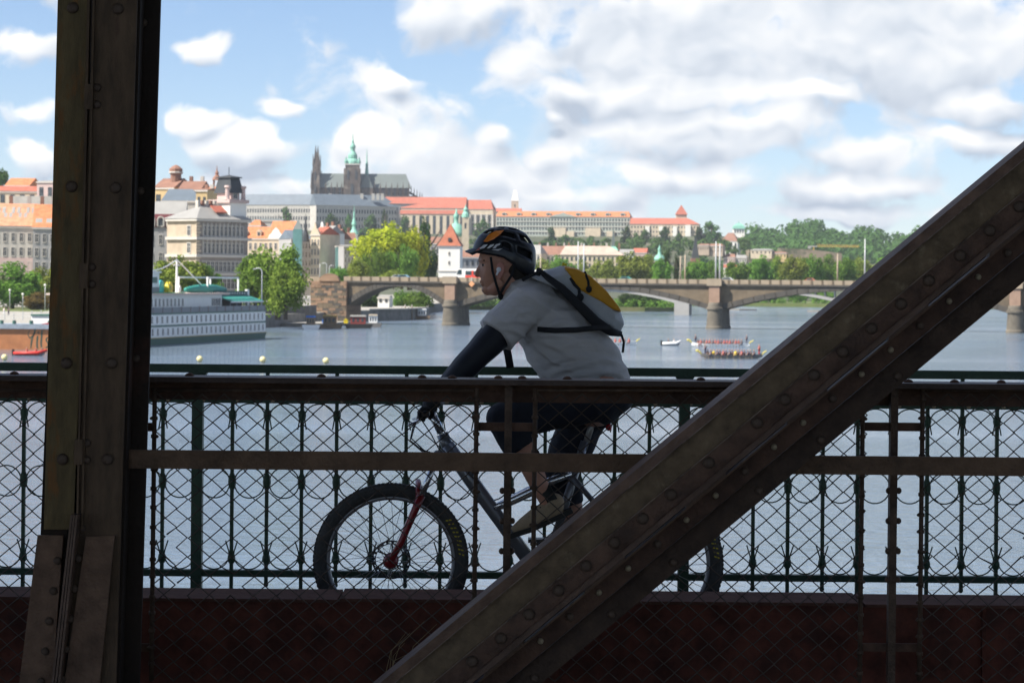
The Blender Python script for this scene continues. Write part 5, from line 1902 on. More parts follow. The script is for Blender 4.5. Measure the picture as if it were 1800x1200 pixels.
MB().box(-.1, LS - 6.4, -BM, .02, 2.99, 3.28).build('green_band', S_GREEN, ship)
MB().box(.1, LS - 6.6, -BM + .05, -.05, 3.29, 5.05).build('upper_deck_cabins', S_WHITE, ship)
MB().box(0, LS - 6.4, -BM, .05, 5.06, 5.3).build('green_band', S_GREEN, ship)
cw_ = MB().box(-.36, .36, -.03, .03, 0, 1.15).mesh('cabin_window', S_WIN)
fw_ = MB()
for k in range(34):
    x = 1.6 + k * 2.45
    link('cabin_window', cw_, ship, (x, -.04, 1.55))
    link('cabin_window', cw_, ship, (x + .4, -.04, 3.6))
for (s0, z0) in ((.4, 1.5), (.4, 3.55)):
    for k in range(5):
        link('cabin_window', cw_, ship, (0 if z0 < 2 else .1, -1.6 - k * 1.9, z0), (0, 0, math.radians(90)))
# promenade railing
rl = MB().box(.1, LS - 6.6, -.12, -.04, 5.32, 6.25).build('rail_screen', S_GREY, ship)
for k in range(18):
    MB().box(.5 + k * 4.6, .62 + k * 4.6, -.03, .02, 5.3, 6.35).build('rail_post', mat('rail_post_brown', (.2, .1, .08), .6), ship)
s1 = ss(405)
MB().box(s1, LS - 12, -BM + 1.5, -1.6, 5.31, 8.3).build('saloon', S_WHITE, ship)
sw = MB().box(-.34, .34, -.03, .03, 0, 1.3).mesh('saloon_window', S_WIN)
for k in range(20):
    link('saloon_window', sw, ship, (ss(372) + 1.0 + k * 1.9 if k > 4 else s1 + 1.2 + k * 1.0, -1.58, 6.35))
MB().box(s1 - 1.0, LS - 11, -BM + .6, -.5, 8.31, 8.62).build('sun_deck', S_DECK, ship)
MB().box(ss(330), ss(300), -3.2, -.45, 8.63, 8.72).build('green_carpet', mat('deck_green', (.05, .4, .12), .7), ship)
# wheelhouse block near the steel post
sa0, sb0 = ss(311), ss(268)
zz0, zz1 = 8.64, 8.64 + m_of(38, 440)
MB().box(sa0, sb0 + 8, -7.5, -3.2, zz0, zz1 - .3).build('wheelhouse', S_WHITE, ship)
MB().box(sa0 - .3, sb0 + 8, -7.8, -2.9, zz1 - .3, zz1).build('wheelhouse_roof', S_WHITE, ship)
MB().box(sa0 + 1, sa0 + 7, -3.24, -3.15, zz0 + 1.7, zz0 + 2.7).build('wheelhouse_window', S_GREEN, ship)
MB().box(sa0, sb0 + 8, -3.23, -3.14, zz0, zz0 + 1.0).build('wheelhouse_skirt', S_GREY, ship)
b = MB()
for k in range(9):
    a0, a1 = math.pi * k / 9, math.pi * (k + 1) / 9
    r0, r1 = 1.6, 2.4
    q = [(sb0 + 2 + r * math.cos(a) * 1.9, -5, zz1 + r * math.sin(a)) for r, a in ((r0, a0), (r0, a1), (r1, a1), (r1, a0))]
    b.prism(q, (0, .6, 0))
b.build('crest_arch', S_GREEN, ship)
b = MB()
for k in range(9):
    a0, a1 = math.pi * k / 9, math.pi * (k + 1) / 9
    q = [(sb0 + 2 + r * math.cos(a) * 1.9, -4.9, zz1 + r * math.sin(a)) for r, a in ((2.4, a0), (2.4, a1), (2.75, a1), (2.75, a0))]
    b.prism(q, (0, .7, 0))
for a in (.5, 1.57, 2.64):
    b.tube([(sb0 + 2, -4.7, zz1), (sb0 + 2 + 1.6 * 1.9 * math.cos(a), -4.7, zz1 + 1.6 * math.sin(a))], .15, 5)
b.build('crest_rim', S_WHITE, ship)
b = MB()
b.tube([(ss(323), -7, 9.6), (ss(323), -4, 9.6)], 1.25, 18)
b.build('turquoise_drum', S_BLUE, ship, smooth=False)
b = MB()
b.tube([(ss(331), -3.9, 9.5), (ss(331), -3.2, 9.5)], 1.05, 18)
dr = b.build('yellow_disc', S_YEL, ship)
MB().tube([(ss(331), -3.25, 9.5), (ss(331), -3.1, 9.5)], .4, 12).build('hub', S_GOLD, dr)
xm, zm_ = ss(358), 8.64 + m_of(58, 452)
MB().tube([(xm, -5, 8.6), (xm, -5, zm_)], [.24, .16], 8).build('mast', S_WHITE, ship)
MB().tube([(xm - 1.6, -5, zm_ - 1.0), (xm + 1.6, -5, zm_ - 1.0)], .1, 6).build('mast_yard', S_WHITE, ship)
b = MB()
b.tube([(xm, -4.6, 9.3), (xm, -4.4, 9.3)], .62, 16)
b.build('white_disc', S_WHITE, ship)
xw = sb0 + 2
b = MB()
pts = [(lerp(xm, xw, f), -5, lerp(zm_, zz1 + 2.6, f) - 2.4 * math.sin(math.pi * f) * (1 - .2 * f)) for f in [i / 12 for i in range(13)]]
b.tube(pts, .11, 5)
b.tube([(xm, -5, zm_), (ss(402), -5, 9.9)], .11, 5)
b.build('stay_wires', S_WHITE, ship)
b = MB()
xb0, xb1 = ss(434), ss(366)
cs = []
for i in range(9):
    f = i / 8
    x = lerp(xb0, xb1, f)
    r = .25 + .75 * math.sin(math.pi * min(1, max(0, f * .9 + .05)))
    cs.append((x, r))
b.tube([(x, -4.2, 9.2) for x, r in cs], [r for x, r in cs], 10)
b.build('covered_lifeboat', S_TEAL, ship, smooth=True)
b = MB()
xg0, xg1, zg = ss(450), ss(397), 8.2 + m_of(30, 475)
b.tube([(xg0, -3.5, 7.6), (xg0, -3.5, zg), (xg1, -3.5, zg), (xg1, -3.5, 8.6)], .17, 6)
b.tube([(xg0, -9, 7.6), (xg0, -9, zg), (xg1, -9, zg), (xg1, -9, 8.6)], .17, 6)
b.build('gantry', S_WHITE, ship)
# stern terrace with teal awning
x0, x1 = ss(463), ss(406)
b = MB()
b.prism([(x0, 0.0, 7.05), (x0, -3.0, 8.0), (x0, -3.0, 8.1), (x0, 0.0, 7.15)], (x1 - x0, 0, 0))
b.build('awning', S_TEAL, ship)
MB().box(x0, x1, -.02, .1, 6.85, 7.06).build('awning_valance', S_WHITE, ship)
MB().box(x0, x1, -9.5, -3.05, 8.0, 8.9).build('dark_canopy', mat('canopy_dark', (.03, .07, .07), .6), ship)
for k in range(26):
    MB().box(x0 + .3 + k * (x1 - x0) / 26, x0 + .3 + (k + .5) * (x1 - x0) / 26, -3.04, -2.98, 8.35, 8.65).build('canopy_trim', S_WHITE, ship) if k % 2 == 0 else None
for k in range(6):
    x = lerp(x0 + .2, x1 - .2, k / 5)
    MB().tube([(x, -.15, 5.3), (x, -.15, 6.9)], .09, 6).build('awning_post', S_GREY, ship)
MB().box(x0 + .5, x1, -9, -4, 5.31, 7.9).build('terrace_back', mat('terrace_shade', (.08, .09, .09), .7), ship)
MB().box(x0 - 1.0, x0 + .1, -3.6, -3.1, 6.2, 9.2).build('white_pillar', S_WHITE, ship)

# ---- terracotta barge with painted script
DB = 393
M_TERRA = mat('barge_terracotta', (.50, .20, .08), .75, 0, .2, .5, col2=(.38, .14, .06), c2pos=(.5, .7))
bx0, bx1 = at(-160, 600, DB).x, at(140, 600, DB).x
zt0_, zt1_ = at(40, 617, DB).z, at(40, 578, DB).z
t = thing('restaurant_barge', Vector((at(40, 620, DB).x, DB, 0)), 'terracotta barge with dark green script lettering at the left edge', 'barge')
MB().box(bx0, bx1, DB, DB + 7, -.6, zt0_).build('pontoon', mat('barge_dark', (.05, .055, .06), .7), t, world=True)
MB().box(bx0, bx1, DB + .2, DB + 6.8, zt0_, zt1_).build('side', M_TERRA, t, world=True)
MB().box(bx0 - .1, bx1 + .1, DB - .1, DB + 7, zt1_ + .003, zt1_ + .75).build('gunwale', mat('barge_grey', (.30, .34, .38), .6), t, world=True)
for px in (2, 24, 54, 86):
    p = at(px, 570, DB)
    MB().tube([(p.x, DB + .5, zt1_ + .7), (p.x, DB + .5, zt1_ + 1.3)], .3, 8).build('bollard', S_GREEN, t, world=True)
M_SCR = mat('script_green', (.035, .085, .06), .7)


def stroke(mb, pts, wd):
    """brush stroke as flat ribbon on the barge side, points in photo pixels"""
    P = [at(x, y, DB + .18) for x, y in pts]
    n = len(P)
    for i in range(n - 1):
        a_, b_ = P[i], P[i + 1]
        d = (b_ - a_)
        nrm = Vector((-d.z, 0, d.x)).normalized()
        w0 = wd[i] * DB / F_PX / 2
        w1 = wd[i + 1] * DB / F_PX / 2
        mb.prism([a_ - nrm * w0, b_ - nrm * w1, b_ + nrm * w1, a_ + nrm * w0], (0, .015, 0))


b = MB()
stroke(b, [(50, 578), (52, 572), (58, 571), (62, 576), (61, 584), (57, 592), (55, 602), (54, 612)], [1.5, 2.5, 3, 3, 2.6, 2.6, 2.6, 1.2])
stroke(b, [(52, 580), (49, 588), (52, 594), (58, 590), (62, 584)], [1, 1.5, 1.8, 1.4, .8])
stroke(b, [(66, 590), (65, 600), (65, 610), (68, 612)], [2.6, 2.8, 2.6, 1])
stroke(b, [(67, 583), (67.8, 586)], [2.6, 2.6])
stroke(b, [(74, 580), (73, 592), (72, 604), (73, 611), (76, 612)], [2.4, 2.6, 2.8, 2.6, 1])
stroke(b, [(86, 592), (82, 594), (81, 598), (84, 602), (85, 607), (82, 611), (79, 610)], [1, 2, 2.6, 2.6, 2.6, 2, 1])
b.build('lettering', M_SCR, t, world=True)
b = MB()
a_ = [at(73, 569, DB + .1), at(90, 566, DB + .1), at(90, 580, DB + .1), at(80, 578, DB + .1)]
b.prism(a_, (0, .05, 0))
b.build('red_banner', mat('banner_red', (.45, .05, .06), .7), t, world=True)


# ---- people in boats and on the quay
def mini_person(name, shirt, pose='sit', paddle=False):
    b = MB()
    b.m = 0
    if pose == 'sit':
        b.tube([(0, 0, 0), (0, 0, .28), (-.03, 0, .55), (-.04, 0, .62)], [.16, .17, .2, .09], 8)
        b.tube([(0, -.1, .05), (-.3, -.11, .1), (-.42, -.11, -.15)], [.09, .08, .06], 6)
        b.tube([(0, .1, .05), (-.3, .11, .1), (-.42, .11, -.15)], [.09, .08, .06], 6)
        hz = .78
        sh = .52
    else:
        b.tube([(0, 0, .8), (0, 0, 1.1), (0, 0, 1.38), (0, 0, 1.46)], [.16, .16, .2, .09], 8)
        b.tube([(0, -.09, .85), (.05, -.1, .45), (0, -.1, 0)], [.1, .07, .05], 6)
        b.tube([(0, .09, .85), (-.08, .1, .45), (-.1, .1, 0)], [.1, .07, .05], 6)
        hz = 1.62
        sh = 1.36
    b.m = 1
    b.sphere((-.04, 0, hz), (.1, .09, .12), 8, 6)
    b.tube([(0, -.2, sh), (-.12, -.28, sh - .22), (-.34, -.26, sh - .3)], [.06, .05, .04], 6)
    b.tube([(0, .2, sh), (-.1, .22, sh - .24), (-.3, .1, sh - .3)], [.06, .05, .04], 6)
    if paddle:
        b.m = 2
        b.tube([(-.3, .05, sh + .1), (-.36, -.3, sh - .35), (-.38, -.5, sh - .7)], [.014, .014, .014], 5)
        b.box(-.43, -.33, -.58, -.5, sh - .86, sh - .65)
    return b.mesh(name, [shirt, mat('small_skin', (.45, .26, .17), .7), mat('paddle_wood', (.2, .14, .07), .6)], True)


C_RED = mat('vest_red', (.40, .05, .05), .8)
C_DARK = mat('vest_dark', (.05, .045, .08), .8)
C_YEL = mat('vest_yellow', (.75, .55, .02), .8)
C_WHT = mat('shirt_white', (.7, .7, .7), .8)
PM = {k: mini_person('paddler_' + k, m, 'sit', True) for k, m in (('red', C_RED), ('dark', C_DARK), ('yellow', C_YEL))}
PS = {k: mini_person('stander_' + k, m, 'stand') for k, m in (('dark', C_DARK), ('red', C_RED), ('white', C_WHT))}


ORD = ['first', 'second', 'third', 'fourth', 'fifth', 'sixth', 'seventh', 'eighth', 'ninth', 'tenth', 'eleventh', 'twelfth', 'thirteenth', 'fourteenth', 'fifteenth', 'sixteenth', 'seventeenth']


def dragon_boat(xa, xb, yw, label, hullc, who, seq, stand=True, rz=0.0):
    pc = (xa + xb) / 2
    yh = CYP + (pc - CXP) * math.tan(ROLL)
    D = CAM_Z * F_PX / (yw - yh)
    p = at(pc, yw, D)
    p.z = 0
    L = m_of(xb - xa, D)
    t = thing('dragon_boat', p, label, 'boat', 'dragon boats on the river', rz)
    b = MB()
    n = 14
    rings = []
    for i in range(n + 1):
        f = i / n
        x = (f - .5) * L * .94
        e = abs(2 * f - 1)
        w = .56 * (1 - e ** 3.0) + .05
        z0 = -.15 + .35 * e ** 4
        z1 = .48 + .30 * e ** 4
        rings.append([(x, -w * .6, z0), (x, -w, z1), (x, w, z1), (x, w * .6, z0)])
    vs = [v for r in rings for v in r]
    fs = []
    for i in range(n):
        for k in range(3):
            if k == 1:
                continue
            fs.append((i * 4 + k, i * 4 + k + 1, i * 4 + k + 5, i * 4 + k + 4))
        fs.append((i * 4 + 3, i * 4, i * 4 + 4, i * 4 + 7))
        fs.append((i * 4 + 1, i * 4 + 2, i * 4 + 6, i * 4 + 5))
    b.add(vs, fs)
    b.build('hull', hullc, t)
    b = MB()
    b.tube([(-L * .46, 0, .6), (-L * .49, 0, .95), (-L * .515, 0, 1.1)], [.12, .16, .1], 8)
    b.sphere((-L * .52, 0, 1.1), (.3, .16, .2), 8, 6)
    b.build('dragon_head', mat('dragon_yellow', (.6, .5, .12), .6), t)
    b = MB()
    b.tube([(L * .46, 0, .6), (L * .49, 0, .9), (L * .52, 0, 1.05), (L * .53, 0, 1.25)], [.1, .12, .1, .03], 8)
    b.build('tail', mat('dragon_yellow', (.6, .5, .12), .6), t)
    rot = Matrix.Rotation(rz, 3, 'Z')
    np_ = len(seq)
    for i, k in enumerate(seq):
        x = -L * .36 + L * .70 * i / (np_ - 1)
        q = p + rot @ Vector((x, -.22 if i % 2 else .2, .32))
        o = link('person', PM[k], None, q, (0, 0, rz), (1.12, 1.12, 1.12))
        tag(o, ORD[i] + {'red': ' paddler from the bow, red vest, ', 'dark': ' paddler from the bow, dark top, ', 'yellow': ' paddler from the bow, yellow vest, '}[k] + who, 'person', 'paddlers ' + who)
    if stand:
        for x, k, w_ in ((-L * .40, 'dark', 'drummer standing at the bow '), (L * .42, 'red' if 'grey' in label else 'dark', 'helmsman standing at the stern ')):
            o = link('person', PS[k], None, p + rot @ Vector((x, 0, .35)), (0, 0, rz))
            tag(o, w_ + who, 'person', 'crew ' + who)
    return t


dragon_boat(1212, 1321, 609, 'white dragon boat with red-vested crew, upper right one', S_WHITE, 'in the white dragon boat at right', ['red', 'red', 'dark', 'red', 'red', 'dark', 'red', 'red', 'dark', 'red', 'red', 'red', 'dark', 'red', 'red', 'dark'], True, math.radians(-4))
dragon_boat(1228, 1344, 629.5, 'grey dragon boat with dark and yellow crew, nearest one', mat('boat_grey', (.16, .15, .14), .6), 'in the nearest grey dragon boat', ['dark', 'dark', 'yellow', 'dark', 'dark', 'red', 'dark', 'dark', 'dark', 'yellow', 'dark', 'red', 'dark', 'dark', 'dark', 'dark'], True, math.radians(2))
dragon_boat(1020, 1122, 606, 'white dragon boat half hidden behind the cyclist\'s back', S_WHITE, 'in the dragon boat behind the cyclist\'s back', ['red', 'dark', 'red', 'red', 'dark', 'red', 'red', 'red', 'dark', 'red'], False, math.radians(3))
dragon_boat(862, 958, 602, 'dragon boat glimpsed between the cyclist\'s arm and chest', mat('boat_orange', (.6, .12, .04), .6), 'in the dragon boat below the cyclist\'s chest', ['red', 'red', 'yellow', 'red', 'red', 'red', 'red', 'red', 'red'], False, math.radians(-3))


def skiff(px, yw, wpx, label, col, seat, rz=0, name='motor_boat'):
    yh = CYP + (px - CXP) * math.tan(ROLL)
    D = CAM_Z * F_PX / (yw - yh)
    p = at(px, yw, D)
    p.z = 0
    L = m_of(wpx, D)
    t = thing(name, p, label, 'boat', None, rz)
    b = MB()
    pts = [(-L / 2, -.6, .35), (L * .25, -.7, .4), (L * .5, 0, .75), (L * .25, .7, .4), (-L / 2, .6, .35)]
    b.tube(pts, [.2, .24, .2, .24, .2], 8)
    b.build('tube', col, t, smooth=True)
    b = MB()
    b.prism([(-L / 2, -.5, -.1), (L * .3, -.5, -.1), (L * .46, 0, .2), (L * .3, .5, -.1), (-L / 2, .5, -.1)], (0, 0, .3))
    b.build('hull', S_GREY, t)
    MB().box(-L / 2 - .3, -L / 2, -.2, .2, -.1, .9).build('outboard', M_BLACK, t)
    rot = Matrix.Rotation(rz, 3, 'Z')
    for i, (f, k, lab) in enumerate(seat):
        o = link('person', PM2[k], None, p + rot @ Vector((L * f, 0, .3)), (0, 0, rz))
        tag(o, lab, 'person')
    return t


PM2 = {k: mini_person('sitter_' + k, m, 'sit', False) for k, m in (('red', C_RED), ('dark', C_DARK), ('white', C_WHT))}
skiff(1180, 607, 32, 'small white motor boat between the dragon boats', S_WHITE, [(-.15, 'dark', 'dark-dressed helmsman of the small white motor boat'), (.15, 'white', 'white-shirted passenger of the small white motor boat')])
skiff(53, 625, 56, 'red rescue boat in front of the terracotta barge', mat('rescue_red', (.62, .04, .03), .5), [(-.1, 'red', 'left person in red in the rescue boat'), (.18, 'red', 'middle person in red in the rescue boat'), (.38, 'dark', 'right dark-clad person in the rescue boat')], name='rescue_boat')
for i, (px, py, lab) in enumerate([(8, 630, 'pale yellow buoy at the left edge below the red boat'), (351, 633, 'pale yellow buoy nearest the steel post, right of it'), (462, 634, 'middle pale yellow buoy below the ship'), (573, 636, 'pale yellow buoy furthest right')]):
    yh = CYP + (px - CXP) * math.tan(ROLL)
    D = CAM_Z * F_PX / (py + 3 - yh)
    p = at(px, py + 3, D)
    p.z = .1
    t = thing('buoy', p, lab, 'buoy', 'buoys in a row on the river')
    b = MB()
    r = m_of(5.6, D)
    b.sphere((0, 0, r * .7), r, 16, 10)
    b.build('float', mat('buoy_yellow', (.80, .68, .34), .45, 0, .05, 2), t, smooth=True)
    MB().tube([(0, 0, r * 1.65), (0, 0, r * 1.85)], r * .2, 8).build('lug', S_GREY, t)
for i, (px, py, D, k, lab) in enumerate([(7, 572, 545, 'white', 'pedestrian in white at the left edge of the quay'), (15, 571, 545, 'dark', 'pedestrian in dark clothes on the left quay'), (90, 553, 610, 'white', 'pedestrian in white beside the tall steel post')]):
    p = at(px, py, D)
    p.z = 3.0
    o = link('person', PS[k], None, p, (0, 0, 1.0))
    tag(o, lab, 'person', 'pedestrians on the left quay')

# ---- moored craft by the bridge end
def houseboat(px, yw, wpx, label, hullc, cabinc, roofc, rz=0.0, extra=None):
    yh = CYP + (px - CXP) * math.tan(ROLL)
    D = CAM_Z * F_PX / (yw - yh)
    p = at(px, yw, D)
    p.z = 0
    L = m_of(wpx, D)
    t = thing('houseboat', p, label, 'boat', 'craft moored by the bridge end', rz)
    b = MB()
    b.prism([(-L / 2, 0, -.3), (-L / 2 - .6, 0, 1.0), (L / 2 + .6, 0, 1.0), (L / 2, 0, -.3)], (0, 3.4, 0))
    b.build('hull', hullc, t)
    MB().box(-L * .36, L * .30, .4, 3.0, 1.003, 2.7).build('cabin', cabinc, t)
    b = MB()
    b.prism([(-L * .40, .2, 2.703), (L * .34, .2, 2.703), (L * .30, .2, 3.05), (-L * .36, .2, 3.05)], (0, 3.0, 0))
    b.build('roof', roofc, t)
    for i in range(3):
        MB().box(-L * .28 + i * L * .2, -L * .18 + i * L * .2, .36, .398, 1.5, 2.3).build('window', G_WIN, t)
    return t


M_BLUEC = mat('blue_canvas', (.04, .16, .5), .7)
M_DRED = mat('dark_red_cabin', (.26, .05, .04), .7)
M_WOODB = mat('weathered_wood', (.24, .17, .11), .85, 0, .3, 1)
houseboat(546, 579, 22, 'small moored boat with bright blue awning by the quay', S_WHITE, M_WOODB, M_BLUEC)
houseboat(580, 577, 34, 'wooden work pontoon with clutter beside the blue awning boat', M_WOODB, M_WOODB, mat('tarp_ochre', (.5, .34, .12), .8))
houseboat(630, 577, 40, 'dark red houseboat below the left bridge arch', M_BLACK, M_DRED, W_PALE)
houseboat(656, 575, 22, 'white-cabined boat at the end of the moored row', mat('boat_grey', (.16, .15, .14), .6), S_WHITE, W_CREAM)
for i in range(4):
    px = 570 + i * 19
    p = at(px, 566, 604)
    p.z = 1.0
    m_ = [M_BLUEC, W_CREAM, C_YEL, M_WOODB][i % 4]
    b = MB()
    b.box(-.5, .5, -.4, .4, 0, .7)
    b.prism([(-.6, -.45, .7), (.6, -.45, .7), (0, -.45, 1.15)], (0, .9, 0))
    o = b.build('deck_crate', m_)
    o.location = p
    tag(o, 'covered crate on the quay pontoon by the bridge end, ' + ['blue', 'cream', 'yellow', 'brown'][i % 4], 'crate', 'crates on the pontoon')
houseboat(742, 561, 22, 'rowing-boat landing with a white boat left of the first pier', M_WOODB, S_WHITE, S_WHITE)
for i in range(4):
    p = at(706 + i * 6, 566, 735)
    p.z = 0
    t = thing('mooring_pile', p, ORD[i] + ' wooden mooring pile from the left under the left arch', 'pile', 'mooring piles under the left arch')
    MB().tube([(0, 0, -1), (0, 0, 3.6 + .4 * (i % 2))], [.2, .17], 8).build('pile', M_WOODB, t)
    MB().tube([(0, 0, 3.5 + .4 * (i % 2)), (0, 0, 3.9 + .4 * (i % 2))], [.24, .1], 8).build('cap', W_PALE, t)
houseboat(856, 521, 60, 'white excursion boat far beyond the bridge, beside the cyclist\'s chin', S_WHITE, mat('far_boat_blue', (.25, .33, .4), .6), S_WHITE)
t, w, he, hr = house('white boathouse on the bank under the left arch', 664, 684, 519, 522, 534, 780, W_WHITE, R_GREY, 6, -8, 2, 1, small=True, cat='boathouse', name='boathouse')
# ================================================================== cyclist and bicycle
DCY = 11.2


def c_(px, py, dy=0.0):
    """point of the cyclist group at photo pixel (px,py) in the bicycle's plane, moved dy along depth"""
    p = at(px, py, DCY)
    return Vector((p.x, DCY + dy, p.z))


def solid(mb, name, m, parent, voxel=.01, it=6, world=True, fac=.5, disp=None):
    """union of overlapping closed shapes as one continuous skin"""
    off = Vector((0, 0, 0))
    q = parent
    while q is not None:
        off += q.location
        q = q.parent
    me = mb.mesh(name + '_src', m, True, off)
    bm = bmesh.new()
    bm.from_mesh(me)
    bmesh.ops.recalc_face_normals(bm, faces=bm.faces)
    bm.to_mesh(me)
    bm.free()
    o = bpy.data.objects.new('tmp', me)
    COL.objects.link(o)
    r = o.modifiers.new('r', 'REMESH')
    r.mode = 'VOXEL'
    r.voxel_size = voxel
    r.use_smooth_shade = True
    if it:
        s = o.modifiers.new('s', 'SMOOTH')
        s.iterations = it
        s.factor = fac
    dg = bpy.context.evaluated_depsgraph_get()
    ev = bpy.data.meshes.new_from_object(o.evaluated_get(dg))
    bpy.data.objects.remove(o)
    ev.name = name
    ev.materials.clear()
    ev.materials.append(m)
    if disp:
        ev.update()
        nr = [v.normal.copy() for v in ev.vertices]
        for v, n_ in zip(ev.vertices, nr):
            v.co += n_ * disp(v.co + off)
    ev.polygons.foreach_set('use_smooth', [True] * len(ev.polygons))
    ev.update()
    return link(name, ev, parent)


M_SKIN = mat('skin', (.52, .27, .18), .5, 0, .12, 14, .15, 160, (.42, .19, .13), (.45, .7), c2scale=9)
M_SHIRT = mat('grey_tshirt', (.52, .495, .475), .9, 0, .04, 9, .75, 11, stretch=(.55, 1, 1.5))
M_SLEEVE = mat('black_lycra', (.010, .011, .017), .6, 0, .2, 20)
M_SHORT = mat('navy_black_shorts', (.014, .016, .024), .8, 0, .3, 12, .8, 14)
M_SHOE = mat('tan_shoe', (.36, .27, .17), .75, 0, .15, 18, .3, 80)
M_SOLE = mat('dark_sole', (.025, .025, .022), .7)
M_HELM = mat('helmet_black', (.012, .013, .016), .38, 0, .2, 10, spec=.4, coat=.15)
M_LINER = mat('helmet_liner', (.008, .008, .008), .8)
M_ORANGE = mat('helmet_orange', (.85, .24, .02), .35, 0, .05, 5)
M_LETTER = mat('helmet_white', (.75, .74, .74), .4)
M_HAIR = mat('dark_hair', (.025, .018, .012), .7, 0, .3, 60)
M_PACKG = mat('pack_grey_nylon', (.44, .45, .455), .6, 0, .08, 9, .6, 16)
M_PACKY = mat('pack_amber_nylon', (.66, .31, .018), .6, 0, .12, 9, .6, 16)
M_WEB = mat('black_webbing', (.015, .015, .017), .75)
M_GLOVE = mat('black_glove', (.02, .02, .024), .7)
M_EAR = mat('white_plastic', (.8, .8, .82), .35)

rider = thing('person', Vector((c_(1000, 1122).x, DCY, CAM_Z - 1.55)), 'cyclist in grey T-shirt, black sleeves and helmet riding to the left', 'person')
rider_kind = 'cyclist'
px_ = lambda n: n / (F_PX / DCY)

LS_, LE_, LW_ = c_(920, 540, -.17), c_(843, 619, -.235), c_(775, 690, -.245)
RS_, RE_, RW_ = c_(914, 542, .17), c_(838, 622, .235), c_(770, 692, .245)
LH_, LK_, LA_ = c_(1042, 696, -.09), c_(888, 734, -.125), c_(966, 884, -.12)
RH_, RK_, RA_ = c_(1042, 698, .09), c_(985, 838, .115), c_(1022, 1000, .12)
SPINE = [c_(922, 524), c_(945, 548), c_(980, 590), c_(1014, 632), c_(1040, 668), c_(1050, 700)]


def torso(mb, grow=0.0, upto=6):
    rr = [.085, .125, .155, .162, .155, .14]
    mb.tube(SPINE[:upto], [r + grow for r in rr[:upto]], 20, flat=1.22)
    mb.sphere(SPINE[0], (.085 + grow, .12 + grow, .085 + grow), 16, 10)
    return mb


# body
b = MB()
torso(b)
b.sphere(c_(1046, 698), (.13, .17, .13), 16, 10)
for (S, E, W, sg) in ((LS_, LE_, LW_, -1), (RS_, RE_, RW_, 1)):
    b.sphere(S, .068, 12, 8)
    b.tube([S, lerp(S, E, .5), E], [.062, .056, .046], 14)
    b.sphere(E, .046, 12, 8)
    b.tube([E, lerp(E, W, .35), W], [.046, .048, .031], 14)
    b.tube([SPINE[1] + Vector((0, sg * .06, .02)), S], [.1, .07], 14)
for (H, K, A, sg) in ((LH_, LK_, LA_, -1), (RH_, RK_, RA_, 1)):
    b.tube([H, lerp(H, K, .5), K], [.088, .078, .06], 16)
    b.sphere(K, .06, 12, 8)
    calf = lerp(K, A, .35) + Vector((.012, 0, .006))
    b.tube([K, calf, lerp(K, A, .75), A], [.056, .058, .042, .034], 14)
    b.sphere(A, .036, 12, 8)
# head and neck
b.tube([c_(918, 530), c_(900, 502), c_(890, 478)], [.07, .058, .055], 16)
b.sphere(c_(888, 450), (.098, .077, .10), 20, 14)
b.sphere(c_(866, 478), (.058, .058, .078), 18, 12)
b.tube([c_(884, 500), c_(866, 508), c_(859, 509)], [.036, .034, .026], 12, flat=1.25)
b.sphere(c_(857, 508), (.024, .028, .02), 10, 8)
solid(b, 'body', M_SKIN, rider, .0085, 4)
# finer head features as one continuous face mask
b = MB()
b.sphere(c_(867, 474), (.060, .061, .082), 24, 18)
b.sphere(c_(884, 458), (.085, .0745, .08), 24, 16)
b.sphere(c_(862, 455), (.052, .058, .05), 16, 12)
b.tube([c_(848, 461), c_(843, 473), c_(838.5, 482)], [.011, .013, .013], 10)
b.sphere(c_(840, 483), (.015, .0135, .011), 10, 8)
b.sphere(c_(846, 485, -.011), (.011, .01, .008), 8, 6)
b.sphere(c_(846, 485, .011), (.011, .01, .008), 8, 6)
b.tube([c_(852, 456, -.045), c_(845, 457, -.015), c_(845, 457, .015), c_(852, 456, .045)], .013, 8)
b.sphere(c_(847, 494.5), (.012, .024, .0075), 10, 8)
b.sphere(c_(848, 499.5), (.012, .022, .0075), 10, 8)
b.sphere(c_(855, 509), (.022, .026, .02), 12, 8)
b.tube([c_(884, 492, -.045), c_(868, 507, -.03), c_(857, 511), c_(868, 507, .03), c_(884, 492, .045)], [.026, .024, .022, .024, .026], 10)
b.sphere(c_(858, 478, -.038), (.022, .02, .022), 10, 8)
solid(b, 'face', M_SKIN, rider, .0042, 3)
b = MB()
b.sphere(c_(880, 473, -.078), (.019, .009, .031), 12, 10)
b.sphere(c_(878, 486, -.076), (.011, .008, .012), 10, 8)
ear = solid(b, 'ear', mat('ear_skin', (.58, .26, .2), .5, 0, .1, 20), rider, .003, 2)
b = MB()
b.sphere(c_(877, 474, -.089), (.011, .007, .011), 10, 8)
b.tube([c_(877, 474, -.091), c_(873, 484, -.091)], [.006, .004], 8)
b.build('earphone', M_EAR, rider, True, True)
for sg in (-1, 1):
    b = MB()
    b.sphere(c_(852.5, 466, sg * .034), (.009, .011, .006), 10, 8)
    ey = b.build('eye', mat('eye_white', (.45, .42, .4), .4), rider, True, True)
    b = MB()
    b.sphere(c_(849.5, 466, sg * .036), (.0055, .0075, .0068), 8, 6)
    b.build('iris', M_HAIR, ey, True, True)
    b = MB()
    b.tube([c_(852, 458, sg * .05), c_(845.5, 457, sg * .03), c_(845, 459, sg * .014)], [.004, .005, .003], 6)
    b.build('eyebrow', M_HAIR, rider, True, True)
b = MB()
b.sphere(c_(903, 468), (.056, .068, .066), 18, 12)
b.tube([c_(903, 470), c_(912, 494)], [.06, .052], 14, flat=1.05)
solid(b, 'hair', M_HAIR, rider, .007, 2)


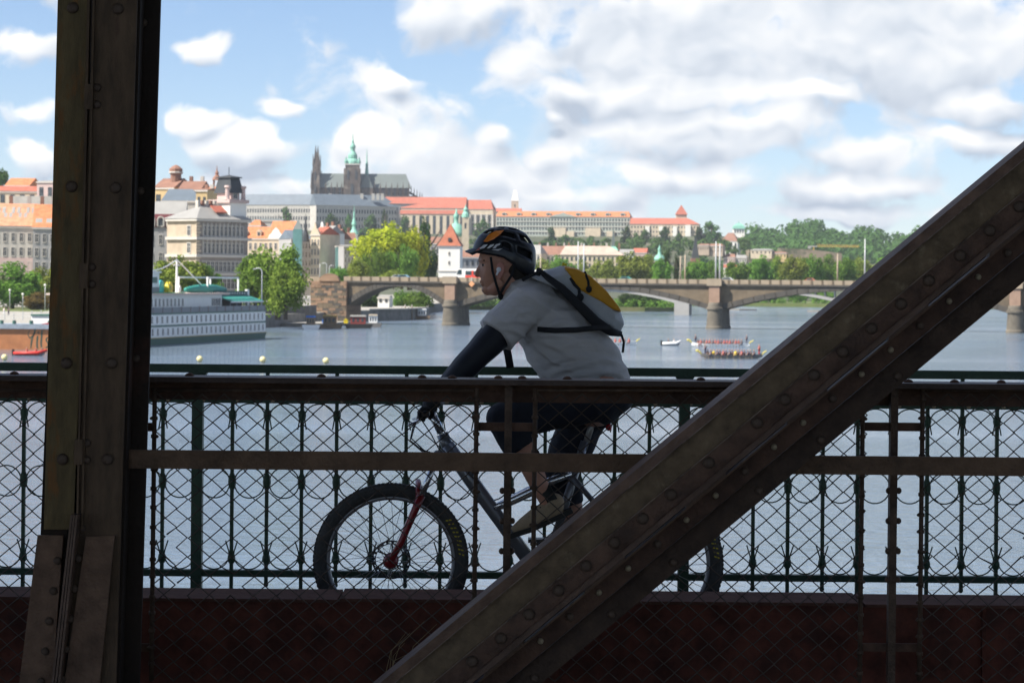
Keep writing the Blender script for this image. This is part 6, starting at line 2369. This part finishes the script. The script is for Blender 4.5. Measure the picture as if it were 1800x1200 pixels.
# T-shirt with folds pulled by the reach and by the straps: (from, to, width, height) in photo pixels
CREASES = [((940, 584), (1000, 562), 5, .011), ((942, 590), (1012, 592), 5, .012), ((944, 598), (1000, 622), 5, .011), ((936, 606), (985, 645), 6, .010), ((975, 548), (1040, 556), 5, .008),
           ((905, 556), (932, 545), 5, .008), ((884, 566), (930, 566), 4, .009), ((880, 576), (915, 586), 4, .008), ((955, 640), (1030, 622), 6, .010), ((965, 655), (1060, 634), 6, .012),
           ((1000, 660), (1085, 648), 5, .010), ((1040, 606), (1085, 622), 6, .010), ((1030, 628), (1092, 640), 5, .008), ((955, 520), (1000, 536), 5, .007), ((1050, 655), (1098, 662), 4, .008), ((985, 606), (1050, 596), 5, .008)]
CREASES = [(c_(*a_), c_(*b_), px_(w_), h_2) for a_, b_, w_, h_2 in CREASES]


def creases(p):
    s = 0.0
    for a_, b_, w_, h_2 in CREASES:
        dx, dz = b_.x - a_.x, b_.z - a_.z
        L2 = dx * dx + dz * dz
        t_ = ((p.x - a_.x) * dx + (p.z - a_.z) * dz) / L2
        if t_ < -.2 or t_ > 1.2:
            continue
        tc_ = min(1, max(0, t_))
        bow = .25 * w_ * 3 * math.sin(math.pi * tc_)
        nx_, nz_ = -dz / math.sqrt(L2), dx / math.sqrt(L2)
        d_ = (p.x - a_.x - dx * t_) * nx_ + (p.z - a_.z - dz * t_) * nz_ - bow
        end = max(0.0, math.sin(math.pi * (tc_ * .86 + .07))) if 0 <= t_ <= 1 else .2
        s += h_2 * end * (math.exp(-(d_ / w_) ** 2) - .7 * math.exp(-((d_ + 1.7 * w_) / w_) ** 2))
    return s


def folds(p):
    d = (p - LS_)
    q = p.x * .8 - p.z * .6
    w = .004 + .006 * math.exp(-((p - c_(935, 590, -.2)).length / .16) ** 2) + .006 * math.exp(-((p - c_(1050, 640, -.2)).length / .16) ** 2)
    q2 = p.x * .35 + p.z * .94
    ph = q2 * 30 + 1.5 * math.sin(p.x * 11 + p.z * 4) + 1.0
    return w * ((1 - abs(math.sin(ph))) ** 2.2 * 1.3 - .3) * (.3 + .7 * math.sin(p.x * 9 + p.z * 13) ** 2) + .0025 * math.sin(q * 30 + 2 * math.sin(p.z * 19)) + creases(p)


b = MB()
torso(b, .014, 5)
b.tube([c_(1010, 622), c_(1040, 655), c_(1062, 684)], [.168, .158, .128], 20, flat=1.25)
b.tube([c_(1040, 620), c_(1074, 650), c_(1094, 676)], [.09, .07, .05], 16, flat=2.2)
for (S, E, sg) in ((LS_, LE_, -1), (RS_, RE_, 1)):
    b.sphere(S, (.088, .085, .088), 14, 10)
    b.tube([SPINE[1] + Vector((0, sg * .06, .02)), S], [.115, .088], 14)
    b.tube([S, lerp(S, E, .34), lerp(S, E, .60)], [.086, .086, .088], 16)
b.tube([c_(922, 532), c_(908, 512)], [.085, .07], 16)
solid(b, 'tshirt', M_SHIRT, rider, .0065, 6, disp=folds)
# tail of the shirt over the saddle
for (S, E, W, sg) in ((LS_, LE_, LW_, -1), (RS_, RE_, RW_, 1)):
    b = MB()
    b.tube([lerp(S, E, .45), lerp(S, E, .8), E, lerp(E, W, .35), lerp(E, W, .96)], [.068, .064, .058, .056, .038], 16)
    solid(b, 'arm_sleeve', M_SLEEVE, rider, .007, 4)
b = MB()
b.sphere(c_(1048, 694), (.15, .185, .135), 18, 12)
b.sphere(c_(1074, 690), (.105, .17, .11), 16, 10)
for (H, K, A, sg) in ((LH_, LK_, LA_, -1), (RH_, RK_, RA_, 1)):
    b.tube([H, lerp(H, K, .5), K, ], [.112, .100, .082], 16)
    b.sphere(K, .083, 14, 10)
    b.tube([K, lerp(K, A, .18), lerp(K, A, .34)], [.078, .080, .076], 16)
solid(b, 'shorts', M_SHORT, rider, .009, 4, disp=lambda p: .003 * math.sin(p.x * 38 + p.z * 27))
# shoes
for (A, tip, heel, sg) in ((LA_, (897, 938), (1000, 893), -1), (RA_, (955, 1052), (1052, 1012), 1)):
    dy = sg * .12
    tp, hl = c_(tip[0], tip[1], dy), c_(heel[0], heel[1], dy)
    ax = (tp - hl).normalized()
    up = Vector((0, 1, 0)).cross(ax)
    if up.z < 0:
        up = -up
    b = MB()
    b.tube([hl + up * .02 + ax * .02, hl + up * .035 + ax * .06, hl + up * .035 + ax * .13, hl + up * .022 + ax * .2, tp + up * .012 - ax * .02], [.036, .046, .044, .036, .024], 14, flat=.95)
    b.sphere(hl + ax * .045 + up * .055, (.043, .042, .045), 12, 8)
    b.tube([hl + ax * .045 + up * .04, A + up * .02], [.045, .044], 12)
    sh_ = solid(b, 'shoe', M_SHOE, rider, .006, 3)
    b = MB()
    w = .042
    pts = [hl - ax * .012 - up * .012, hl + ax * .1 - up * .016, hl + ax * .19 - up * .016, tp - ax * .0 - up * .006]
    for i in range(3):
        a0, a1 = pts[i], pts[i + 1]
        b.prism([a0 + Vector((0, -w, 0)), a1 + Vector((0, -w, 0)), a1 + Vector((0, w, 0)), a0 + Vector((0, w, 0))], up * .022)
    b.build('sole', M_SOLE, sh_, False, True)
    b = MB()
    b.tube([hl + ax * .03 + up * .1 + Vector((0, -.0, 0)), hl + ax * .075 + up * .095], .046, 12)
    b.build('shoe_collar', M_SOLE, sh_, True, True)
    for k in range(3):
        q = hl + ax * (.105 + .03 * k) + up * (.074 - .008 * k)
        MB().tube([q + Vector((0, -.03, -.012)), q + Vector((0, 0, .004)), q + Vector((0, .03, -.012))], .0045, 6).build('lace', M_SOLE, sh_, True, True)
# gloved hands closed round the grips
for (W, sg) in ((LW_, -1), (RW_, 1)):
    y0 = sg * .262
    bar = c_(752, 722, y0)
    b = MB()
    b.tube([W, lerp(W, bar, .45) + Vector((.004, 0, .014)), bar + Vector((.004, 0, .026))], [.034, .036, .028], 12, flat=1.25)
    for k, (ln, oy) in enumerate(((1.0, -.036), (1.08, -.013), (1.02, .011), (.88, .033))):
        f = []
        for a in (70, 115, 165, 215, 255 + 10 * ln):
            r = .029 * (1 if a < 120 else .98)
            f.append(bar + Vector((r * math.cos(math.radians(a)) * ln, oy, r * math.sin(math.radians(a)))))
        b.tube([bar + Vector((.012, oy, .03))] + f, [.0105, .0105, .010, .0095, .009, .008], 8)
    th = [bar + Vector((.025, -sg * .04, .018)), bar + Vector((.027, -sg * .055, -.004)), bar + Vector((.012, -sg * .06, -.026))]
    b.tube(th, [.012, .011, .009], 8)
    solid(b, 'hand', M_GLOVE, rider, .0045, 1)
    b = MB()
    b.tube([lerp(W, bar, .12), lerp(W, bar, .3)], .037, 12, flat=1.1)
    b.build('glove_cuff', mat('grey_cuff', (.3, .31, .33), .7), rider, True, True)

# helmet: shell with open vents over a dark liner
HC = c_(886, 441)
HR = (.143, .099, .108)
tilt = Matrix.Rotation(math.radians(4), 3, 'Y')


def hp(u, v, k=1.0):
    """u around (0 = rear), v 0 top .. 1 rim"""
    rim = math.radians(96 + 13 * math.cos(u) + 3 * math.cos(2 * u))
    th = rim * v
    x = HR[0] * math.sin(th) * math.cos(u)
    x *= 1.0 if x > 0 else .98
    p = Vector((x * k, HR[1] * math.sin(th) * math.sin(u) * k, HR[2] * math.cos(th) * k))
    p.z -= v ** 3 * (.026 + .052 * max(0.0, math.cos(u)))
    return HC + tilt @ p


b = MB()
NU, NV = 60, 20
for j in range(NV + 1):
    for i in range(NU):
        b.v.append(hp(2 * math.pi * i / NU, max(j / NV, .015), 1 + (.012 if (j in (6, 7, 12, 13)) else 0)))
for j in range(NV):
    for i in range(NU):
        a = 2 * math.pi * (i + .5) / NU
        s = abs(math.sin(a))
        ca_ = math.cos(a)
        vent = False
        if j in (4, 5) and (.25 < s) and -.75 < ca_ < .85 and (i % 15) not in (0, 1, 14):
            vent = True
        if j in (8, 9, 10) and s > .3 and (i % 10) not in (0, 9):
            vent = True
        if j in (14, 15) and s > .5 and -.1 < ca_ < .95 and (i % 8) not in (0, 7):
            vent = True
        if vent:
            continue
        k = (i + 1) % NU
        b.f.append([j * NU + i, j * NU + k, (j + 1) * NU + k, (j + 1) * NU + i])
        b.mi.append(0)
hel = b.build('helmet', M_HELM, rider, True, True)
so = hel.modifiers.new('thick', 'SOLIDIFY')
so.thickness = .011
so.offset = -1
b = MB()
for j in range(NV + 1):
    for i in range(NU):
        b.v.append(hp(2 * math.pi * i / NU, max(j / NV, .015), .86))
for j in range(NV):
    for i in range(NU):
        k = (i + 1) % NU
        b.f.append([j * NU + i, j * NU + k, (j + 1) * NU + k, (j + 1) * NU + i])
        b.mi.append(0)
b.build('helmet_liner', M_LINER, hel, True, True)
# visor
b = MB()
vs = []
NVZ = 9
for r_, (xf, zf, wf) in enumerate(((858, 427, .082), (838, 433, .078), (817, 441, .034))):
    for k in range(NVZ):
        f = 2 * k / (NVZ - 1) - 1
        p = c_(xf + (12 if r_ == 2 else 7) * f * f, zf + 7 * f * f, f * wf)
        vs.append(p)
fs = []
for r_ in range(2):
    for k in range(NVZ - 1):
        fs.append((r_ * NVZ + k, r_ * NVZ + k + 1, (r_ + 1) * NVZ + k + 1, (r_ + 1) * NVZ + k))
b.add(vs, fs)
vz = b.build('visor', M_HELM, hel, True, True)
sm = vz.modifiers.new('thick', 'SOLIDIFY')
sm.thickness = .005


def on_helm(px, py, k=1.03):
    """surface point on the near side of the shell below photo pixel"""
    p = tilt.inverted() @ (c_(px, py) - HC)
    q = 1 - (p.x / (HR[0] * k)) ** 2 - (p.z / (HR[2] * k)) ** 2
    y = -HR[1] * k * math.sqrt(max(.02, q))
    return HC + tilt @ Vector((p.x, y, p.z))


b = MB()
ring = [(850, 425), (858, 414), (870, 406.5), (886, 405), (880, 412), (868, 421), (856, 426)]
P = [on_helm(x, y, 1.035) for x, y in ring]
b.add(P + [p + Vector((0, .02, 0)) for p in P], [tuple(range(7))] + [(i, i + 7, (i + 1) % 7 + 7, (i + 1) % 7) for i in range(7)])
b.build('orange_vent_trim', M_ORANGE, hel, False, True)
b = MB()
for pts in ([(843, 437), (850, 431), (858, 430), (852, 436), (845, 438)], [(856, 437), (862, 431), (869, 429.5), (867, 433), (860, 437)], [(866, 437), (872, 430), (880, 428), (879, 431), (874, 433), (871, 437)], [(864, 439.5), (876, 438.5), (884, 437), (876, 441)]):
    P = [on_helm(x, y, 1.04) for x, y in pts]
    n = len(P)
    b.add(P + [p + Vector((0, .01, 0)) for p in P], [tuple(range(n))] + [(i, i + n, (i + 1) % n + n, (i + 1) % n) for i in range(n)])
b.build('white_lettering', M_LETTER, hel, False, True)
b = MB()
for pts in ([(836, 441), (843, 435), (848, 434), (842, 440)],):
    P = [on_helm(x, y, 1.03) for x, y in pts]
    b.add(P + [p + Vector((0, .01, 0)) for p in P], [(0, 1, 2, 3)])
b.build('red_print', mat('helmet_red', (.5, .1, .06), .4), hel, False, True)
for sg in (-1, 1):
    b = MB()
    b.tube([c_(863, 452, sg * .09), c_(866, 476, sg * .083), c_(872, 498, sg * .074), c_(878, 516, sg * .05), c_(880, 522, sg * .015)], .0062, 6, flat=.5)
    b.tube([c_(906, 464, sg * .092), c_(899, 484, sg * .083), c_(887, 503, sg * .07), c_(879, 517, sg * .05)], .0062, 6, flat=.5)
    b.build('chin_strap', M_WEB, hel, True, True)
b = MB()
b.tube([c_(879, 520, -.02), c_(880, 524, 0), c_(879, 520, .02)], .009, 8)
b.sphere(c_(880, 520, -.022), (.012, .008, .016), 8, 6)
b.build('buckle', M_WEB, hel, True, True)

# ---- backpack (a thing of its own)
pack = thing('backpack', c_(1040, 570), 'grey and amber backpack with black straps on the cyclist\'s back', 'backpack')


def outline_solid(name, pts, hw, m, voxel, it, dyc=0.0, taper=.75):
    b = MB()
    n = len(pts)
    cx = sum(p[0] for p in pts) / n
    cy = sum(p[1] for p in pts) / n
    layers = []
    for f, s in ((-1, taper), (-.6, .96), (0, 1.0), (.6, .96), (1, taper)):
        layers.append([c_(cx + (x - cx) * s, cy + (y - cy) * s, dyc + f * hw) for x, y in pts])
    vs = [v for l in layers for v in l]
    fs = [tuple(range(n)), tuple(range(5 * n - 1, 4 * n - 1, -1))]
    for a in range(4):
        for k in range(n):
            l = (k + 1) % n
            fs.append((a * n + k, a * n + l, (a + 1) * n + l, (a + 1) * n + k))
    b.add(vs, fs)
    return solid(b, name, m, pack, voxel, it, disp=lambda p: .0025 * math.sin(p.x * 40 + p.z * 55))


outline_solid('main_bag', [(922, 484), (950, 475), (992, 467), (1026, 479), (1060, 508), (1088, 543), (1099, 570), (1089, 587), (1066, 582), (1048, 566), (1020, 540), (985, 512), (950, 494)], .155, M_PACKG, .008, 5)
outline_solid('amber_flap', [(988, 467), (1012, 470), (1036, 482), (1066, 510), (1088, 541), (1092, 549), (1078, 546), (1056, 531), (1030, 518), (1012, 508), (1000, 486)], .163, M_PACKY, .006, 3, 0, .9)
for sg in (-1, 1):
    b = MB()
    b.tube([c_(950, 477, sg * .11), c_(962, 488, sg * .165), c_(986, 506, sg * .185), c_(1016, 536, sg * .192), c_(1044, 564, sg * .19), c_(1072, 582, sg * .17), c_(1090, 586, sg * .12)], [.010, .014, .017, .021, .023, .019, .012], 8, flat=.35, up=(0, 1, 0))
    b.build('shoulder_strap', M_WEB, pack, True, True)
    b = MB()
    b.tube([c_(918, 492, sg * .10), c_(935, 483, sg * .14), c_(952, 477, sg * .15), c_(964, 488, sg * .17)], .008, 8, flat=.35, up=(0, 1, 0))
    b.tube([c_(948, 472, sg * .13), c_(945, 484, sg * .15)], .010, 8, flat=.5, up=(0, 1, 0))
    b.build('shoulder_loop', M_WEB, pack, True, True)
b = MB()
b.tube([c_(944, 577, -.198), c_(975, 579, -.218), c_(1010, 578, -.222), c_(1040, 575, -.212), c_(1070, 574, -.18)], .0115, 8, flat=.3, up=(0, 1, 0))
b.build('chest_strap', M_WEB, pack, True, True)
b = MB()
b.tube([c_(1000, 486, -.15), c_(1008, 500, -.168), c_(1016, 508, -.17), c_(1018, 530, -.172)], .008, 6, flat=.4, up=(0, 1, 0))
b.tube([c_(1026, 478, -.155), c_(1032, 494, -.17), c_(1033, 508, -.172)], .006, 6, flat=.4, up=(0, 1, 0))
b.sphere(c_(1033, 508, -.172), (.013, .006, .016), 8, 6)
b.sphere(c_(1018, 522, -.175), (.016, .006, .018), 8, 6)
b.build('flap_buckle', M_WEB, pack, True, True)
b = MB()
b.tube([c_(988, 470, -.02), c_(990, 463, -.02), c_(996, 466, -.02)], .006, 6)
b.build('yellow_tab', mat('tab_yellow', (.7, .6, .02), .6), pack, True, True)
b = MB()
b.tube([c_(889, 606, .12), c_(893, 625, .12), c_(897, 648, .12)], .017, 8, flat=.25, up=(0, 1, 0))
b.build('hanging_strap', M_WEB, pack, True, True)
b = MB()
b.tube([c_(1090, 586, -.12), c_(1094, 600, -.15), c_(1092, 618, -.15)], .006, 6, flat=.4)
b.build('loose_strap', M_WEB, pack, True, True)

# ---- bicycle
M_TYRE = mat('tyre_rubber', (.06, .058, .055), .75, 0, .25, 30, .4, 90)
M_TYY = mat('tyre_yellow_print', (.55, .45, .02), .6)
M_RIM = mat('rim_grey', (.28, .28, .29), .35, .7)
M_SPK = mat('spoke_steel', (.45, .45, .46), .3, .9)
M_FRM = mat('frame_gunmetal', (.17, .175, .19), .3, .4, .1, 10, coat=.5)
M_SILV = mat('polished_alloy', (.62, .63, .66), .22, .9, .05, 8)
M_REDF = mat('fork_red', (.24, .016, .02), .35, .1, .1, 8, coat=.6)
M_BLK = mat('component_black', (.018, .018, .02), .4)
bike = thing('bicycle', Vector((c_(911, 1122).x, DCY, CAM_Z - 1.55)), 'grey and silver mountain bike with red fork under the cyclist', 'bicycle')
RW = px_(137)


def wheel(cx, cy, front):
    ctr = c_(cx, cy)
    w = link('wheel', None, bike, ctr - bike.location)
    R = RW - .031
    b = MB()
    b.tube([Vector((R * math.cos(2 * math.pi * k / 56), 0, R * math.sin(2 * math.pi * k / 56))) for k in range(56)], .031, 12, closed=True)
    for k in range(112):
        a = 2 * math.pi * k / 112
        for oy in (-.014, .014):
            d = Vector((math.cos(a), 0, math.sin(a)))
            tt = Vector((-math.sin(a), 0, math.cos(a)))
            p = d * (R + .0285)
            q = [p + tt * sx * .005 + Vector((0, oy + sy * .007, 0)) for sx, sy in ((-1, -1), (1, -1), (1, 1), (-1, 1))]
            b.prism(q, d * .0022)
    b.build('tyre', M_TYRE, w, False)
    b = MB()
    Rr = R - .033
    b.tube([Vector((Rr * math.cos(2 * math.pi * k / 56), 0, Rr * math.sin(2 * math.pi * k / 56))) for k in range(56)], .0115, 8, closed=True)
    b.build('rim', M_RIM, w, True)
    for k in range(32):
        a = 2 * math.pi * k / 32
        s = -1 if k % 2 else 1
        a2 = a + (.55 if (k // 2) % 2 else -.55)
        MB().tube([(.028 * math.cos(a2), s * .028, .028 * math.sin(a2)), (Rr * math.cos(a), 0, Rr * math.sin(a))], .0011, 4).build('spoke', M_SPK, w)
    b = MB()
    b.tube([(0, -.05, 0), (0, -.03, 0), (0, -.024, 0), (0, .024, 0), (0, .03, 0), (0, .05, 0)], [.022, .034, .019, .019, .034, .022], 14)
    b.build('hub', M_REDF if front else M_BLK, w, True)
    b = MB()
    b.tube([(0, -.036, 0), (0, .036, 0)], .03 if front else .045, 14)
    b.build('hub_shell', M_REDF if front else M_SILV, w, True)
    # brake rotor with openings
    b = MB()
    for k in range(40):
        a0, a1 = 2 * math.pi * k / 40, 2 * math.pi * (k + 1) / 40
        segs = [(.079, .086), (.068, .0725)] + ([(.0725, .079)] if k % 2 else [])
        for r0, r1 in segs:
            b.prism([Vector((r * math.cos(a), .044, r * math.sin(a))) for r, a in ((r0, a0), (r0, a1), (r1, a1), (r1, a0))], (0, .002, 0))
    for k in range(6):
        a = 2 * math.pi * k / 6
        b.tube([(.02 * math.cos(a), .045, .02 * math.sin(a)), (.07 * math.cos(a + .5), .045, .07 * math.sin(a + .5))], .004, 5)
    b.build('brake_rotor', M_BLK, w)
    b = MB()
    for k in range(9):
        a = math.radians(36 - k * 3.7)
        for half in (0,):
            d = Vector((math.cos(a), 0, math.sin(a)))
            tt = Vector((-math.sin(a), 0, math.cos(a)))
            q0 = d * (R - .010) + tt * .004
            q1 = d * (R + .012) - tt * .006
            q = [q0 + tt * .003, q1 + tt * .003, q1 - tt * .003, q0 - tt * .003]
            b.prism([v + Vector((0, -.0325 + .004 * (i in (1, 2)), 0)) for i, v in enumerate(q)], (0, .006, 0))
    b.build('yellow_print', M_TYY, w)
    return w


wheel(687, 985, True)
wheel(1135, 990, False)
tub = lambda a, bb, r0, r1=None, y0=0, y1=None: MB().tube([c_(a[0], a[1], y0), c_(bb[0], bb[1], y0 if y1 is None else y1)], [r0, r1 if r1 else r0], 14)
tub((777, 762), (792, 796), .027).build('head_tube', M_FRM, bike, True, True)
MB().tube([c_(785, 782), c_(830, 846), c_(880, 915), c_(940, 998)], [.034, .033, .031, .034], 14).build('down_tube', M_FRM, bike, True, True)
MB().tube([c_(868, 893, -.02), c_(888, 884, -.022), c_(930, 864, -.024), c_(965, 846, -.024), c_(1004, 830, -.022)], [.014, .02, .022, .02, .016], 12, flat=.8).build('top_link', M_SILV, bike, True, True)
MB().tube([c_(868, 893, .02), c_(930, 864, .024), c_(1004, 830, .022)], [.014, .022, .016], 12, flat=.8).build('top_link', M_SILV, bike, True, True)
MB().tube([c_(900, 938), c_(935, 912), c_(985, 878)], [.016, .022, .016], 12).build('rear_shock', M_BLK, bike, True, True)
tub((1028, 775), (958, 1000), .019).build('seat_tube', M_FRM, bike, True, True)
tub((1048, 722), (1026, 790), .0145).build('seat_post', mat('seatpost_grey', (.3, .29, .27), .35, .5), bike, True, True)
for s in (-1, 1):
    MB().tube([c_(950, 1002, s * .03), c_(1040, 1004, s * .05), c_(1135, 990, s * .066)], [.015, .013, .012], 10).build('chain_stay', M_FRM, bike, True, True)
    MB().tube([c_(1006, 838, s * .03), c_(1070, 912, s * .05), c_(1135, 990, s * .066)], [.012, .011, .011], 10).build('seat_stay', M_FRM, bike, True, True)
    MB().tube([c_(768, 806, s * .064), c_(737, 880, s * .064)], [.014, .014], 12).build('stanchion', M_SILV, bike, True, True)
    MB().tube([c_(741, 868, s * .064), c_(732, 890, s * .064), c_(707, 948, s * .062), c_(687, 985, s * .058)], [.020, .017, .015, .014], 12).build('fork_leg', M_REDF, bike, True, True)
MB().tube([c_(769, 806, -.07), c_(771, 802, 0), c_(769, 806, .07)], [.024, .03, .024], 12).build('fork_crown', M_BLK, bike, True, True)
MB().tube([c_(737, 872, -.062), c_(736, 858, -.05), c_(735, 846, 0), c_(736, 858, .05), c_(737, 872, .062)], .013, 10).build('fork_arch', M_REDF, bike, True, True)
MB().tube([c_(776, 760), c_(768, 744), c_(757, 726)], [.02, .018, .02], 12).build('stem', M_SILV, bike, True, True)
MB().tube([c_(752, 722, -.33), c_(752, 722, -.2), c_(756, 728, -.06), c_(756, 728, .06), c_(752, 722, .2), c_(752, 722, .33)], .0125, 12).build('handlebar', M_FRM, bike, True, True)
for s in (-1, 1):
    MB().tube([c_(752, 722, s * .2), c_(752, 722, s * .34)], .0165, 12).build('grip', M_BLK, bike, True, True)
    MB().tube([c_(752, 724, s * .17), c_(735, 738, s * .18), c_(722, 742, s * .24)], [.009, .008, .006], 8, flat=.6).build('brake_lever', M_SILV, bike, True, True)
    MB().tube([c_(748, 726, s * .16), c_(728, 748, s * .13), c_(722, 772, s * .07), c_(745, 792, s * .03), c_(772, 800, s * .02)], .003, 6).build('cable', M_BLK, bike, True, True)
MB().tube([c_(742, 735, -.1), c_(758, 762, -.02), c_(772, 790, .0), c_(760, 830, .03), c_(738, 890, .085), c_(705, 960, .08)], .003, 6).build('cable', M_BLK, bike, True, True)
MB().sphere(c_(742, 730, -.12), (.02, .028, .016), 10, 8).build('shifter', M_BLK, bike, True, True)
b = MB()
b.tube([c_(1020, 716), c_(1040, 715), c_(1065, 714), c_(1086, 711)], [.02, .028, .055, .06], 12, flat=1.0, up=(0, 0, 1))
b.v = [Vector((v.x, v.y, c_(1050, 716).z + (v.z - c_(1050, 716).z) * .42)) for v in b.v]
b.build('saddle', M_BLK, bike, True, True)
MB().tube([c_(1030, 722, -.02), c_(1050, 728, -.022), c_(1074, 722, -.025)], .0035, 6).build('saddle_rail', M_SPK, bike, True, True)
MB().tube([c_(1030, 722, .02), c_(1050, 728, .022), c_(1074, 722, .025)], .0035, 6).build('saddle_rail', M_SPK, bike, True, True)
b = MB()
b.sphere(c_(1070, 750), (.014, .02, .018), 10, 8)
rl_ = b.build('rear_reflector', mat('reflector_red', (.45, .01, .02), .3), bike, True, True)
MB().tube([c_(1066, 750), c_(1038, 754)], .005, 6).build('bracket', M_BLK, rl_, True, True)
# crank set
bb = c_(955, 1010)
MB().tube([bb + Vector((0, -.06, 0)), bb + Vector((0, .06, 0))], .022, 12).build('bottom_bracket', M_BLK, bike, True, True)
MB().tube([c_(955, 1010, .045), c_(955, 1010, .05)], .085, 32).build('chainring', M_BLK, bike, False, True)
for s, (ex, ey) in ((-1, (946, 944)), (1, (965, 1077))):
    MB().tube([c_(955, 1010, s * .07), c_(ex, ey, s * .08)], [.015, .012], 10, flat=.6).build('crank_arm', M_SILV, bike, True, True)
    e_ = c_(ex, ey, s * .12)
    MB().box(e_.x - .045, e_.x + .045, e_.y - .045, e_.y + .045, e_.z - .008, e_.z + .008).build('pedal', M_BLK, bike, False, True)
b = MB()
for k in range(60):
    f = k / 59
b.tube([c_(952, 1044, .047), c_(1135, 1008, .05)], .004, 6)
b.tube([c_(958, 976, .047), c_(1135, 972, .05)], .004, 6)
b.build('chain', M_BLK, bike, False, True)
MB().tube([c_(1135, 990, .055), c_(1135, 990, .02)], [.03, .05], 20).build('cassette', M_SPK, bike, False, True)
# ================================================================== summer haze
mh = bpy.data.materials.new('haze_air')
mh.use_nodes = True
th = mh.node_tree
th.nodes.clear()
pv = nd(th, 'ShaderNodeVolumePrincipled')
pv.inputs['Color'].default_value = (.86, .92, 1.0, 1)
pv.inputs['Density'].default_value = .000055
pv.inputs['Anisotropy'].default_value = .2
ho = nd(th, 'ShaderNodeOutputMaterial')
th.links.new(pv.outputs[0], ho.inputs['Volume'])
hz = MB().box(-3050, 3050, -300, 6100, -4, 200).build('haze', mh)
tag(hz, 'pale summer haze filling the air over the river', 'haze', kind='stuff')
